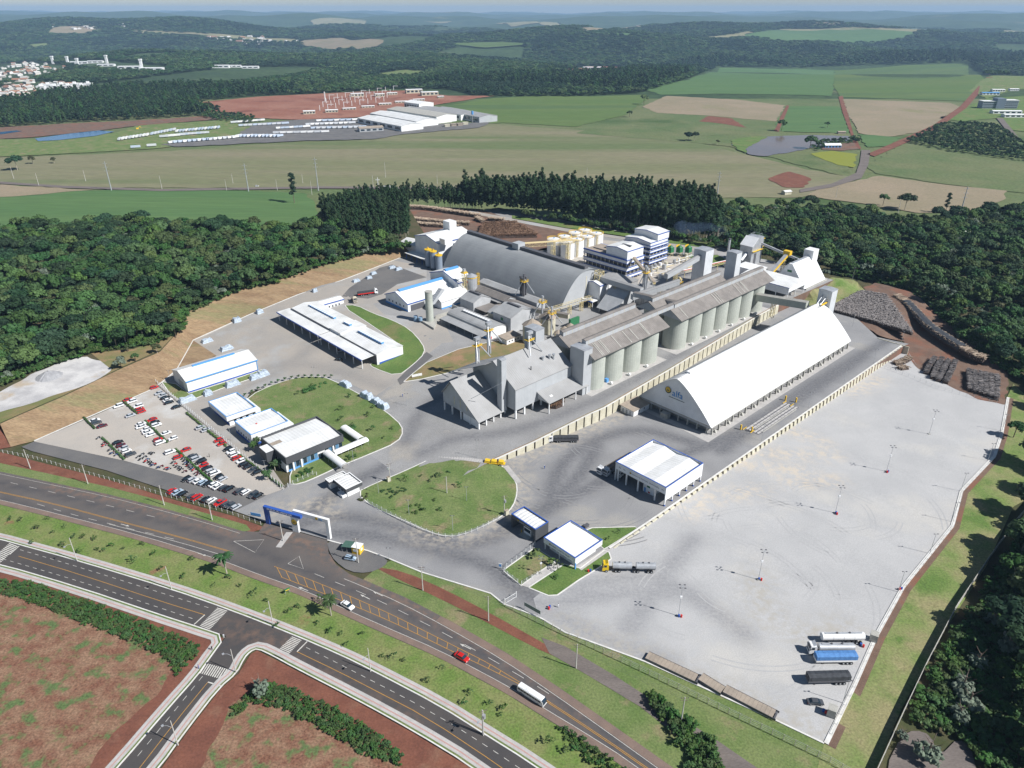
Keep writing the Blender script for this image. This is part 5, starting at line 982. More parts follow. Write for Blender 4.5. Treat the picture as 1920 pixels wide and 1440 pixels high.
T=Th('fuel_store','white A frame fuel store with a headhouse at its far end','warehouse',480,218,Z);T.add('roof',WWALL,MB().prism([(204.6,Z),(216.6,21.5),(219.2,21.5),(231.5,Z),(231.2,Z),(219,21.2),(216.8,21.2),(204.9,Z)],'x',465.5,496));T.add('gable_wall',WWALLV,MB().prism([(205,Z),(216.8,21.1),(219,21.1),(231,Z)],'x',466,466.3));T.add('gable_wall',WWALLV,MB().prism([(205,Z),(216.8,21.1),(219,21.1),(231,Z)],'x',495.2,495.5));T.add('ridge_walk',STEEL,MB().box(468,494,217,218.8,21.55,21.9));T.add('headhouse',WHITE,MB().box(490,498,214.5,221.5,18,26));T.add('sign_panel',GREENP,MB().box(465.85,465.99,216.4,219.6,15.5,17));T.add('base_wall',CONC,MB().box(465.5,496,203.9,204.5,Z-1,Z+1.2))
T=Th('wood_shed','open sided white shed between the far silos and the A frame','shed',450,220,Z);T.add('roof',WROOFV,MB().prism([(438.6,14.2),(461,14.2),(461,14.5),(449.8,15.6),(438.6,14.5)],'y',203.2,240));T.add('fascia',WWALLV,MB().box(438.7,439,203.4,240,9.4,14.15).box(439.01,460.7,203.4,203.7,11.2,14.15).box(460.7,461,203.4,240,9.4,14.15));T.add('trim',BLUE,MB().box(438.5,438.59,203.2,240,14.1,14.5));T.add('rear_wall',WHITE,MB().box(439.1,460.6,239,239.3,Z,14.1).box(449,449.3,206,239,Z,14.1))
for u in(438.8,449.5,460.4):T.add('post',WHITE,MB().box(u,u+.35,203.75,204.1,Z,11.2))
for v in(212,221,230):T.add('post',WHITE,MB().box(438.75,439.1,v,v+.35,Z,9.4))
one('flat_shed','flat white roof between the boiler house and the open sided shed','shed',WHITE,MB().box(463,476,240,257,Z,Z+5.2).box(462.6,476.4,239.6,257.4,Z+5.21,Z+5.5),469,248,Z)
# ------------ retaining walls
def rwall(name,label,pts,ztop,zbot,bay,pm,sm,slit=.55,coping=True):
 P=[Vector((u,v,0))for u,v in pts];L=plen(P);n=int(L/bay);T=Th(name,label,'wall',*pts[0],zbot(pts[0][0]))
 for i in range(n):
  a,d=along(P,L*i/n);b,_=along(P,L*(i+1)/n);c=b-d*slit;nn=Vector((d.y,-d.x,0))*.35
  za0,zb0,za1,zb1=ztop(a.x),zbot(a.x),ztop(c.x),zbot(c.x)
  if za0-zb0<.25:continue
  mb=MB();k=max(1,int((za0-zb0)/1.05))
  for j in range(k):
   t0,t1=j/k,(j+.94)/k;q=lambda s,e:(zb0+(za0-zb0)*e,zb1+(za1-zb1)*e)
   (l0,l1),(h0,h1)=q(0,t0),q(0,t1);i0=len(mb.v)
   mb.v+=[(a.x,a.y,l0),(c.x,c.y,l1),(c.x,c.y,h1),(a.x,a.y,h0),(a.x+nn.x,a.y+nn.y,l0),(c.x+nn.x,c.y+nn.y,l1),(c.x+nn.x,c.y+nn.y,h1),(a.x+nn.x,a.y+nn.y,h0)]
   mb.f+=[[i0+x for x in f]for f in((0,1,2,3),(7,6,5,4),(1,0,4,5),(2,1,5,6),(3,2,6,7),(0,3,7,4))]
  T.add('panel',pm,mb);T.add('pilaster',sm,MB().box(c.x+.04,c.x+.3,min(c.y,b.y)-.12,max(c.y,b.y)+.25,zbot(c.x),ztop(c.x)-.1))
 if coping:
  cp=MB()
  Q=resample(P,4.)
  for a,b in zip(Q[:-1],Q[1:]):cp.bar((a.x,a.y-.1,ztop(a.x)+.12),(b.x,b.y-.1,ztop(b.x)+.12),.7,.22)
  T.add('coping',M_KERB,cp)
 return T
zs=lambda u:6*min(1,max(0,(u-140)/90));zy=lambda u:-4.5*min(1,max(0,(u-168)/265))
W1=[(172,198),(196,194.7),(239,191.1),(295,194.3),(400,202.1),(428,203.2)]
T=rwall('retaining_wall','long cream panel retaining wall with dark slits holding up the silo terrace',W1,zs,lambda u:0.,5.0,CREAM,mat('slit_black',(.012,.012,.012)),.85)
T.add('gravel_ledge',M_BANK,(lambda q:[q.bar((a.x,a.y+.55,zs(a.x)+.02),(b.x,b.y+.55,zs(b.x)+.02),.9,.1)for a,b in zip(resample([Vector((*w,0))for w in W1],4.)[:-1],resample([Vector((*w,0))for w in W1],4.)[1:])]and q)(MB()))
W2=[(168.5,127.6),(200,127.2),(433.5,127.1)]
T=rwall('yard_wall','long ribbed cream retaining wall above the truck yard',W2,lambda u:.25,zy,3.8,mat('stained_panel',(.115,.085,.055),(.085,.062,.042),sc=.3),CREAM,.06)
for i in range(69):
 u=170+i*3.83;zb_=zy(u)-.3;k=min(1,max(0,(u-172)/60))
 T.add('rib',CREAM,MB().prism([(126.88,zb_),(126.1,zb_),(126.3,.1),(126.88,.1)],'x',u,u+3.1-.8*k))
one('end_wall','short cream wall turning the corner at the end of the ribbed yard wall','wall',CREAM,MB().box(433.6,434.1,123,141,-4.5,.3),433.8,130,-4.5)
ORD=['first','second','third','fourth','fifth','sixth','seventh','eighth','ninth','tenth','eleventh','twelfth','thirteenth','fourteenth','fifteenth','sixteenth','seventeenth','eighteenth','nineteenth','twentieth']
# ------------ cars
PAINT={n:mat('car_'+n,c,rough=.25,fine=0,spec=.6)for n,c in dict(white=(.78,.78,.78),silver=(.45,.47,.50),black=(.012,.012,.014),grey=(.07,.075,.085),red=(.50,.018,.015),maroon=(.11,.01,.02),blue=(.02,.05,.16),pale=(.38,.48,.58)).items()}
wheel_me=MB().tube((0,-.11,0),(0,.11,0),.31,n=14).mesh('wheel');rim_me=MB().tube((0,.111,0),(0,.125,0),.19,n=10).mesh('rim');lamp_me=MB().box(-.03,.03,-.2,.2,-.07,.07).mesh('headlight')
def tapered(x0,x1,y,z0,X0,X1,Y,z1):
 mb=MB();mb.v=[(x0,-y,z0),(x1,-y,z0),(x1,y,z0),(x0,y,z0),(X0,-Y,z1),(X1,-Y,z1),(X1,Y,z1),(X0,Y,z1)];mb.f=[[3,2,1,0],[4,5,6,7],[0,1,5,4],[1,2,6,5],[2,3,7,6],[3,0,4,7]];return mb
def car_proto(kind):
 L,Hh,pts,gl,rf={'hatch':(3.9,1.48,[(-1.9,.3),(-1.95,.7),(-1.85,.95),(.95,.97),(1.75,.82),(1.93,.6),(1.93,.3)],(-1.82,1.05,-1.5,.35),1.48),'sedan':(4.4,1.45,[(-2.15,.3),(-2.2,.75),(-2.1,.95),(-1.5,.98),(1.1,.96),(2.0,.80),(2.18,.58),(2.18,.3)],(-1.75,1.2,-1.05,.45),1.45),'suv':(4.5,1.72,[(-2.2,.38),(-2.22,.9),(-2.15,1.1),(1.05,1.12),(2.0,.98),(2.2,.7),(2.2,.38)],(-2.1,1.2,-1.85,.5),1.72),'pickup':(5.1,1.75,[(-2.5,.42),(-2.52,1.0),(1.2,1.06),(2.25,.95),(2.45,.7),(2.45,.42)],(-.75,1.3,-.55,.65),1.75)}[kind]
 z0={'hatch':.94,'sedan':.94,'suv':1.09,'pickup':1.02}[kind];e=empty('parked_car',(0,0,0));w=.86 if kind in('hatch','sedan')else.93
 me=MB().prism(pts,'y',-w,w).mesh('body');bm=bmesh.new();bm.from_mesh(me);bmesh.ops.bevel(bm,geom=[x for x in bm.edges if abs(x.verts[0].co.y)>w-.01 and abs(x.verts[1].co.y)>w-.01 and x.verts[0].co.y*x.verts[1].co.y>0],offset=.1,segments=2,affect='EDGES');bm.to_mesh(me);bm.free();obj('body',me,e,PAINT['white'])
 obj('windows',tapered(gl[0],gl[1],w-.07,z0,gl[2],gl[3],w-.22,rf-.05).mesh('windows'),e,GLASS);obj('roof',tapered(gl[2]-.04,gl[3]+.04,w-.2,rf-.048,gl[2]+.1,gl[3]-.1,w-.28,rf).mesh('roof'),e,PAINT['white'])
 if kind=='pickup':obj('load_bed',MB().box(-2.35,-.95,-.72,.72,1.03,1.035).mesh('load_bed'),e,DSTEEL)
 for sx in(-1,1):
  for sy in(-1,1):
   o=obj('wheel',wheel_me,e,RUBBER);o.location=(sx*L*.31,sy*(w-.1),.31);r_=obj('rim',rim_me,o,STEEL);r_.rotation_euler=(0,0,0 if sy>0 else math.pi)
 for sy in(-1,1):
  o=obj('headlight',lamp_me,e,CHROME);o.location=(pts[-1][0]-.02,sy*(w-.28),pts[-2][1]+.02);o=obj('tail_light',lamp_me,e,TAIL);o.location=(pts[0][0]-.03,sy*(w-.25),pts[1][1]-.02)
 return e
CARP={k:car_proto(k)for k in('hatch','sedan','suv','pickup')};CARU=set()
def car(px,py,rot,color,label,kind=None,group='parked cars',z=0.,name='parked_car',scale=1.06):
 kind=kind or R.choice(('hatch','hatch','sedan','suv'))
 e=copy_tree(CARP[kind])if kind in CARU else CARP[kind];CARU.add(kind)
 if e.name.split('.')[0]!=name:e.name=name
 p=at(px,py,z);e.location=(p.x,p.y,p.z+.07);e.rotation_euler=(0,0,rot);e.scale=(scale,)*3;tag(e,label,'car',group)
 for c in e.children:
  if c.name.split('.')[0]in('body','roof'):
   c.material_slots[0].link='OBJECT';c.material_slots[0].material=PAINT[color]
 return e
Z1=lambda l:[(x*.1875,640+y*.1875,c)for x,y,c in l];Z3=lambda l:[(260+x*.14583,780+y*.14583,c)for x,y,c in l]
W,S_,K,G_,RD,MR,PL='white','silver','black','grey','red','maroon','pale'
ROWS=[('in the upper row against the office fence, counted from the bank',Z1([(1545,472,RD),(1590,530,S_),(1628,552,S_),(1655,575,K),(1680,598,W),(1692,622,K),(1768,667,K)])),('right of the uppermost hedge island, counted from the bank',Z1([(1283,595,RD),(1322,612,W),(1385,660,W),(1402,690,RD),(1418,713,RD)])),('left of the uppermost hedge island, counted from the bank',Z1([(1188,657,W),(1308,752,S_)])),('beside the hedge island nearest the empty bays',Z1([(950,802,W),(968,826,G_),(1025,857,MR)])),('right of the middle hedge island, counted from the bank',Z1([(1523,795,RD),(1555,820,K),(1568,850,W),(1663,930,W),(1733,982,W)])),('left of the middle hedge island, counted from the bank',Z1([(1412,838,W),(1412,865,W),(1460,893,W),(1480,918,W),(1505,945,W),(1585,995,RD),(1608,1024,W)])),('right of the hedge island above the asphalt strip',Z1([(1183,1022,K),(1215,1052,MR),(1240,1079,S_),(1268,1109,W),(1310,1142,G_)])),('left of the hedge island by the motorcycles',Z1([(1705,1119,W),(1783,1170,RD)])),('below the office fence near the charging bays',Z3([(795,162,S_),(868,192,S_)])),('in the lower row against the office fence, counted from above',Z3([(1030,327,RD),(1070,370,RD),(1150,437,K),(1190,472,W),(1240,510,W),(1262,554,RD),(1318,592,W),(1360,634,K),(1412,667,K),(1470,707,G_),(1518,742,K)])),('right of the hedge island by the motorcycles, counted from above',Z3([(608,450,RD),(697,532,G_),(745,565,S_),(805,600,K),(838,647,RD),(885,685,K),(938,727,S_),(985,752,W),(1032,798,K),(1085,824,S_)])),('in the upper row on the dark asphalt, counted from the left',Z3([(618,824,K),(695,834,S_),(770,850,W),(828,870,PL),(885,890,K),(970,895,W),(1020,922,W),(1095,937,G_),(1168,952,K),(1305,984,G_),(1380,994,W),(1478,1030,G_),(1540,1040,K)])),('in the row along the lower fence, counted from the left',Z3([(435,980,RD),(500,994,PL),(565,1017,K),(690,1054,G_),(755,1062,RD),(872,1087,K),(940,1102,W),(1050,1132,RD),(1130,1152,G_),(1185,1167,G_),(1255,1187,S_)]))]
for d,row in ROWS:
 for i,(x,y,c)in enumerate(row):
  cn={'pale':'pale blue','grey':'dark grey'}.get(c,c)
  car(x,y,PA+(math.pi if R.random()<.4 else 0)+R.uniform(-.05,.05)+(.22 if y>897 else 0),c,f'{cn} car, {ORD[i]} {d}','pickup' if 'lower fence' in d and i==7 else None)
car(652,1138,math.radians(-35),'white','white car driving on the highway past the hatched median','sedan','cars on the highway',name='moving_car',scale=1.15)
car(866,1235,math.radians(-35),'red','bright red car driving behind the bus on the highway','sedan','cars on the highway',name='moving_car',scale=1.12)
car(657,1049,math.radians(-14),'pale','pale blue car parked beside the yellow kiosk','hatch','cars near the kiosk')
car(1528,1319,math.radians(-4),'grey','dark grey car standing alone in the corner of the truck yard','sedan','cars in the yard','B')
car(636,676,math.radians(-20),'black','black car standing in front of the long service shed','hatch','cars by the service shed','S');car(642,659,math.radians(30),'silver','silver pickup half under the service shed canopy','pickup','cars by the service shed','S')
# ------------ motorcycles
def bike_proto():
 e=empty('motorcycle',(0,0,0));wm=MB().tube((0,-.06,0),(0,.06,0),.31,n=12).mesh('wheel')
 for x in(-.68,.68):o=obj('wheel',wm,e,RUBBER);o.location=(x,0,.31)
 MB().prism([(-.6,.5),(.3,.45),(.5,.8),(.1,.95),(-.2,.82),(-.85,.9),(-.85,.78)],'y',-.14,.14).obj('body',PAINT['red'],e);MB().box(-.75,-.05,-.13,.13,.83,.92).obj('seat',RUBBER,e);MB().tube((.66,0,.35),(.45,0,1.0),.05).tube((.45,-.36,1.05),(.45,.36,1.05),.03).obj('handlebar',DSTEEL,e);MB().box(-.1,.35,-.2,.2,.3,.6).obj('engine',STEEL,e);MB().box(.5,.62,-.1,.1,.8,1.0).obj('headlight',CHROME,e)
 return e
bp_=bike_proto();used_b=False
BK=[('motorcycle parked left of the long hedge island above the asphalt',Z1([(985,975,0),(1040,1030,0),(1040,1052,0),(1075,1040,0),(1100,1095,0),(1140,1120,0),(1165,1145,0),(1120,1130,0)])),('motorcycle in the crowd along the white kerb of the asphalt strip',Z1([(1385,1165,0),(1410,1188,0),(1425,1140,0),(1450,1165,0),(1480,1190,0),(1460,1208,0),(1500,1215,0),(1515,1230,0),(1530,1248,0),(1545,1238,0),(1590,1268,0),(1615,1262,0),(1665,1280,0),(1690,1285,0),(1530,1130,0),(1510,1125,0)])),('motorcycle in the double row in front of the lower hedge',Z1([(1735,1220,0),(1755,1240,0),(1775,1262,0),(1800,1275,0),(1815,1290,0),(1850,1312,0),(1835,1180,0),(1850,1200,0),(1870,1215,0),(1885,1232,0),(1900,1250,0),(1915,1262,0)])+Z3([(690,690,0),(710,705,0),(740,745,0),(765,765,0),(600,620,0),(640,650,0),(670,670,0)]))]
for lb,l in BK:
 for x,y,_ in l:
  e=copy_tree(bp_)if used_b else bp_;used_b=True;p=at(x,y);e.location=(p.x,p.y,.07);e.rotation_euler=(0,0,PA+R.uniform(-.3,.3)+R.choice((0,math.pi)));e.scale=(1.1,)*3;tag(e,lb,'motorcycle',lb.replace('motorcycle','motorcycles'))
  for c in e.children:
   if c.name.startswith('body'):c.material_slots[0].link='OBJECT';c.material_slots[0].material=PAINT[R.choice(('red','black','maroon','maroon','grey','black','blue'))]
# ------------ trucks and bus
tw_me=MB().tube((0,-.28,0),(0,.28,0),.52,n=16).mesh('wheel');th_me=MB().tube((0,.281,0),(0,.30,0),.27,n=10).mesh('hub')
def twheel(e,x,y):
 o=obj('wheel',tw_me,e,RUBBER);o.location=(x,y,.52);h=obj('hub',th_me,o,STEEL);h.rotation_euler=(0,0,0 if y>0 else math.pi)
def cab(e,x,m):
 me=MB().prism([(x-2.2,.9),(x-2.2,3.1),(x-1.9,3.6),(x-.35,3.5),(x-.02,2.4),(x,.6),(x-.6,.6)],'y',-1.22,1.22).mesh('cab');c=obj('cab',me,e,m)
 MB().prism([(x-.335,3.3),(x-.045,2.35),(x+.0,2.35),(x-.28,3.3)],'y',-1.05,1.05).obj('windscreen',GLASS,c)
 for s in(-1,1):MB().box(x-1.5,x-.55,*sorted((s*1.222,s*1.24)),2.2,3.1).obj('side_window',GLASS,c);MB().box(x-.02,x+.03,s*.95-.18,s*.95+.18,.95,1.2).obj('headlight',CHROME,c);MB().box(x-.3,x-.1,*sorted((s*1.26,s*1.5)),2.2,2.9).obj('mirror',DSTEEL,c)
 MB().box(x-.01,x+.04,-1.0,1.0,1.25,1.9).obj('grille',DSTEEL,c);MB().prism([(x-2.0,3.55),(x-1.0,3.55),(x-1.9,4.2)],'y',-1.0,1.0).obj('wind_deflector',m,c)
 return c
def tank(e,x0,x1,m,band=None,r=1.2):
 n=18;prof=[(1.22*math.cos(t),2.35+r*math.sin(t))for t in np.linspace(0,2*math.pi,n,False)]
 t=MB().prism(prof,'x',x0,x1).obj('tank',m,e);MB().box(x0+.8,x1-.8,-.3,.3,2.35+r-.02,2.35+r+.12).obj('walkway',STEEL,t)
 for i in range(1,4):MB().prism([(a*1.012,2.35+(b-2.35)*1.012)for a,b in prof],'x',x0+(x1-x0)*i/4-.05,x0+(x1-x0)*i/4+.05).obj('tank_ring',STEEL,t)
 for i in range(2):MB().cyl(x0+(x1-x0)*(.35+.3*i),0,2.35+r+.1,2.35+r+.35,.3,n=10).obj('hatch',DSTEEL,t)
 if band:MB().prism([(a*1.006,2.35+(b-2.35)*1.006)for a,b in prof if.1<b-2.35<.75 or-.01<0],'x',x0+.3,x1-.3)if False else MB().box(x0+.3,x1-.3,-1.235,-1.205,2.2,2.5).obj('band',band,t)
 MB().box(x0+.2,x1-.2,-.45,.45,.95,1.2).obj('chassis',DSTEEL,e)
def box_trailer(e,x0,x1,top,side,zt=3.6):
 b=MB().box(x0,x1,-1.27,1.27,1.2,1.95).obj('side_board',side,e);MB().prism([(-1.3,1.96),(1.3,1.96),(1.3,zt-.25),(.0,zt),(-1.3,zt-.25)],'x',x0+.02,x1-.02).obj('tarpaulin',top,e);MB().box(x0+.3,x1-.3,-.45,.45,.95,1.19).obj('chassis',DSTEEL,e)
 rb=MB()
 for i in range(8):u=x0+(x1-x0)*(i+.5)/8;rb.prism([(-1.33,1.97),(1.33,1.97),(1.33,zt-.22),(0,zt+.03),(-1.33,zt-.22)],'x',u-.05,u+.05)
 rb.obj('tarp_rib',top,e);MB().box(x0-.05,x0+.02,-1.0,1.0,.8,1.0).obj('rear_bumper',REDP,e)
def axles(e,xs):
 for x in xs:
  for s in(-1,1):twheel(e,x,s*1.0)
def veh(name,label,cat,px,py,rot,z='M',group=None,sc=1.):
 p=at(px,py,z);e=empty(name,(p.x,p.y,p.z+.06),rot,label,cat,group);e.scale=(sc,)*3;return e
e=veh('tanker_truck','yellow cab road train with two silver tank trailers leaving the yard','truck',1180,1070,math.radians(178),'M','trucks');cab(e,9.6,mat('truck_yellow',(.72,.50,.02),rough=.3));axles(e,(8.2,4.9,3.7,-1.6,-2.8,-6.4,-7.6));tank(e,-.6,6.0,STEEL);tank(e,-9.0,-2.2,STEEL)
MB().box(-9,7.6,-.4,.4,.75,.94).obj('drawbar',DSTEEL,e)
e=veh('tank_trailer','white tank trailer standing unhitched at the top of the parked row','trailer',1577,1203,math.radians(1),'B','parked trailers');tank(e,-6.6,6.6,WHITE,None,1.2);axles(e,(3.1,4.3,5.5,1.2));MB().box(-4.5,-4.2,-.9,.9,0,1.).obj('landing_leg',DSTEEL,e)
e=veh('tanker_truck','white cab tanker with blue stripe between the two trailers','truck',1556,1223,math.radians(180),'B','trucks');cab(e,7.0,PAINT['white']);axles(e,(5.6,2.6,-3.2,-4.4,-5.6));tank(e,-6.8,3.9,STEEL,BLUE,1.1);MB().box(-6,6,-.4,.4,.75,.94).obj('frame',DSTEEL,e)
e=veh('tarp_trailer','grain trailer under a bright blue tarpaulin','trailer',1564,1241,math.radians(181),'B','parked trailers');box_trailer(e,-6.2,6.2,TARPB,WHITE);axles(e,(-2.2,-3.4,-4.6));MB().box(3.8,4.1,-.9,.9,0,1.).obj('landing_leg',DSTEEL,e)
e=veh('tarp_trailer','grain trailer under a dark grey tarpaulin at the bottom of the row','trailer',1550,1279,math.radians(182),'B','parked trailers');box_trailer(e,-6.2,6.2,TARPG,DSTEEL);axles(e,(-2.2,-3.4,-4.6));MB().box(3.8,4.1,-.9,.9,0,1.).obj('landing_leg',DSTEEL,e)
e=veh('grain_truck','white cab truck with dark tarpaulin turning below the slotted retaining wall','truck',1057,828,math.radians(181),'M','trucks',.92);cab(e,7.6,PAINT['white']);axles(e,(6.2,3.2,2.0,-3.6,-4.8,-6));box_trailer(e,-7.2,4.9,TARPG,DSTEEL,3.3);MB().box(-6,6,-.4,.4,.75,.94).obj('frame',DSTEEL,e)
for i,(x,y,m_,tr)in enumerate(((1128,888,'white',1),(1139,891,'silver',0),(1164,893,'white',0))):
 e=veh('flatbed_truck',('white cab truck towing an empty flatbed outside the canopy','silver cab truck waiting at the canopy edge','white cab truck parked in shade under the canopy')[i],'truck',x,y,PA+math.pi,'M','trucks');cab(e,2.0,PAINT[m_]);axles(e,(.6,-2.6,-3.8));MB().box(-5.0,0,-.45,.45,.9,1.15).obj('chassis',DSTEEL,e)
 if tr:MB().box(-17,-4,-1.25,1.25,1.3,1.5).obj('flatbed',WOODP,e);axles(e,(-12,-13.2,-14.4))
e=veh('grain_truck','white cab truck with dark load beside the machine park','truck',689,553,math.radians(22),'S','trucks');cab(e,7.0,PAINT['white']);axles(e,(5.6,2,.8,-3,-4.2));box_trailer(e,-6.5,4.3,TARPG,REDP,3.);MB().box(-6,6,-.4,.4,.75,.94).obj('frame',DSTEEL,e)
e=veh('tipper_truck','small pale tipper truck behind the service shed lawn','truck',664,565,math.radians(-65),'S','trucks');cab(e,4.2,mat('truck_cream',(.5,.44,.34),rough=.4));axles(e,(2.8,-1.2,-2.4));MB().prism([(-1.2,1.2),(1.2,1.2),(1.3,2.5),(1.1,2.5),(1.0,1.4),(-1.0,1.4),(-1.1,2.5),(-1.3,2.5)],'x',-3.5,1.8).obj('tipper_body',TANROOF,e);MB().box(-3.3,3,-.4,.4,.85,1.15).obj('chassis',DSTEEL,e)
e=veh('bus','white coach with dark window band driving along the highway','bus',997,1308,math.radians(-38),'M',None,.74);prof=[(-6.2,.5),(-6.25,2.9),(-6.0,3.35),(5.2,3.35),(6.1,2.6),(6.35,1.2),(6.3,.5)]
me=MB().prism(prof,'y',-1.28,1.28).mesh('body');bm=bmesh.new();bm.from_mesh(me);bmesh.ops.bevel(bm,geom=[x for x in bm.edges if x.verts[0].co.y*x.verts[1].co.y>0 and x.verts[0].co.z>2],offset=.2,segments=2,affect='EDGES');bm.to_mesh(me);bm.free();b=obj('body',me,e,PAINT['white'])
for s in(-1,1):
 for i in range(8):MB().box(-5.8+i*1.36,-4.55+i*1.36,*sorted((s*1.282,s*1.30)),1.75,2.65).obj('window',GLASS,b)
 MB().box(6.2,6.36,s*.9-.2,s*.9+.2,.75,.98).obj('headlight',CHROME,b)
MB().prism([(5.42,3.2),(6.14,2.55),(6.34,1.35),(6.38,1.35),(6.2,2.6),(5.5,3.24)],'y',-1.12,1.12).obj('windscreen',GLASS,b);MB().box(-2.4,-.6,-.7,.7,3.36,3.5).box(.4,1.2,-.5,.5,3.36,3.44).obj('roof_unit',WHITE,b);axles(e,(3.9,-3.2,-4.3))
# ------------ trailer weigh platforms in the yard and truck scales
for i,(a,b)in enumerate((((1213,1232),(1311,1278)),((1313,1272),(1356,1299)),((1358,1295),(1457,1346)))):
 A,B=at(*a,'M'),at(*b,'M');d=B-A;L=d.length;e=empty('loading_ramp',((A+B)/2),math.atan2(d.y,d.x),('left','short middle','right')[i]+' of three brown timber loading platforms along the yard kerb','platform','loading platforms')
 for k in range(int(L/1.2)):MB().box(-L/2+k*1.2,-L/2+k*1.2+1.15,-1.5,1.5,.9,1.0).obj('deck_plank',TANROOF,e)
 MB().box(-L/2,L/2,-1.62,-1.5,.3,1.05).box(-L/2,L/2,1.5,1.62,.3,1.05).obj('side_rail',DSTEEL,e);MB().box(-L/2+.3,-L/2+.7,-1.3,1.3,0,.9).box(L/2-.7,L/2-.3,-1.3,1.3,0,.9).obj('leg',DSTEEL,e)
for k in range(2):
 v=133.6+k*4.0;T=Th('truck_scale',('yard side','hall side')[1-k]+' truck scale with pale deck plates beside the white hall','scale',300,v,0,'truck scales')if False else Th('truck_scale',('truck scale lane nearest the ribbed yard wall','truck scale lane farther from the ribbed wall')[k],'scale',300,v,0,'truck scales')
 T.add('frame',DSTEEL,MB().box(281,319,v-1.6,v+1.6,.02,.12))
 for i in range(12):T.add('deck_plate',M_WALK,MB().box(281.3+i*3.14,284.2+i*3.14,v-1.35,v-.3,.121,.17).box(281.3+i*3.14,284.2+i*3.14,v+.3,v+1.35,.121,.17))
 T.add('kerb',YEL,MB().box(279.5,283,v+1.7,v+1.9,0,.3).box(317,320.5,v+1.7,v+1.9,0,.3));T.add('side_plates',CONC,MB().box(284,316,v-2.,v-1.7,0,.35))
for i,(u,v)in enumerate(((279,140.2),(281,135.6),(321,140.2),(323,135.6))):T=Th('scale_post',('near left','near right','far left','far right')[i]+' yellow column of the truck scales','bollard',u,v,0,'scale columns');T.add('column',YEL,MB().box(u-.3,u+.3,v-.3,v+.3,0,2.6));T.add('reader',DSTEEL,MB().box(u-.32,u-.29,v-.2,v+.2,1.6,2.2))
# ------------ lamps and poles
def lamp(px,py,h,z,label,kind,group,lean=0.,rot=0.):
 p=at(px,py,z);e=empty('street_lamp' if kind!='utility' else 'utility_pole',p,rot,label,'lamp post' if kind!='utility' else 'utility pole',group)
 if kind=='arm':MB().tube((0,0,0),(0,0,h),.17,.10,8).obj('pole',POLE,e);MB().tube((0,0,h*.72),(-.9,-.9,h*.8),.05).tube((-.9,-.9,h*.8),(-1.7,-1.7,h*.8),.05).obj('arm',STEEL,e);MB().box(-2.1,-1.5,-2.1,-1.5,h*.79,h*.81).obj('lamp_head',STEEL,e)
 elif kind=='quad':
  MB().tube((0,0,0),(0,0,h),.10,.06,8).obj('mast',STEEL,e);b=MB()
  for k in range(4):a=k*math.pi/2+.7;b.bar((0,0,h-.1),(1.1*math.cos(a),1.1*math.sin(a),h),.07);MB().box(1.1*math.cos(a)-.3,1.1*math.cos(a)+.3,1.1*math.sin(a)-.18,1.1*math.sin(a)+.18,h-.02,h+.14).obj('lamp_head',DSTEEL,e)
  b.obj('cross_arm',STEEL,e);MB().box(-.35,.35,-.3,.3,h*.62,h*.68).obj('speaker_box',WHITE,e);MB().box(-.5,.5,-.5,.5,0,.35).obj('footing',CONC,e)
 elif kind=='slim':MB().tube((0,0,0),(0,0,h),.10,.06,8).obj('pole',STEEL,e);MB().bar((-.6,0,h),(.6,0,h),.08).obj('cross_arm',STEEL,e);MB().box(-.85,-.4,-.15,.15,h-.05,h+.1).obj('lamp_head',DSTEEL,e);MB().box(.4,.85,-.15,.15,h-.05,h+.1).obj('lamp_head',DSTEEL,e)
 else:
  MB().tube((0,0,0),(0,0,h),.19,.12,8).obj('pole',POLE,e);MB().bar((-1.,-.4,h-.4),(1.,.4,h-.4),.12).bar((-.8,-.3,h-1.3),(.8,.3,h-1.3),.1).obj('cross_arm',WOODP,e)
  for k in(-.9,0,.9):MB().cyl(k,k*.4,h-.33,h-.05,.08,n=6).obj('insulator',DSTEEL,e)
 return e
AV=[(145,1052,10.5),(322,1105,10),(512,1171,10),(695,1259,9.6),(905,1376,9.6)]
for i,(x,y,h)in enumerate(AV):lamp(x,y,h,'M',f'{ORD[i]} pale concrete lamp post along the avenue, counted from the left','arm','avenue lamp posts',rot=.4)
e=lamp(906.5,1379,10,'M','utility pole with transformer on the avenue kerb','utility','avenue poles');MB().cyl(.3,-.5,7.6,8.8,.45,n=12).obj('transformer',STEEL,e)
lamp(443,1261,9.6,'M','concrete lamp post at the zebra crossing of the side road','arm','side road lamp posts',rot=-.8);lamp(334,1397,9.6,'M','concrete lamp post halfway down the side road','arm','side road lamp posts',rot=-.8)
HP=[(57,878,9.5),(165,907,9.5),(308,947,9.5),(398,975,9.5),(531,1014,9.5),(672,1055,11),(793,1107,10.5),(916,1164,10.5),(1080,1253,10),(1277,1354,10)]
PP=[]
for i,(x,y,h)in enumerate(HP):e=lamp(x,y,h,'M',f'{ORD[i]} utility pole beside the highway, counted from the left','utility','highway poles',rot=-.35);PP.append(e.location+Vector((0,0,h-.3)))
for x,y,n in((672,1055,0),(940,1002,0)):
 pass
lamp(730,1048,5,'M','short white post at the end of the kiosk kerb','slim','posts');e=lamp(945.5,965,9,'M','utility pole with transformer beside the charcoal truck gate','utility','site poles');MB().cyl(.4,-.4,6.2,7.3,.4,n=12).obj('transformer',STEEL,e)
e=lamp(732,903,9,'M','utility pole with transformer at the lawn corner by the drive','utility','site poles');MB().cyl(-.5,-.4,6.2,7.3,.4,n=12).obj('transformer',STEEL,e);e=lamp(838,926,8.5,'M','utility pole in the middle of the entrance lawn','utility','site poles')
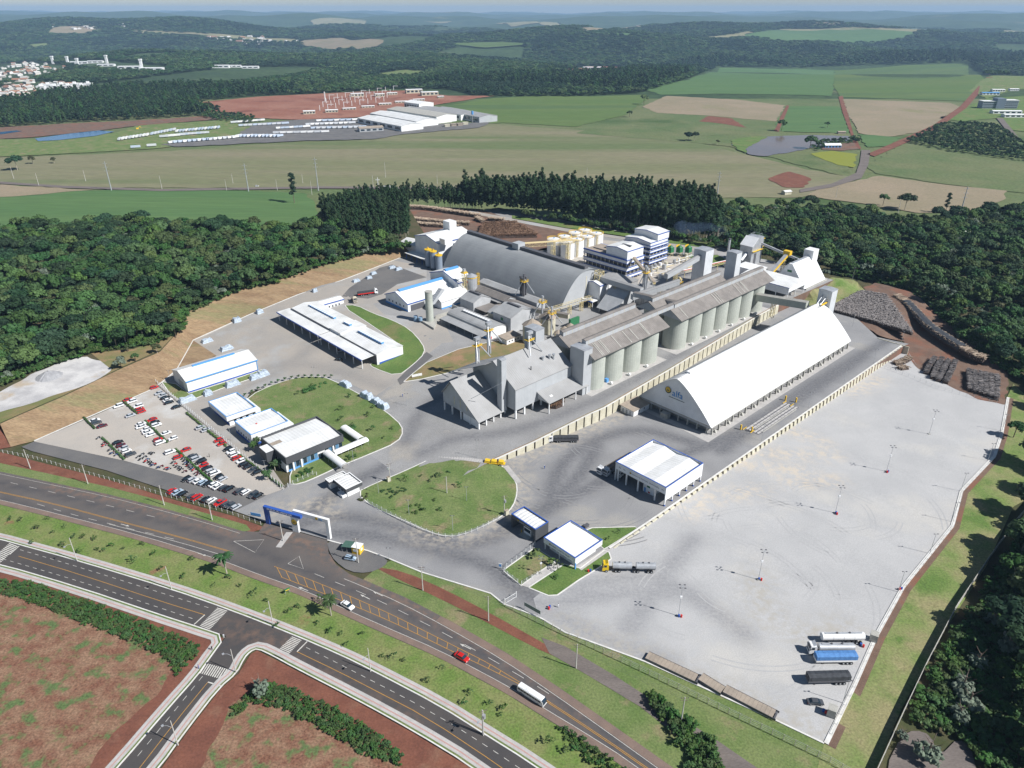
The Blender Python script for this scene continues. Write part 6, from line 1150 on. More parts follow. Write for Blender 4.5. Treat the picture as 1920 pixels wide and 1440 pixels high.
for i,(x,y)in enumerate(((1272,1155),(1422,1087),(1566,962),(1662,884),(1742,814))):lamp(x,y,12.6,'B',f'{ORD[i]} four headed lamp mast across the truck yard, counted from the left','quad','yard lamp masts')
for i,(x,y)in enumerate(((1878,808),(1852,864),(1801,921),(1784,978),(1743,1038),(1684,1110),(1580,1318))):lamp(x,y,9,'B',f'{ORD[i]} slim lamp post on the curved yard kerb, counted from the far end','slim','kerb lamp posts')
for i,(x,y)in enumerate(((1428,826),(1516,764),(1582,719),(1638,681),(1689,646))):lamp(x,y,8.5,'M',f'{ORD[i]} slim lamp post on top of the ribbed yard wall, counted from the left','slim','wall lamp posts')
lamp(895,858,9,'S','lamp post with two heads beside the start of the retaining wall','slim','site lamps');lamp(1598,613,9,'M','pole standing before the large log pile','slim','site lamps');lamp(1597,530,11,3.,'pole with stay at the top of the end bank','slim','site lamps')
for i,(x,y)in enumerate(((589,709),(763,760),(710,925),(320,715),(434,826),(499,888),(663,868))):lamp(x,y,6.5,'S',('slim lamp post at the top of the office lawn','slim lamp post where the ramp road meets the plaza','slim lamp post behind the charcoal guard house','slim lamp post at the end of the machinery shed','slim lamp post beside the staff building','slim lamp post beside the head office palms','slim lamp post by the head office flower bed')[i],'slim','office lamps')
for i,(x,y)in enumerate(((767,965),(849,995),(1014,1075),(875,940))):lamp(x,y,7,'M',('slim lamp post near the lawn fence','slim lamp post at the lower tip of the entrance lawn','four headed lamp beside the shipping office path','slim pole right of the lawn centre')[i],'quad' if i==2 else 'slim','lawn lamps')
w=MB()
for a,b in zip(PP[4:-1],PP[5:]):
 for o in(-.8,0,.8):
  pr=None
  for k in range(7):
   q=a.lerp(b,k/6)+Vector((o*.9,o*.4,-1.0*4*(k/6)*(1-k/6)))
   if pr is not None:w.tube(pr,q,.02,n=3,cap=False)
   pr=q
tag(w.obj('overhead_line',DSTEEL),'thin overhead power line slung between the highway poles','power line')
# ------------ fences
def fence(name,label,pts,z,h,sp,pm,rails=(.5,.95),rm=None,pw=.14,sm=0,solid=None,dz=0.):
 P=pathz(pts,z,sm);Q=resample(P,sp);e=empty(name,Q[0],0,label,'fence');o=Q[0];pm_=MB().box(-pw/2,pw/2,-pw/2,pw/2,0,h).mesh('post')
 zz=[float(LV[z](q.x,q.y))+dz if isinstance(z,str)else q.z for q in Q]
 for q,a in zip(Q,zz):c=obj('post',pm_,e,pm);c.location=(q.x-o.x,q.y-o.y,a-o.z)
 for i,r in enumerate(rails):
  mb=MB()
  for(a,b,za,zb_)in zip(Q[:-1],Q[1:],zz[:-1],zz[1:]):mb.bar((a.x-o.x,a.y-o.y,za+h*r-o.z),(b.x-o.x,b.y-o.y,zb_+h*r-o.z),.05)
  mb.obj('rail',rm or STEEL,e)
 if solid:
  for(a,b,za,zb_)in zip(Q[:-1],Q[1:],zz[:-1],zz[1:]):
   d=(b-a).normalized();n=Vector((-d.y,d.x,0))*.05;mb=MB();i0=0
   mb.v=[tuple(v)for v in(a-n-o+Vector((0,0,za-a.z)),b-n-o+Vector((0,0,zb_-b.z)),b+n-o+Vector((0,0,zb_-b.z)),a+n-o+Vector((0,0,za-a.z)))];mb.v+=[(x,y,q+h*.97)for x,y,q in mb.v];mb.f=[[3,2,1,0],[4,5,6,7],[0,1,5,4],[1,2,6,5],[2,3,7,6],[3,0,4,7]];mb.obj('panel',solid,e)
 return e
fence('yard_fence','concrete post wire fence along the dirt path below the truck yard',[(948,1137),(1000,1163),(1060,1192),(1210,1262),(1380,1345),(1480,1393),(1560,1432),(1640,1480)],'M',2.3,3.0,CREAM,(.15,.45,.75,.97))
fence('car_park_fence','white post fence between the car park and the offices',[(293,718),(360,775),(440,842),(531,918)],'M',2.1,2.6,WHITE,(.2,.5,.8),pw=.2)
fence('lawn_fence','white barred fence curving round the entrance lawn',[(690,944),(755,978),(805,1001),(838,1009),(862,1007),(900,993),(944,969)],'M',1.9,2.6,WHITE,(.15,.32,.5,.68,.85),sm=1)
fence('gate_fence','white barred fence from the truck gate to the lawn corner',[(1003,1023),(975,1045),(944,1068),(946,1075),(975,1097)],'M',2.0,2.6,WHITE,(.15,.32,.5,.68,.85))
fence('walk_rail','white railed gate along the shipping office path',[(978,1096),(1016,1073)],'M',1.6,2.4,WHITE,(.3,.6,.95),pw=.18)
fence('verge_fence','white post fence along the highway verge below the asphalt lot',[(-60,838),(0,848),(60,859),(150,885),(240,910),(330,936),(420,960),(490,984)],'M',1.7,2.8,WHITE,(.8,),pw=.11)
fence('office_fence','white fence closing the office garden by the guard house',[(531,918),(556,905),(590,889),(600,896)],'M',2.0,2.4,WHITE,(.2,.5,.8))
fence('boundary_wall','tall concrete boundary wall at the foot of the grass slope',[(1990,880),(1900,985),(1850,1055),(1790,1145),(1735,1250),(1690,1345),(1640,1455),(1600,1545)],'B',2.6,3.0,M_KERB,(),solid=CONC)
fence('log_yard_screen','dark green screen fence behind the tarped logs',[(1712,558),(1750,580),(1782,603),(1797,640)],'B',3.,3.2,GREENP,(),solid=mat('screen_green',(.03,.07,.055)))
fence('log_yard_fence','thin wire fence between the log stacks and the truck yard',[(1658,690),(1700,705),(1760,730),(1830,748),(1880,758)],'B',2.,3.4,STEEL,(.5,.95),pw=.08)
fence('yard_rail','low steel railing along the curved kerb of the truck yard',[(1893,748),(1881,814),(1867,858),(1806,922),(1789,987),(1696,1103),(1646,1193),(1606,1283),(1552,1394)],'B',1.0,4.,STEEL,(.95,),pw=.09)
T=empty('entrance_gate',at(946,1133),math.radians(40),'white sliding gate leaf at the start of the yard fence','gate');MB().box(0,.15,-.1,.1,0,2.6).box(5,5.15,-.1,.1,0,2.6).obj('post',WHITE,T);MB().box(.16,4.99,-.04,.04,.2,.3).box(.16,4.99,-.04,.04,2.0,2.1).obj('rail',WHITE,T)
for k in range(8):MB().box(.6+k*.55,.66+k*.55,-.03,.03,.31,1.99).obj('bar',WHITE,T)
# ------------ entrance portal
A,B=at(503,981),at(616,1013);d=B-A;L=d.length;rz=math.atan2(d.y,d.x)
T=empty('entrance_portal',A,rz,'blue and white entrance portal with a round badge beside the highway','portal')
MB().box(-.6,1.2,-.5,.5,0,7.0).obj('blue_leg',BLUE,T);b=MB().box(-.6,L*.60,-.62,.62,7.01,8.2).obj('blue_beam',BLUE,T);MB().box(L*.43,L*.53,-.5,.5,0,7.0).obj('badge_pier',WHITE,T);w_=MB().box(L*.44,L+.4,.63,1.7,7.4,9.0).obj('white_beam',WHITE,T);MB().box(L-1.0,L+.39,.64,1.69,0,7.39).obj('white_leg',WHITE,T)
lt=MB();x=1.2
for n in(9,4,8,4):
 for k in range(n):lt.box(x,x+.14,-.66,-.625,7.3,7.95 if k%3 else 7.75);lt.box(x+.141,x+.3,-.66,-.625,7.3+.22*(k%3),7.45+.22*(k%3));x+=.42
 x+=.35
lt.obj('beam_lettering',WHITE,b);bd=MB().tube((L*.48,-.51,4.6),(L*.48,-.58,4.6),1.35,n=26).obj('badge',EMBG,T);MB().tube((L*.48,-.581,4.8),(L*.48,-.62,4.8),1.1,n=22).obj('badge_disc',GOLD,bd);g=MB()
for e_ in(-.3,.3):g.poly((L*.48+e_-.28,-.625,4.6),(L*.48+e_+.28,-.625,4.6),(L*.48+e_,-.625,5.2))
g.poly((L*.48-.75,-.625,4.3),(L*.48+.75,-.625,4.3),(L*.48+.7,-.625,4.45),(L*.48-.7,-.625,4.45));g.obj('badge_mark',EMBG,bd)
bd=MB().tube((L*.83,.62,8.2),(L*.83,.58,8.2),.55,n=18).obj('small_badge',GOLD,T);text_mesh('alfa',1.3,LOGOB,'logo_text',T,(L*.83+.8,.6,7.8),(1,0,0),(0,0,1),.02)
p=at(664,1033);T=empty('snack_kiosk',p,math.radians(-18),'yellow roadside kiosk with green awning beside the drive','kiosk');MB().box(0,3.2,-1.5,1.5,0,2.9).obj('body',YEL,T);MB().box(-.1,3.3,-1.6,1.6,2.91,3.05).obj('roof',WHITE,T);MB().prism([(-4.2,2.3),(-.02,2.8),(-.02,2.9),(-4.2,2.4)],'y',-1.8,1.8).obj('awning',mat('awning_green',(.07,.14,.11)),T);MB().box(.6,2.6,-1.56,-1.501,1.2,2.2).obj('hatch',WHITE,T);MB().box(3.201,3.24,-.6,.6,1.2,2.2).obj('notice',WHITE,T)
for x in(-4.0,-2.0):
 for y in(-1.6,1.6):MB().box(x,x+.1,y-.05,y+.05,0,2.3).obj('post',STEEL,T)
def box_thing(name,label,cat,px,py,z,sx,sy,sz,m,rot=PA,group=None,top=None):
 p=at(px,py,z);e=empty(name,p,rot,label,cat,group);MB().box(-sx/2,sx/2,-sy/2,sy/2,0,sz).obj('body',m,e);MB().box(-sx/2-.05,sx/2+.05,-sy/2-.05,sy/2+.05,sz+.003,sz+.1).obj('lid',top or m,e);return e
box_thing('switch_cabinet','cream cabinet with tan top beside the transformer pole by the truck gate','cabinet',950,966,'M',1.6,1.0,2.4,CREAM,top=TANROOF);box_thing('switch_cabinet','cream cabinet with tan top beside the pole at the drive corner','cabinet',729,903,'M',1.4,1.0,2.4,CREAM,top=TANROOF)
for i,(x,y)in enumerate(((1637,1200),(1558,1340))):box_thing('guard_cabin',('concrete cabin on the yard kerb beside the white tank trailer','concrete cabin on the yard kerb below the lone grey car')[i],'cabin',x,y,'B',2.4,2.2,2.8,CONC,math.radians(60),'kerb cabins')
for i,(x,y,z)in enumerate(((1030,1141,'M'),(1275,1157,'B'),(1425,1088,'B'),(1568,964,'B'),(1664,886,'B'),(1546,1336,'B'),(1616,1212,'B'),(1688,1106,'B'),(1105,1072,'M'))):
 p=at(x,y,z);e=empty('waste_bins',p,R.uniform(0,3),('pair of coloured bins by the entrance drive kerb','pair of coloured bins at the first yard mast','pair of coloured bins at the second yard mast','pair of coloured bins at the third yard mast','pair of coloured bins at the fourth yard mast','coloured bins beside the lower kerb cabin','coloured bins beside the upper kerb cabin','coloured bins on the curved yard kerb','coloured bins where the yellow cab truck leaves')[i],'bin','waste bins');MB().cyl(-.4,0,.0,1.0,.32,.35,10).obj('red_bin',REDP,e);MB().cyl(.4,0,0,1.0,.32,.35,10).obj('blue_bin',BLUE,e)
def board(name,label,px,py,z,w,h,hh,m,rot):p=at(px,py,z);e=empty(name,p,rot,label,'sign');MB().box(-w/2,w/2,-.05,.05,hh-h,hh).obj('panel',m,e);MB().box(-w/2+.1,-w/2+.2,.051,.15,0,hh).box(w/2-.2,w/2-.1,.051,.15,0,hh).obj('post',STEEL,e);return e
e=board('info_board','white and blue information board at the gate fence corner',938,1067,'M',1.2,2.0,2.6,WHITE,math.radians(-15));MB().box(-.4,.4,-.08,-.051,1.2,2.2).obj('notice',LBLUE,e)
e=board('road_sign','green and yellow road sign on the verge beside the highway',540,1113,'M',1.8,1.1,2.4,GREENP,math.radians(40));MB().box(-.7,.7,-.08,-.051,1.5,1.8).obj('notice',YEL,e)
board('billboard','long grey notice board on the fence verge',998,1150,'M',6.5,1.5,3.0,mat('board_grey',(.22,.25,.24)),math.radians(-38));e=board('banner','low blue banner left of the portal',480,968,'M',4.5,1.2,1.5,LBLUE,math.radians(-16))
for i in range(3):board('notice_board',('left','middle','right')[i]+' of three white notice boards on the dry bank',776+i*6,708-i*1.2,'S',2.,1.4,1.8,WHITE,math.radians(20))
e=box_thing('steel_drum_cart','small blue tank standing at the silo foot','tank',1137,716,'S',1.6,1.6,1.8,LBLUE);box_thing('service_cart','dark service cart on the kerb of the corner lawn','cart',1099,988,'M',2.2,1.2,1.0,DSTEEL)
p=at(928,871,1.0);T=empty('yellow_trailer',p,math.radians(-8),'bright yellow agricultural trailer at the start of the retaining wall','trailer');MB().box(-4.5,4.5,-1.,1.,.8,1.1).obj('frame',YEL,T)
for x in(-3.4,-.6,2.6):MB().prism([(x-1.2,1.11),(x+1.1,1.11),(x+1.4,2.1),(x-.8,2.3)],'y',-.95,.95).obj('hopper',YEL,T)
axles(T,(-2.8,2.4))
def steps(name,label,a,b,w,n):
 A,B=at(*a),at(*b);d=B-A;T=empty(name,A,math.atan2(d.y,d.x),label,'stairs');L=math.hypot(d.x,d.y)
 for i in range(n):MB().box(L*i/n,L*(i+.86)/n,-w/2,w/2,d.z*(i+1)/n-.35,d.z*(i+1)/n+.2).obj('step',M_WALK,T)
steps('stair','pale stepped drain along the upper edge of the entrance lawn',(824,855,1.1),(908,866,2.),2.4,18);steps('stair','pale stepped drain down the right edge of the entrance lawn',(948,874,.9),(973,905,.05),2.4,12)
def person(px,py,z,label,top,bot,rot):
 p=at(px,py,z);vs=[(0,0,1.62),(0,0,1.45),(0,0,1.15),(0,0,.95),(.1,0,.9),(.13,.05,.5),(.14,.0,.06),(.16,.12,.03),(-.1,0,.9),(-.13,-.08,.5),(-.14,-.16,.06),(-.16,-.05,.03),(.2,0,1.4),(.27,.04,1.12),(.26,.16,.9),(-.2,0,1.4),(-.27,-.04,1.12),(-.26,.06,.88),(0,.0,1.74)]
 ed=[(18,0),(0,1),(1,2),(2,3),(3,4),(4,5),(5,6),(6,7),(3,8),(8,9),(9,10),(10,11),(1,12),(12,13),(13,14),(1,15),(15,16),(16,17)]
 ra=[.09,.07,.16,.14,.09,.07,.05,.05,.09,.07,.05,.05,.07,.05,.04,.07,.05,.04,.10]
 me=bpy.data.meshes.new('person');me.from_pydata(vs,ed,[]);o=obj('person',me,None,None);o.location=p;o.rotation_euler=(0,0,rot);me.materials.append(top);sk=o.modifiers.new('skin','SKIN');o.modifiers.new('sub','SUBSURF').levels=1
 for i,r in enumerate(ra):me.skin_vertices[0].data[i].radius=(r,r)
 me.skin_vertices[0].data[3].use_root=True;tag(o,label,'person','people on foot');h=MB().cyl(0,.0,1.70,1.84,.105,.06,10).obj('helmet',bot,o);return o
SHB,SHW,SHD=mat('shirt_blue',(.04,.09,.28),rough=.8),mat('shirt_white',(.6,.6,.62),rough=.8),mat('shirt_dark',(.03,.03,.035),rough=.8)
person(1021,879,'M','person in blue work clothes walking across the plaza below the retaining wall',SHB,WHITE,.4);person(1047,1139,'M','person in pale clothes walking on the entrance drive',SHW,SHD,1.2);person(393,857,'M','person in dark clothes walking between the parked cars',SHD,SHD,2.);person(755,744,'S','person in blue work clothes near the ramp road',SHB,WHITE,1.)
for i,(x,y)in enumerate(((420,1196),(398,1219),(373,1254))):person(x,y,'M',('person in pale clothes at the corner of the side road','person in dark clothes working on the side road pavement','person in blue kneeling spot at the zebra crossing kerb')[i].replace('kneeling spot ','clothes '),(SHW,SHD,SHB)[i],SHD,i)
# ------------ sheeted machines
def sheeted(px,py,z,L,W_,Hh,rot,label,seed):
 r=random.Random(seed);bm=bmesh.new();bmesh.ops.create_cube(bm,size=1.);bmesh.ops.subdivide_edges(bm,edges=bm.edges,cuts=5,use_grid_fill=True)
 for v in bm.verts:
  x,y,zz=v.co;t=zz+.5;k=1.12-.3*t+.05*math.sin(x*9+seed);v.co=Vector((x*L*k,y*W_*k,t*Hh*(1-.25*abs(math.sin(x*4+seed*1.7)))+(r.uniform(-.1,.1)if t>.05 else 0)))+Vector((r.uniform(-.12,.12),r.uniform(-.12,.12),0))
 me=bpy.data.meshes.new('sheeted_machine');bm.to_mesh(me);bm.free();p=at(px,py,z);o=obj('sheeted_machine',me,None,SHEETP);o.location=p;o.rotation_euler=(0,0,rot);tag(o,label,'machine','machines under silver sheeting')
SHM=[(352,752,8,3,2.8,'against the car park fence'),(390,740,4,3,3.,'left of the pair before the white shed'),(436,723,7,3,3.,'in the middle of the shed verge'),(478,710,5,3,3.,'left one of the two at the right end of the shed'),(494,704,5.5,3.4,3.2,'right one of the two at the right end of the shed'),(389,641,6,3,2.4,'at the far corner of the beige yard'),(426,655,7,3.5,2.4,'behind the ridge of the white shed'),(444,603,4.5,4,3.,'on the kerb below the wood'),(487,587,4,3,3.,'on the kerb left of the service shed'),(590,547,3,2.5,2.4,'on the bank kerb above the service shed'),(648,723,6,3.2,2.8,'alone on the upper edge of the office lawn'),(688,745,6,3.5,3.2,'left one of three by the lawn corner'),(706,755,5,3.2,2.8,'middle one of three by the lawn corner'),(719,764,5,3.2,3.,'right one of three by the lawn corner'),(735,503,5,2.5,2.,'left one on the dark machine park'),(747,506,5,2.5,2.,'right one on the dark machine park'),(700,514,4,2.5,2.,'at the kerb of the machine park'),(692,522,4,2.5,2.,'lowest on the kerb of the machine park'),(668,528,5,2.5,2.,'between the kerb and the dark machine park')]
for i,(x,y,l,w_2,h,d)in enumerate(SHM):sheeted(x,y,'S',l,w_2,h,(PA if i not in(10,11,12,13)else-PA*.9),'machine under silver sheeting '+d,i+1)
# ------------ timber
LOGC=[mat('log_grey',(.15,.135,.13),(.29,.265,.255),sc=.5,rough=.9,fine=.2),mat('log_brown',(.24,.15,.095),(.17,.10,.065),sc=.5,rough=.9,fine=.2),mat('log_pale',(.48,.39,.30),(.36,.27,.2),sc=.5,rough=.9,fine=.2)]
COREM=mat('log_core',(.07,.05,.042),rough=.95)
def log_pile(label,rows,w,h,m,z='B',ll=2.3,dens=5.,cross=True,tarp=None,seed=1,dz=0.):
 """rows: lines in the photo; logs lie across each row"""
 r=random.Random(seed);P0=at(*rows[0][0],z);e=empty('log_pile',P0,0,label,'log pile','log piles');o=Vector((P0.x,P0.y,0))
 for row in rows:
  P=pathz(row,z,1);Lr=plen(P);c=MB();lg=MB();n=max(2,int(Lr/2.5));pts=[along(P,Lr*k/n)for k in range(n+1)]
  for k,(q,d)in enumerate(pts):
   nn=Vector((-d.y,d.x,0))*w/2;hh=h*r.uniform(.55,1.)*(.55 if k in(0,n)else 1);zz=q.z+dz
   for s,t in((-1,0),(-.85,.95),(.85,.95),(1,0)):v=q+nn*s-o;c.v.append((v.x,v.y,zz+hh*t))
  for k in range(n):
   for j in range(3):a=k*4+j;c.f.append([a,a+4,a+5,a+1])
  c.f+=[[3,2,1,0],[n*4,n*4+1,n*4+2,n*4+3]]
  co=c.obj('stack_core',COREM,e);co.location.z=-P0.z
  for k in range(int(Lr*dens)):
   s=r.uniform(0,Lr);q,d=along(P,s);nn=Vector((-d.y,d.x,0));t=r.random();side=r.uniform(-1,1);zz=q.z+dz+h*r.uniform(.7,1.12)
   if cross:
    a=nn+d*r.uniform(-.7,.7);ctr=q+nn*r.uniform(-.4,.4)-o;ctr.z=zz if t<.7 else q.z+dz+h*r.uniform(.1,.9);ln=w*r.uniform(.6,1.1)/2;lg.tube(ctr-a*ln,ctr+a*ln+Vector((0,0,r.uniform(-.15,.15))),r.uniform(.1,.2),n=4)
   else:
    ctr=q+nn*side*w*.5-o;ctr.z=q.z+dz+(h*(1.05-.9*max(0,abs(side)-.75)/.25))*(1 if r.random()<.8 else r.uniform(.3,1));a=d*ll/2+nn*r.uniform(-.5,.5);lg.tube(ctr-a,ctr+a,r.uniform(.09,.18),n=4)
  l=lg.obj('logs',m,e);l['kind']='stuff';l.location.z=-P0.z
  if tarp:
   tb=MB();k0,k1=tarp;
   for k in range(n+1):
    q,d=pts[k];nn=Vector((-d.y,d.x,0))*w/2
    for s,t in((-1.08,.35),(-.8,1.12),(0,1.2),(.8,1.12),(1.1,.5)):v=q+nn*s-o;tb.v.append((v.x,v.y,q.z+dz+h*t))
   for k in range(n):
    if k0<=k/n<k1:
     for j in range(4):a=k*5+j;tb.f.append([a,a+5,a+6,a+1])
   tb.obj('tarpaulin',TARPG,e).location.z=-P0.z
 return e
def rows_between(a0,a1,b0,b1,n):
 return[[(a0[0]+(a1[0]-a0[0])*t,a0[1]+(a1[1]-a0[1])*t),((a0[0]+(a1[0]-a0[0])*t)*.5+(b0[0]+(b1[0]-b0[0])*t)*.5,(a0[1]+(a1[1]-a0[1])*t)*.5+(b0[1]+(b1[1]-b0[1])*t)*.5-1),(b0[0]+(b1[0]-b0[0])*t,b0[1]+(b1[1]-b0[1])*t)]for t in[(i+.5)/n for i in range(n)]]
log_pile('broad grey log pile filling the ground behind the white arched hall',rows_between((1612,549),(1549,583),(1660,556),(1712,630),17),2.7,2.3,LOGC[0],-.5,dens=11,seed=3)
log_pile('long log row covered with dark tarpaulins along the green screen',[[(1680,560),(1700,573),(1722,598),(1745,622),(1790,650),(1825,672),(1845,678)]],6.0,3.2,LOGC[2],-2.5,dens=10,tarp=(.12,.85),seed=4)
log_pile('four curved brown log stacks below the ribbed wall end',[[(1752,675),(1742,688),(1735,702)],[(1765,676),(1755,692),(1748,712)],[(1778,678),(1768,696),(1758,716)],[(1790,680),(1782,700),(1772,720)]],2.6,2.4,LOGC[0],'B',dens=9,seed=5)
log_pile('block of grey log stacks in the corner by the yard kerb',[[(1815+i*10.5,698+i*2.2),(1816+i*10.3,715+i*3),(1817+i*10,734+i*3.4)]for i in range(6)],2.4,2.6,LOGC[0],'B',dens=9,seed=6)
log_pile('loose tumble of brown logs at the end of the ribbed wall',[[(1678,683),(1692,680),(1705,672)],[(1685,692),(1700,690)]],4.0,1.5,LOGC[2],-4.,dens=9,seed=7)
log_pile('pale stacked logs along the far edge of the back yard',[[(760,391),(800,393),(840,399),(880,405),(900,408)]],6,3.4,LOGC[2],'S',dens=8,seed=8);log_pile('pale log rows behind the white block',[[(757,412),(800,416),(845,420),(880,422)],[(757,420),(800,424),(860,428)]],6,3.,LOGC[2],'S',dens=8,seed=9)
log_pile('great brown heap of split timber beyond the grey arch',rows_between((905,424),(895,450),(965,420),(1010,446),6),6.5,3.4,LOGC[1],'S',dens=16,seed=10);log_pile('short log stack between the two back yard piles',[[(893,412),(905,418)],[(915,413),(945,416)]],5,3.2,LOGC[2],'S',dens=8,seed=12)
log_pile('small firewood stack under the receiving house lean-to',[[(1028,764),(1040,766),(1052,760)],[(1040,758),(1056,752)]],2.6,2.2,LOGC[1],'S',dens=9,seed=11)
bm=bmesh.new();bmesh.ops.create_cone(bm,segments=18,radius1=7,radius2=.4,depth=3.4);bmesh.ops.subdivide_edges(bm,edges=bm.edges,cuts=2)
for v in bm.verts:v.co*=1+R.uniform(-.07,.07)
me=bpy.data.meshes.new('gravel_heap');bm.to_mesh(me);bm.free();o=obj('gravel_heap',me,None,mat('heap_grey',(.34,.34,.35),(.27,.27,.28),sc=.5));o.location=at(92,706,'F')+Vector((0,0,1.5));tag(o,'grey conical gravel heap on the white lot below the wood','gravel heap')
# ------------ trees
def crown_mesh(name,seed,lobes,per,q,flat=.75,core=True):
 """lobes: (x, y, z, r). Leaf clumps: small bent faces spread over each lobe, plus a rough inner body"""
 r=np.random.RandomState(seed);V=[];F=[]
 for(cx,cy,cz,rr)in lobes:
  if core:
   bm=bmesh.new();bmesh.ops.create_icosphere(bm,subdivisions=2 if rr>2.2 else 1,radius=rr*.86);i=len(V)
   for v in bm.verts:k=1+r.uniform(-.16,.12);V.append((cx+v.co.x*k,cy+v.co.y*k,cz+v.co.z*k*flat))
   F+=[[i+v.index for v in f.verts]for f in bm.faces];bm.free()
  for _ in range(int(per*(rr/2.5)**1.5)+6):
   d=r.normal(size=3);d/=np.linalg.norm(d)
   if d[2]<-.45:d[2]=-d[2]
   p=np.array((cx,cy,cz))+d*rr*r.uniform(.86,1.12)*(1,1,flat);n=d+r.normal(size=3)*.5+(0,0,.35);n/=np.linalg.norm(n)
   a=np.cross(n,r.normal(size=3));a/=np.linalg.norm(a);b=np.cross(n,a);s=q*r.uniform(.6,1.3);i=len(V)
   for t in range(5):an=t*1.2566+r.uniform(-.3,.3);V.append(tuple(p+(a*math.cos(an)+b*math.sin(an))*s*r.uniform(.6,1.1)+n*s*.2*(t%2)))
   F.append([i,i+1,i+2,i+3,i+4])
 me=bpy.data.meshes.new(name);me.from_pydata(V,[],F);me.update();return me
def lobes_broad(seed,R_,Hh,n):
 r=random.Random(seed);L=[(0,0,Hh*.72,R_*.55)]
 for i in range(n):
  a=i*2.4+r.uniform(-.5,.5);d=R_*(.35+.5*math.sqrt((i+.5)/n))*r.uniform(.85,1.1);L.append((d*math.cos(a),d*math.sin(a),Hh*(.86-.28*d/R_)+r.uniform(-.8,.6),R_*r.uniform(.28,.46)))
 return L
def lobes_tall(seed,R_,Hh,n):
 r=random.Random(seed);L=[]
 for i in range(n):
  t=(i+.5)/n;w=R_*(.72+.28*math.sin(math.pi*t))*(1 if t<.85 else.8);a=i*2.4+r.uniform(-.6,.6);L.append((w*.55*math.cos(a),w*.55*math.sin(a),Hh*(.28+.70*t),max(.8,w*r.uniform(.55,.8))))
 return L
def trunk_mesh(name,h,r0,seed,R_=3.):
 r=random.Random(seed);mb=MB().tube((0,0,-.3),(0,0,h*.62),r0,r0*.65,7)
 for k in range(4):a=k*1.6+r.uniform(-.3,.3);mb.tube((0,0,h*(.38+.06*k)),(R_*.5*math.cos(a),R_*.5*math.sin(a),h*(.66+.05*k)),r0*.5,r0*.22,5)
 return mb.mesh(name)
BRO=[]
for i in range(7):
 R_=(4.2,4.8,3.6,5.4,4.0,4.6,3.2)[i];Hh=(10.5,12,9,12.5,11.5,10,8.5)[i]
 BRO.append((crown_mesh('crown',20+i,lobes_broad(40+i,R_,Hh,(9,11,8,12,9,10,7)[i]),52,.62),trunk_mesh('trunk',Hh,.24,i),(0,1,0,2,1,0,4)[i]))
BRO.append((crown_mesh('crown',31,lobes_broad(51,3.4,7.5,8),52,.55),trunk_mesh('trunk',7.5,.2,9),3))
EUC=[(crown_mesh('crown',60+i,lobes_tall(70+i,(2.7,3.1,2.5)[i],(26,27,23)[i],10),50,.6,1.15),MB().tube((0,0,-.5),(0,0,22),.22,.08,7).mesh('trunk'))for i in range(3)]
SHR=[crown_mesh('foliage',80+i,lobes_broad(90+i,(1.5,1.9,1.2)[i],(2.,2.4,1.6)[i],6),46,.34)for i in range(3)]
SHR.append(crown_mesh('foliage',84,lobes_broad(94,2.2,3.2,8),44,.4));
FAR=[crown_mesh('far_crown',100+i,lobes_broad(110+i,4.6,10,5),10,1.2)for i in range(3)]+[crown_mesh('far_crown',104+i,lobes_tall(114+i,2.6,17,5),12,1.0,1.15)for i in range(2)]
for k,(c,t,m)in enumerate(BRO):c.materials.append(LEAF[m]);t.materials.append(BARK if k%3 else PALEBARK)
for c,t in EUC:c.materials.append(EUCA);t.materials.append(PALEBARK)
for i,s in enumerate(SHR):s.materials.append((BUSH,BUSH,LEAF[1],LEAF[3])[i])
for i,s in enumerate(FAR):s.materials.append((FARL,FARL2,FARL3,FARL3,FARL)[i])
def scatter(poly,z,sp,jit=.42,dz=0.,keep=None):
 A=np.array([at(q[0],q[1],z)[:2]for q in poly]);gx=np.arange(A[:,0].min(),A[:,0].max(),sp);gy=np.arange(A[:,1].min(),A[:,1].max(),sp*.9)
 X,Y=np.meshgrid(gx,gy);X=X+(np.arange(len(gy))%2)[:,None]*sp*.5;X=X.ravel()+NR.uniform(-jit,jit,X.size)*sp;Y=Y.ravel()+NR.uniform(-jit,jit,Y.size)*sp
 k=inside(A,X,Y);X,Y=X[k],Y[k];zf=LV[z]if isinstance(z,str)else(lambda x,y:z+0*x);P=np.stack([X,Y,zf(X,Y)+dz],1)
 return P[np.argsort(np.hypot(P[:,0],P[:,1]))]
PROTO_I=[0]
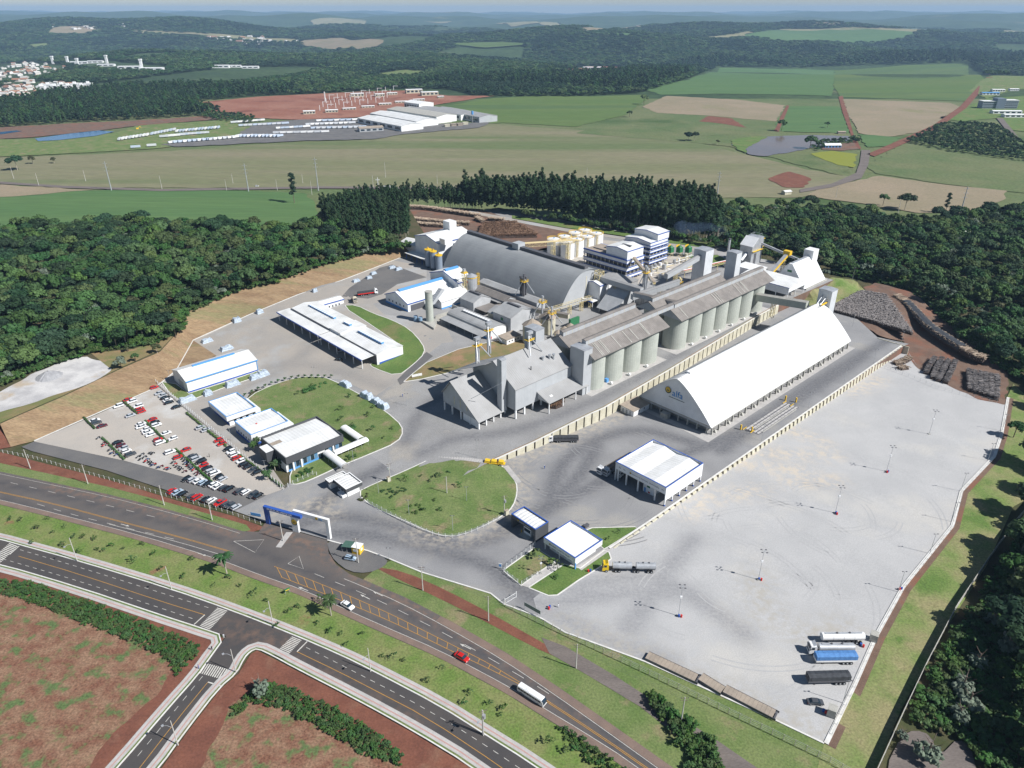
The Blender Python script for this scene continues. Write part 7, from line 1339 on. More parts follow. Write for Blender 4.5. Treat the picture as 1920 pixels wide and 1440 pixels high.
def instancer(name,label,cat,P,K,RZ,SX,SZ,meshes):
 """one mass of small plants: points that carry copies of a few plant meshes"""
 PROTO_I[0]+=1;pc=bpy.data.collections.new('plant_kit_%d'%PROTO_I[0])
 for i,m in enumerate(meshes):o=bpy.data.objects.new('kit_%02d'%i,m);pc.objects.link(o)
 me=bpy.data.meshes.new(name);me.from_pydata([tuple(p)for p in P],[],[])
 for nm,ty,d in(('k','INT',K),('rz','FLOAT',RZ)):a=me.attributes.new(nm,ty,'POINT');a.data.foreach_set('value',np.asarray(d,np.int32 if ty=='INT' else np.float32))
 a=me.attributes.new('sc','FLOAT_VECTOR','POINT');a.data.foreach_set('vector',np.stack([SX,SX,SZ],1).astype(np.float32).ravel())
 ob=obj(name,me);tag(ob,label,cat,kind='stuff')
 ng=bpy.data.node_groups.new(name,'GeometryNodeTree');ng.interface.new_socket('Geometry',in_out='INPUT',socket_type='NodeSocketGeometry');ng.interface.new_socket('Geometry',in_out='OUTPUT',socket_type='NodeSocketGeometry')
 N=ng.nodes;Lk=ng.links.new;gi=N.new('NodeGroupInput');go=N.new('NodeGroupOutput');ip=N.new('GeometryNodeInstanceOnPoints');ci=N.new('GeometryNodeCollectionInfo');ci.inputs['Collection'].default_value=pc;ci.inputs['Separate Children'].default_value=True;ci.inputs['Reset Children'].default_value=True
 def na(n,t):x=N.new('GeometryNodeInputNamedAttribute');x.data_type=t;x.inputs['Name'].default_value=n;return x.outputs[0]
 cx=N.new('ShaderNodeCombineXYZ');Lk(na('rz','FLOAT'),cx.inputs[2]);e2r=N.new('FunctionNodeEulerToRotation');Lk(cx.outputs[0],e2r.inputs[0])
 Lk(gi.outputs[0],ip.inputs['Points']);Lk(ci.outputs[0],ip.inputs['Instance']);ip.inputs['Pick Instance'].default_value=True;Lk(na('k','INT'),ip.inputs['Instance Index']);Lk(e2r.outputs[0],ip.inputs['Rotation']);Lk(na('sc','FLOAT_VECTOR'),ip.inputs['Scale']);Lk(ip.outputs[0],go.inputs[0])
 md=ob.modifiers.new('scatter','NODES');md.node_group=ng;return ob
def rnd(n,a,b):return NR.uniform(a,b,n)
def tree(p,proto,label,cat='tree',group=None,name='tree',sc=1.,rz=None,szr=1.):
 e=empty(name,p,rz if rz is not None else R.uniform(0,6.28),label,cat,group);e.scale=(sc,sc,sc*szr);obj('trunk',proto[1],e);obj('crown',proto[0],e);return e
def wood(P,kinds,wts,nind,name,labels,group,stuff_label,sc=(.8,1.25),mesh=BRO,keep=None):
 n=len(P);K=NR.choice(len(mesh)if kinds is None else kinds,n,p=wts);S=rnd(n,*sc)
 for i in range(min(nind,n)):tree(Vector(P[i]),mesh[K[i]],labels[mesh[K[i]][2]]if isinstance(labels,dict)else labels,'tree',group,name,float(S[i]))
 if n>nind:j=slice(nind,n);instancer(name.replace('_tree','')+'_canopy',stuff_label,'trees',P[j],K[j],rnd(n-nind,0,6.28),S[j],S[j]*rnd(n-nind,.85,1.2),[m[0]for m in mesh])
WT=[.2,.16,.16,.13,.12,.1,.06,.07]
LBL=lambda w:{0:f'mid green broadleaf tree {w}',1:f'yellowish olive broadleaf tree {w}',2:f'dark green spreading tree {w}',3:f'small silvery leaved tree {w}',4:f'rusty tinged tree {w}'}
PL=scatter([(-300,450),(0,442),(120,430),(290,424),(410,434),(530,440),(600,430),(640,440),(770,468),(690,478),(600,501),(520,531),(440,551),(356,588),(347,618),(300,640),(240,652),(180,660),(130,672),(60,696),(0,726),(-300,830)],'F',6.6)
wood(PL,None,WT,140,'broadleaf_tree',LBL('at the near edge of the wood left of the plant'),'trees of the left wood','dense native wood stretching back to the soy field',(.6,1.35))
PRr=scatter([(1345,392),(1440,398),(1500,388),(1580,404),(1700,424),(1800,410),(1960,392),(2200,410),(2200,830),(2000,830),(1908,700),(1850,668),(1800,625),(1760,592),(1728,556),(1690,543),(1640,527),(1560,512),(1480,490),(1420,474),(1350,460)],'B',6.8)
wood(PRr,None,WT,100,'broadleaf_tree',LBL('in the wood behind the log yard'),'trees of the right wood','dense wood running behind the log yard',(.55,1.3))
EW=[.4,.35,.25]
PE=scatter([(872,380),(1000,377),(1200,388),(1330,402),(1348,442),(1340,458),(1250,443),(1100,422),(980,404),(905,398),(872,394)],'S',4.6,.3)
wood(PE,3,EW,150,'eucalyptus_tree','tall eucalyptus in the front rows of the plantation behind the tanks','eucalyptus plantation','tall dark eucalyptus plantation behind the tanks',(.82,1.12),EUC)
PE0=scatter([(602,402),(680,388),(740,384),(765,405),(772,445),(720,462),(625,448)],'F',5.,.35)
wood(PE0,3,EW,60,'eucalyptus_tree','eucalyptus in the block beside the white block and soy field','eucalyptus block','younger eucalyptus block beside the soy field',(.62,.8),EUC)
PE2=scatter([(750,376),(870,372),(905,394),(905,398),(830,390),(758,388)],'S',5.,.4);wood(PE2,3,EW,40,'eucalyptus_tree','smaller eucalyptus behind the pale log rows','eucalyptus strip','strip of smaller eucalyptus',(.45,.72),EUC)
PB=scatter([(980,404),(1100,423),(1250,444),(1340,459),(1420,476),(1480,492),(1560,514),(1560,519),(1420,482),(1250,449),(1100,427),(980,408)],'S',4.5,.4);wood(PB,None,WT,28,'broadleaf_tree',LBL('along the back track before the plantation'),'back track trees','edge trees',(.45,.75))
PG=scatter([(600,395),(735,372),(760,386),(700,392),(610,405)],'F',7);wood(PG,None,WT,14,'broadleaf_tree',LBL('on the far side of the eucalyptus block'),'far side trees','trees',(.9,1.3))
for nm,lb,z,pl in(('wood_undergrowth','leafy undergrowth along the edge of the left wood','F',[(770,466),(690,477),(600,499),(520,529),(440,549),(352,588),(344,620),(300,645),(220,655),(130,675),(60,700),(0,728),(0,715),(60,685),(130,660),(220,640),(290,630),(335,610),(340,580),(430,540),(520,520),(600,490),(690,468),(770,458)]),('wood_undergrowth','leafy undergrowth along the edge of the right wood','B',[(1560,514),(1640,530),(1695,547),(1730,560),(1765,597),(1800,632),(1850,675),(1910,712),(1910,690),(1850,650),(1800,610),(1740,560),(1640,515),(1560,502)])):
 P=scatter(pl,z,2.6);n=len(P);instancer(nm,lb,'shrubs',P,NR.choice(3,n),rnd(n,0,6.28),rnd(n,.9,2.),rnd(n,.8,1.8),SHR[:3])
for i,(x,y,k,s)in enumerate(((1912,872,3,1.15),(1935,930,1,1.1),(1900,968,3,1.1),(1930,1000,0,1.2),(1885,1040,1,1.15),(1918,1075,3,1.3),(1868,1092,0,1.05),(1945,1120,3,1.3),(1900,1140,1,1.2),(1880,1195,3,1.1),(1935,1200,4,1.3),(1925,1265,3,1.2),(1950,1330,1,1.3),(1900,820,2,.9),(1960,1420,3,1.3),(2000,1250,3,1.4),(1995,1050,1,1.4),(2010,900,3,1.3))):
 tree(at(x+(28 if i<9 else 0),y,'B'),BRO[k],('spreading tree overhanging the boundary wall' if i<9 else 'dark tree in the thicket at the lower right edge')+', '+ORD[i]+' from the top',group='boundary trees',name='broadleaf_tree',sc=s*1.15)
PS=scatter([(1862,1072),(1990,905),(2150,905),(2150,1560),(1850,1560),(1835,1430),(1800,1385),(1755,1372),(1712,1356),(1702,1345),(1752,1240)],'B',2.3);n=len(PS)
instancer('scrub','tangled green scrub beyond the boundary wall','shrubs',PS,NR.choice(3,n),rnd(n,0,6.28),rnd(n,.7,1.5),rnd(n,.6,1.3),SHR[:3])
for i,(x,y,s)in enumerate(((1800,1300,1.5),(1812,1330,1.4),(1795,1350,1.2),(1735,1425,1.5),(1885,1220,1.4),(1860,1172,1.2),(1830,1250,1.2),(1690,1384,.7))):tree(at(x,y,'B'),(SHR[3],BRO[7][1]),'silvery grey shrub beyond the boundary wall, '+ORD[i]+' of its cluster','shrub','silver shrubs','silver_shrub',s,szr=1.)
def thicket(name,label,poly,sp,z='M',s=(.5,1.1),m=(0,1,2)):
 P=scatter(poly,z,sp);n=len(P);instancer(name,label,'shrubs',P,NR.choice(len(m),n),rnd(n,0,6.28),rnd(n,*s),rnd(n,s[0],s[1]),[SHR[i]for i in m])
thicket('hedge_scrub','green scrub band along the avenue left of the side road',[(-300,1020),(0,1088),(60,1095),(170,1130),(300,1178),(375,1213),(368,1232),(330,1268),(318,1240),(240,1200),(130,1158),(40,1122),(-300,1070)],1.05,s=(.28,.6))
thicket('hedge_scrub','green scrub band along the avenue right of the side road',[(487,1285),(520,1282),(600,1315),(700,1370),(760,1420),(750,1440),(690,1420),(600,1365),(530,1330),(470,1320),(440,1350),(430,1330)],1.05,s=(.28,.6))
thicket('roadside_scrub','bright green bushes between the highway and the gravel road',[(1205,1305),(1225,1302),(1250,1325),(1280,1350),(1330,1390),(1350,1440),(1420,1540),(1340,1540),(1290,1440),(1280,1410),(1255,1360)],1.7,s=(.6,1.3))
thicket('verge_scrub','rough dark grass tufts along the highway verge',[(1040,1362),(1060,1365),(1160,1432),(1250,1500),(1180,1500),(1100,1430)],1.3,s=(.3,.6))
tree(at(490,1300),(SHR[3],BRO[7][1]),'round pale bush at the corner of the avenue and the side road','shrub',None,'silver_shrub',1.2)
def hedge(label,a,b,w=1.1,h=1.1):
 A,B=at(*a),at(*b);L=(B-A).length;n=int(L/.8);mb=crown_mesh('hedge',int(a[0]),[(L*(i+.5)/n,R.uniform(-.15,.15),h*.5,w*.55)for i in range(n)],40,.22);o=obj('hedge',mb,None,BUSH);o.location=(A.x,A.y,.05);o.rotation_euler=(0,0,math.atan2((B-A).y,(B-A).x));tag(o,label,'hedge','car park hedges')
for a,b,l in(((157,784),(179,805),'hedge strip beside the empty bays'),((231,753),(258,777),'uppermost hedge strip of the car park'),((272,790),(315,831),'middle hedge strip of the car park'),((192,822),(234,863),'hedge strip just above the asphalt'),((329,843),(398,905),'hedge strip beside the motorcycles'),((440,848),(530,914),'hedge along the lower car park fence'),((350,775),(425,838),'thin hedge along the upper car park fence')):hedge(l,a,b)
SAP=[(crown_mesh('crown',130+i,lobes_broad(140+i,(1.1,1.4,.9)[i],(2.6,3.2,2.2)[i],5),26,.3,core=False),MB().tube((0,0,0),(0,0,1.9),.05,.03,5).mesh('trunk'))for i in range(3)]
for c,t in SAP:c.materials.append(BUSH);t.materials.append(BARK)
MS=[(20,975),(40,978),(70,992),(90,975),(100,1000),(122,990),(140,1008),(158,1010),(178,1012),(183,1032),(196,1035),(148,1036),(210,1025),(232,1030),(250,1055),(268,1022),(290,1040),(303,1070),(345,1083),(360,1050),(402,1100),(430,1085),(450,1100),(478,1118),(500,1128),(545,1150),(560,1140),(595,1170),(620,1185),(600,1130),(640,1190),(650,1212),(717,1232),(738,1236),(757,1240),(800,1278),(830,1255),(870,1320),(920,1322),(945,1330),(938,1342),(1030,1395),(1060,1410),(60,1020),(118,1024),(520,1175),(680,1190),(880,1300)]
MS.sort(key=lambda q:q[0])
for i,(x,y)in enumerate(MS):
 k=i%3;e=tree(at(x,y),SAP[k],'young sapling on the verge '+['left of the first avenue lamp','between the first two avenue lamps','between the second and third avenue lamps','between the third and fourth avenue lamps','between the fourth and fifth avenue lamps','right of the last avenue lamp'][sum(x>q for q in(145,322,512,695,905))],'sapling','verge saplings','sapling',R.uniform(.55,1.05))
LS=[(745,925),(760,903),(790,895),(805,905),(822,898),(815,940),(840,890),(860,915),(795,958),(825,958),(640,790),(660,800),(690,780),(700,808),(720,822),(735,805),(675,830),(700,765),(650,845),(560,740),(1003,1045),(1032,1058),(1045,1068),(1043,1085),(1140,1012),(1159,1000),(655,745),(585,725),(640,770)]
for i,(x,y)in enumerate(LS):tree(at(x,y,'S' if y<850 else 'M'),SAP[i%3],'thin sapling on the '+('entrance lawn' if 850<y<1000 and x<900 else 'office lawn' if y<850 else 'lawns around the shipping office'),'sapling','lawn saplings','sapling',R.uniform(.6,1.1)*(1.9 if i in(20,21,22)else 1))
def palm_me(seed,h,n,ln):
 r=random.Random(seed);mb=MB()
 for k in range(n):
  a=k*2.4;el=r.uniform(-.2,.9);p=Vector((0,0,h));d=Vector((math.cos(a)*math.cos(el),math.sin(a)*math.cos(el),math.sin(el)))
  for s in range(4):
   q=p+d*ln/4;w=(.5,.65,.5,.2)[s];nn=Vector((-d.y,d.x,0)).normalized()*w;i=len(mb.v);mb.v+=[tuple(v)for v in(p-nn+Vector((0,0,-.2)),p,p+nn+Vector((0,0,-.2)),q+nn*.8+Vector((0,0,-.25)),q,q-nn*.8+Vector((0,0,-.25)))];mb.f+=[[i,i+1,i+4,i+5],[i+1,i+2,i+3,i+4]];p=q;d=(d+Vector((0,0,-.38))).normalized()
 return mb.mesh('crown')
PALM=(palm_me(1,7.6,22,3.6),MB().tube((0,0,0),(0,0,7.7),.22,.16,8).mesh('trunk'));PALM2=(palm_me(2,3.6,14,2.2),MB().tube((0,0,0),(0,0,3.6),.16,.12,7).mesh('trunk'))
for pm_ in(PALM,PALM2):pm_[0].materials.append(LEAF[0]);pm_[1].materials.append(PALEBARK)
tree(at(426,1078),PALM,'feathery palm leaning on the verge beside the highway junction','palm','verge palms','palm_tree',1.1);tree(at(621,1154),PALM,'feathery palm on the verge beside the white car','palm','verge palms','palm_tree',.9)
for i,(x,y)in enumerate(((478,846),(484,838),(516,882),(524,878),(503,900))):tree(at(x,y),PALM2,('left garden palm in the head office shade','rear garden palm in the head office shade','taller garden palm at the head office corner','second garden palm at the head office corner','small garden palm by the office fence')[i],'palm','office palms','palm_tree',1.1)
for i in range(14):
 t=i/13;x,y=(460+(622-460)*t,746-35*math.sin(min(1,t*1.4)*math.pi/2));tree(at(x,y-2,'S'),PALM2,f'{ORD[i]} little palm on the upper kerb of the office lawn, counted from the left','palm','kerb palms','palm_tree',.5)
def bed(label,px,py,n,rx,ry,s,z='M',k=0):
 p=at(px,py,z);mb=crown_mesh('flower_bed',int(px),[(R.uniform(-rx,rx),R.uniform(-ry,ry),.3*s,.55*s)for _ in range(n)],60,.2);o=obj('flower_bed',mb,None,(BUSH,LEAF[4])[k]);o.location=p;o.rotation_euler=(0,0,PA);tag(o,label,'planting','planted beds')
bed('round clipped shrubs on the entrance lawn near the guard house',738,921,22,4,3.5,1.1);bed('clipped shrubs on the entrance lawn near the fence',778,955,16,3.5,3,1.1);bed('S shaped shrub bed at the top of the office lawn',590,727,26,7,1.8,1.6,'S');bed('dark shrub clump in the middle of the office lawn',657,805,14,2.5,2.2,2.,'S');bed('flower bed before the glazed front of the head office',571,886,20,4,2,1.2);bed('flower bed beside the barrel walkway',655,858,14,3,1.6,1.1);bed('reddish flower bed by the guard house gate',682,934,12,2.5,1.2,1.,'M',1);bed('garden shrubs in the shade of the head office',505,880,14,4,1.4,1.2)
ED=[(at(228,690,'F'),7,.9,'silvery tree at the end of the white gravel lot'),(at(255,678,'F'),2,.6,'small dark tree right of the silvery one'),(at(240,660,'F'),2,.55,'little round tree behind the silvery one'),(at(295,662,'F'),6,.75,'slim tree leaning out of the wood edge'),(at(330,632,'F'),5,1.0,'last broad tree at the corner of the wood')]
for p,k,s,l in ED:tree(p,BRO[k],l,'tree','wood edge trees','broadleaf_tree',s)
for x,y,k,s,l in((33,319,3,1.6,'large dark round tree at the left of the stubble field'),(62,307,6,1.3,'smaller tree right of the large round field tree'),(102,306,6,1.0,'brownish small tree in the stubble field'),(1207,196,4,2.0,'tall tree on the field boundary above the meadow'),(1180,220,2,1.5,'bushy tree on the field boundary track'),(1290,264,3,1.2,'left of two dark trees in the meadow'),(1302,264,3,1.2,'right of two dark trees in the meadow'),(1465,246,4,1.8,'dark tree left of the green plot track'),(1551,240,2,1.3,'lone tree in the green plot'),(1518,280,1,1.8,'broad tree on the pond bank beside the farmhouse'),(1696,394,3,1.5,'broad tree at the lower edge of the straw field'),(1655,386,4,1.2,'dark tree standing before the straw field'),(1345,271,6,.9,'small bush left of the muddy pond')):tree(at(x,y,'B'),BRO[k],l,'tree','field trees','field_tree',s)
ARA=(crown_mesh('crown',171,[(1.5*math.cos(a),1.5*math.sin(a),9+i*2.2,2.2)for i,a in enumerate((0,2,4,1,3,5,2.5))]+[(0,0,25,2.5)],40,.7),MB().tube((0,0,0),(0,0,24),.35,.15,8).mesh('trunk'));ARA[0].materials.append(LEAF[2]);ARA[1].materials.append(BARK)
tree(at(552,381,'B'),ARA,'tall ragged pine standing alone in the soy field corner','tree','field trees','pine_tree',1.15);tree(at(1772,400,'B'),ARA,'umbrella topped pine before the straw field','tree','field trees','pine_tree',.75)
# ------------ far forest
OPEN=[[(-900,262),(0,240),(130,231),(330,221),(420,214),(365,204),(380,190),(480,180),(600,176),(745,166),(840,175),(925,181),(1070,181),(1200,175),(1290,149),(1350,125),(1500,127),(1700,120),(1815,118),(1850,142),(2800,138),(2800,470),(-900,470)]]+[f for f,_ in FARF]
TOWN=[[(-40,128),(0,122),(60,116),(110,121),(135,131),(70,150),(0,160),(-60,165)],[(-60,168),(0,163),(45,152),(110,155),(170,160),(80,180),(60,190),(0,197),(-60,200)],[(120,112),(205,114),(315,125),(312,137),(225,136),(120,124)],[(395,124),(470,126),(520,130),(470,133),(400,130)],[(1075,126),(1165,125),(1165,138),(1070,142)]]
OPEN+=TOWN
def far_forest():
 P=[];K=[];SX=[];SZ=[];y=930.
 while y<9000:
  s=min(62,max(7.6,y*.0062));x=np.arange(-.80*y-60,.80*y+60,s);xs=x+NR.uniform(-.45,.45,x.size)*s;ys=y+NR.uniform(-.45,.45,x.size)*s;zz=hB(xs,ys);px,py=topix(xs,ys,zz);k=np.ones(x.size,bool)
  for o in OPEN:k&=~inside(o,px,py)
  pl=(inside([(-600,200),(0,190),(180,172),(330,165),(470,168),(560,172),(420,213),(330,222),(0,242),(-600,260)],px,py)|inside([(740,168),(830,160),(1000,160),(1190,172),(1270,150),(1350,120),(1500,128),(1350,110),(1150,140),(850,150)],px,py)|inside([(1560,120),(1640,105),(2000,100),(2000,118),(1600,128)],px,py))
  if y>1700:k&=(np.sin(xs/310+ys/530)+np.sin(xs/170-ys/400+1)+np.sin(xs/720+2.2))<1.75
  n=int(k.sum());P.append(np.stack([xs,ys,zz-.4],1)[k]);K.append(np.where(pl[k],NR.randint(3,5,n),np.clip(((np.sin(xs[k]/190+ys[k]/260)+np.sin(xs[k]/90-ys[k]/330+2)+np.sin(ys[k]/150+.7)+NR.normal(0,.8,n))*.55+1).round(),0,2).astype(int)[...]if n else np.zeros(0,int)));f=max(1,s/7.6);SX.append(rnd(n,.75,1.2)*np.where(pl[k],f*1.15,f));SZ.append(rnd(n,.7,1.25)*min(2.0,f**.5));y+=s*.92
 P=np.concatenate(P);K=np.concatenate(K);SX=np.concatenate(SX);SZ=np.concatenate(SZ);n=len(P)
 instancer('distant_forest','dark forest covering the distant hills','forest',P,K,rnd(n,0,6.28),SX,SZ,FAR)
far_forest()
for nm,l,poly,sp in(('pond_thicket','bushes and trees beyond the meadow on the right',[(1700,266),(1760,236),(1800,232),(1870,238),(1920,272),(2300,300),(2300,320),(1920,303),(1790,286)],8.),('hedge_line','trees along the earth bank by the trailer park',[(360,214),(420,214),(480,222),(470,232),(400,226)],8.),('pond_thicket','shrubs along the muddy pond and farm',[(1520,276),(1545,268),(1610,262),(1612,268),(1560,274),(1530,284)],7.)):
 P=scatter(poly,'B',sp);n=len(P);instancer(nm,l,'trees',P,NR.choice(3,n),rnd(n,0,6.28),rnd(n,.4,.9),rnd(n,.4,.9),FAR[:3])
# ------------ far buildings
def far_house(name,label,cat,px,py,w,d,h,rot,rise=1.5,wall=WHITE,roof=WROOF,group=None,wins=0,z='B'):
 p=at(px,py,z);e=empty(name,p,rot,label,cat,group);MB().prism([(-d/2,-1),(d/2,-1),(d/2,h),(0,h+rise),(-d/2,h)],'x',-w/2,w/2).obj('wall',wall,e)
 k=rise/(d/2);MB().prism([(-d/2-.5,h-k*.5+.1),(0,h+rise+.1),(d/2+.5,h-k*.5+.1),(d/2+.5,h-k*.5+.5),(0,h+rise+.5),(-d/2-.5,h-k*.5+.5)],'x',-w/2-.5,w/2+.5).obj('roof',roof,e)
 for i in range(wins):x=-w/2+w*(i+.5)/wins;MB().box(x-w/wins*.32,x+w/wins*.32,-d/2-.08,-d/2-.01,h*.35,h*.8).obj('window',GLASS,e)
 return e
FA=math.radians(22)
for i,(a,b,wd,h)in enumerate((((690,229),(772,245),44,9),((713,221),(800,237),46,10),((743,214),(836,229),46,11),((778,209),(880,224),46,10),((828,213),(914,229),40,10),((772,207),(800,211),36,17))):
 A,B=at(*a,'B'),at(*b,'B');D=B-A;e=far_house('factory_hall',('front white factory hall beyond the stubble field','second white factory hall beyond the stubble field','third white factory hall beyond the stubble field','fourth factory hall with pale grey roof','rear grey roofed factory hall next to the soy field','taller white hall at the back of the factory')[i],'factory building',(a[0]+b[0])/2,(a[1]+b[1])/2,D.length,wd,h,math.atan2(D.y,D.x),3,WHITE if i!=4 else GWALL,(WROOF,WROOF,CONC,GROOF,GROOF,WHITE)[i],'factory halls',6)
far_house('factory_shed','low grey shed in front of the white factory halls','shed',695,246,40,18,6,FA,2,GWALL,TANROOF,None,4)
T=empty('water_tower',at(886,230,'B'),0,'slim water tower beside the far factory','tower');MB().cyl(0,0,0,14,.5,n=8).obj('stem',STEEL,T);MB().cyl(0,0,14.01,20,2,n=10).obj('tank',LBLUE,T)
for i,(x,y,c)in enumerate(((838,238,CREAM),(850,237,TANROOF),(862,236,TANROOF),(872,234,CREAM))):far_house('stack_of_crates',('leftmost','second','third','rightmost')[i]+' block of tan crates beside the factory','crates',x,y,9,8,4,FA,.3,c,c,'crate blocks')
trl=MB().box(-6.5,6.5,-1.3,1.3,1.2,3.9).mesh('body');tru=MB().box(-5.5,-2,-1.2,1.2,0,1.19).mesh('bogie');TRM=[WHITE,mat('trailer_grey',(.55,.57,.6)),mat('trailer_blue',(.45,.52,.62))]
TR=[((225,264),(277,256),9,100,'in the left row on the grass slope'),((286,254),(327,246),8,95,'in the second row on the grass slope'),((333,249),(410,242),14,95,'in the long upper row on the grass slope'),((308,259),(340,256),4,20,'in the short row of pale boxes'),((345,255),(385,252),6,20,'in the middle row of pale boxes'),((323,270),(395,264),9,60,'in the lower row of white boxes'),((398,264),(442,260),6,60,'in the right part of the lower row'),((255,279),(285,276),2,25,'of the pair alone below the slope'),((448,258),(525,258),12,60,'in the front row of the trailer park'),((440,232),(490,228),8,30,'in the back row of the trailer park'),((455,238),(535,234),10,30,'in the second row of the trailer park'),((525,243),(575,240),7,30,'in the middle of the trailer park'),((580,236),(660,233),10,30,'in the right rows of the trailer park'),((590,243),(680,241),10,30,'in the right front row of the trailer park'),((600,229),(700,226),10,30,'in the topmost row of the trailer park'),((520,252),(610,250),8,15,'in the low blue grey row')]
for ri,(a,b,n,ang,d)in enumerate(TR):
 for i in range(n):
  t=i/max(1,n-1);e=empty('semi_trailer',at(a[0]+(b[0]-a[0])*t,a[1]+(b[1]-a[1])*t,'B')+Vector((0,0,.9)),math.radians(ang),f'far white semi trailer {d}','trailer','far trailers '+d);m=TRM[(ri+(i%3==0))%3];obj('body',trl,e,m);obj('bogie',tru,e,DSTEEL)
for i,(x,y,w,d,h)in enumerate(((670,181,30,16,7),(712,181,22,14,6),(776,175,40,18,9),(805,179,40,20,8),(622,211,24,12,5),(655,206,26,10,3.5),(690,202,26,10,3.5),(722,197,26,10,3.5),(752,193,26,10,3.5),(785,189,26,10,3.5),(580,214,22,14,6),(735,178,24,12,5),(826,184,14,8,4))):far_house('site_building',f'{ORD[i]} cream new building on the red earthworks','building',x,y,w,d,h,math.radians(18),.6,CREAM,WHITE,'earthworks buildings',4)
cm=MB().box(-.5,.5,-.5,.5,0,11).mesh('column');bm_=MB().box(0,12,-.3,.3,10,10.8).mesh('beam')
UH=empty('unfinished_hall',at(650,195,'B'),0,'white precast skeleton of an unfinished hall on the red earthworks','building site')
for gx in range(9):
 for gy in range(4):
  p=at(600+gx*15+gy*6,208-gx*2.2-gy*7,'B');o=obj('column',cm,UH,WHITE);o.location=p-UH.location
  if(gx+gy)%2:o=obj('beam',bm_,UH,WHITE);o.location=p-UH.location
T=empty('precast_tower',at(610,190,'B'),0,'tall white mast on the red earthworks','tower');MB().box(-1,1,-1,1,0,20).obj('shaft',WHITE,T)
T=empty('excavator',at(258,243,'B'),.5,'yellow excavator on the earth bank by the blue reservoir','excavator');MB().box(-2,2,-1.5,1.5,1,3).obj('house',YEL,T);MB().box(-2.2,2.2,-1.6,-.9,0,1).box(-2.2,2.2,.9,1.6,0,1).obj('track',DSTEEL,T);MB().bar((1.5,0,2.5),(4.5,0,5.5),.6).bar((4.5,0,5.5),(6.5,0,2.),.5).obj('boom',YEL,T)
hm=MB().prism([(-4,-2),(4,-2),(4,3.5),(0,5.6),(-4,3.5)],'x',-6,6).mesh('wall');hr=MB().prism([(-4.6,3.3),(0,5.75),(4.6,3.3),(4.6,3.6),(0,6.05),(-4.6,3.6)],'x',-6.4,6.4).mesh('roof')
hw=[mat('town_wall%d'%i,c)for i,c in enumerate(((.62,.6,.56),(.7,.68,.66),(.5,.46,.42)))];ht=[mat('town_roof%d'%i,c)for i,c in enumerate(((.32,.17,.11),(.40,.39,.37),(.55,.53,.5),(.26,.15,.11)))]
nh=0
for ti,poly in enumerate(TOWN[:2]+[[(80,48),(200,45),(260,52),(120,58)],[(380,72),(480,70),(560,80),(460,84)]]):
 A=np.array(poly);c=0
 while c<(110,120,18,22)[ti]:
  x,y=NR.uniform(A[:,0].min(),A[:,0].max()),NR.uniform(A[:,1].min(),A[:,1].max())
  if not inside(poly,np.array([x]),np.array([y]))[0]:continue
  c+=1;p=at(x,y,'B');s=R.uniform(.9,1.7)*(1 if ti<2 else 2.2);e=empty('town_house',p,R.uniform(0,3.1),('small house of the distant town above the apartment blocks','small house of the distant town around the apartment blocks','far pale house on the skyline ridge','far pale house in the valley beyond the forest')[ti],'house',('upper town','lower town','ridge houses','valley houses')[ti]);e.scale=(s,s,s);obj('wall',hm,e,R.choice(hw));obj('roof',hr,e,R.choice(ht))
for i in range(8):
 x,y=82+i*12.5,178-i*.4-(i%2)*3;p=at(x,y+3,'B');e=empty('apartment_block',p,.2,f'{ORD[i]} white apartment block of the distant row, counted from the left','apartment block','apartment blocks');MB().box(-9,9,-7,7,0,24).obj('wall',WHITE,e);MB().box(-3,3,-3,3,24.01,28).obj('stair_head',WHITE,e)
 for k in range(6):MB().box(-8,8,-7.1,-7.01,2+k*3.8,3.6+k*3.8).obj('window',GWALL,e)
for i,(x,y,w,d,h)in enumerate(((150,120,70,20,8),(180,118,60,18,7),(245,129,80,25,8),(285,133,80,25,10),(200,124,60,20,6),(415,127,60,20,8),(470,128,60,16,6),(440,126,50,14,6),(1110,130,90,24,10),(1140,132,60,20,8))):far_house('works_building',f'{ORD[i]} long white building in the forest beyond the plantation, counted from the left' if i<8 else('long white roofed works in the forest clearing','second white roofed works in the forest clearing')[i-8],'building',x,y,w,d,h,.1,1.5,WHITE,WHITE,'forest works',3)
for i,(x,y)in enumerate(((100,120),(128,121),(147,126),(266,128),(201,119))):p=at(x,y,'B');e=empty('watch_tower',p,0,('white water tower by the town','white square tower left of the long white buildings','white square tower before the long white buildings','white tower between the walled white buildings','small white tower right of the long buildings')[i],'tower','white towers');MB().box(-4,4,-4,4,0,26).obj('shaft',WHITE,e);MB().box(-5,5,-5,5,26.01,31).obj('head',WHITE,e)
p=at(1868,203,'B')
T=empty('clinic',p,math.radians(-4),'large blue grey office block with ribbon windows at the right edge','building');MB().box(-34,-8,-10,10,0,14).box(9,36,-9,11,0,16).obj('wing',mat('clinic_grey',(.30,.34,.40)),T);MB().box(-7.9,8.9,-12,8,0,20).obj('core',mat('clinic_dark',(.16,.20,.26)),T);MB().box(-34.5,-7.5,-10.5,10.5,14.01,14.8).box(8.5,36.5,-9.5,11.5,16.01,16.8).obj('roof',WHITE,T)
for k in range(4):MB().box(-33.5,-8.5,-10.1,-10.01,1.5+k*3.2,2.9+k*3.2).obj('ribbon_window',GLASS,T);MB().box(9.5,35.5,-9.1,-9.01,1.5+k*3.6,3.1+k*3.6).obj('ribbon_window',GLASS,T)
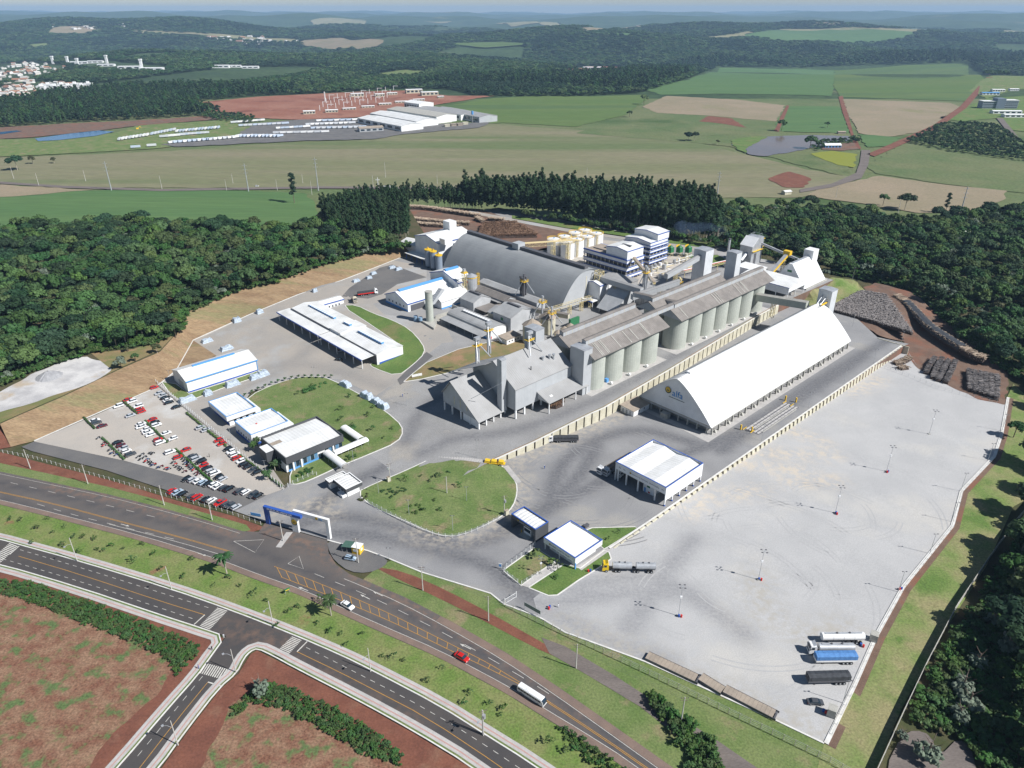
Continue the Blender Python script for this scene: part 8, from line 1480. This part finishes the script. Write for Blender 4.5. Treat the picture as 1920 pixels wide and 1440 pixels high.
for i,(x,y,w,d,h)in enumerate(((1885,213,55,14,5),(1905,220,50,14,5),(1855,178,40,14,5),(1870,172,30,12,5),(1900,170,22,10,4))):far_house('clinic_pavilion',('long white pavilion in front of the office block','nearest white pavilion before the office block','blue grey roofed pavilion behind the office block','small pavilion behind the office block','rear white shed beyond the office block')[i],'building',x,y,w,d,h,-.05,1.,WHITE,WHITE if i!=2 else LBLUE,'clinic pavilions',5)
far_house('farmhouse','blue walled farmhouse with pale roof on the pond bank','house',1559,277,24,10,4,.05,2,LBLUE,WHITE,None,5);far_house('farm_shed','small brown farm shed above the pond','shed',1577,251,12,6,3,0,1,TANROOF,TANROOF)
for i,(x,y)in enumerate(((1755,436),(1778,446),(1812,450))):far_house('wood_cottage',('left','middle','right')[i]+' pale roofed cottage half hidden in the right wood','house',x,y,14,9,6,.3,2.,WHITE,WROOF if i!=1 else GROOF,'wood cottages',3)
for i,(x,y,c)in enumerate(((1474,364,'white'),(25,322,'x'))):
 if i==0:far_house('field_shelter','small white roofed shelter at the edge of the wood','shed',x,y,9,6,3,.4,1,CREAM,WROOF)
for i,(x,y,h)in enumerate(((209,357,31),(466,359,30),(597,358,36),(1797,413,32),(1345,363,24))):
 p=at(x,y,'B');e=empty('pylon',p,0,('tall steel pole pylon left of the soy field','tall steel pole pylon behind the soy field','heavy multi arm pylon beside the lone pine','tall pole pylon before the straw field','tall pole behind the end of the plantation')[i],'pylon','pylons');MB().tube((0,0,0),(0,0,h),.7,.3,8).obj('pole',STEEL,e)
 for k in range(3):MB().bar((-2.4,0,h-2-k*4),(2.4,0,h-2-k*4),.3).obj('arm',STEEL,e)
for i,(x,y,h)in enumerate(((26,335,14),(73,348,14),(161,340,13),(304,355,15),(425,357,12),(437,344,11),(520,357,12),(568,344,11),(585,365,15),(723,333,18),(820,345,11),(700,352,14),(1287,400,14),(1100,334,12),(1683,402,14),(1567,371,12))):p=at(x,y,'B');e=empty('field_pole',p,0,f'thin pale pole along the country road, {ORD[i]} in the line','utility pole','country road poles');MB().tube((0,0,0),(0,0,h),.28,.16,6).obj('pole',POLE,e);MB().bar((-1,0,h-.6),(1,0,h-.6),.16).obj('cross_arm',WOODP,e)
T=empty('gantry_pylon',at(722,386,'F'),0,'white steel switch frame rising above the eucalyptus block','pylon');MB().tube((-5,0,0),(-5,0,26),.4,.3).tube((6,0,0),(6,0,19),.4,.3).obj('mast',WHITE,T);MB().bar((-5,0,18),(6,0,18.5),.5).bar((-7,0,24),(-3,0,24),.4).obj('beam',WHITE,T)
car(482,350,.1,'white','tiny white car on the country road behind the soy field','hatch','cars on the country road','B','moving_car');car(847,351,.1,'white','tiny white car on the country road left of the plantation','hatch','cars on the country road','B','moving_car');car(812,350,.1,'black','tiny dark car on the country road above the log yard','hatch','cars on the country road','B','moving_car')
# ------------ smoke and air
def vol(name,me,col,dens,aniso=0.):
 m=bpy.data.materials.new(name);m.use_nodes=True;nt=m.node_tree
 for n in list(nt.nodes):
  if n.type=='BSDF_PRINCIPLED':nt.nodes.remove(n)
 pv=nt.nodes.new('ShaderNodeVolumePrincipled');pv.inputs['Color'].default_value=(*col,1);pv.inputs['Density'].default_value=dens;pv.inputs['Anisotropy'].default_value=aniso
 nt.links.new(pv.outputs[0],nt.nodes['Material Output'].inputs['Volume']);o=obj(name,me,None,m);o['kind']='stuff';return o
bm=bmesh.new();x0,y0=xy(473,270.5)
for i in range(14):
 t=i/13;c=Vector((x0-1-34*t**1.4,y0+4*t,27.5+11*math.sqrt(t)-5*t*t+R.uniform(-.8,.8)));r_=1.1+3.6*t+R.uniform(-.4,.6)
 q=bmesh.ops.create_icosphere(bm,subdivisions=2,radius=r_)
 for v in q['verts']:v.co=Vector((v.co.x*1.3,v.co.y,v.co.z))*(1+R.uniform(-.15,.15))+c
me=bpy.data.meshes.new('smoke');bm.to_mesh(me);bm.free()
rm=obj('tmp',me);md=rm.modifiers.new('r','REMESH');md.mode='VOXEL';md.voxel_size=.9;me2=bpy.data.meshes.new_from_object(rm.evaluated_get(bpy.context.evaluated_depsgraph_get()));bpy.data.objects.remove(rm);me2.materials.clear()
tag(vol('smoke',me2,(.42,.62,1.),.016),'thin blue smoke drifting left from the boiler chimney','smoke')
HZ=MB().box(-46000,46000,-1500,36000,-260,330).mesh('haze')
tag(vol('haze',HZ,(.46,.70,1.),5.4e-5),'pale blue air over the whole countryside','haze')
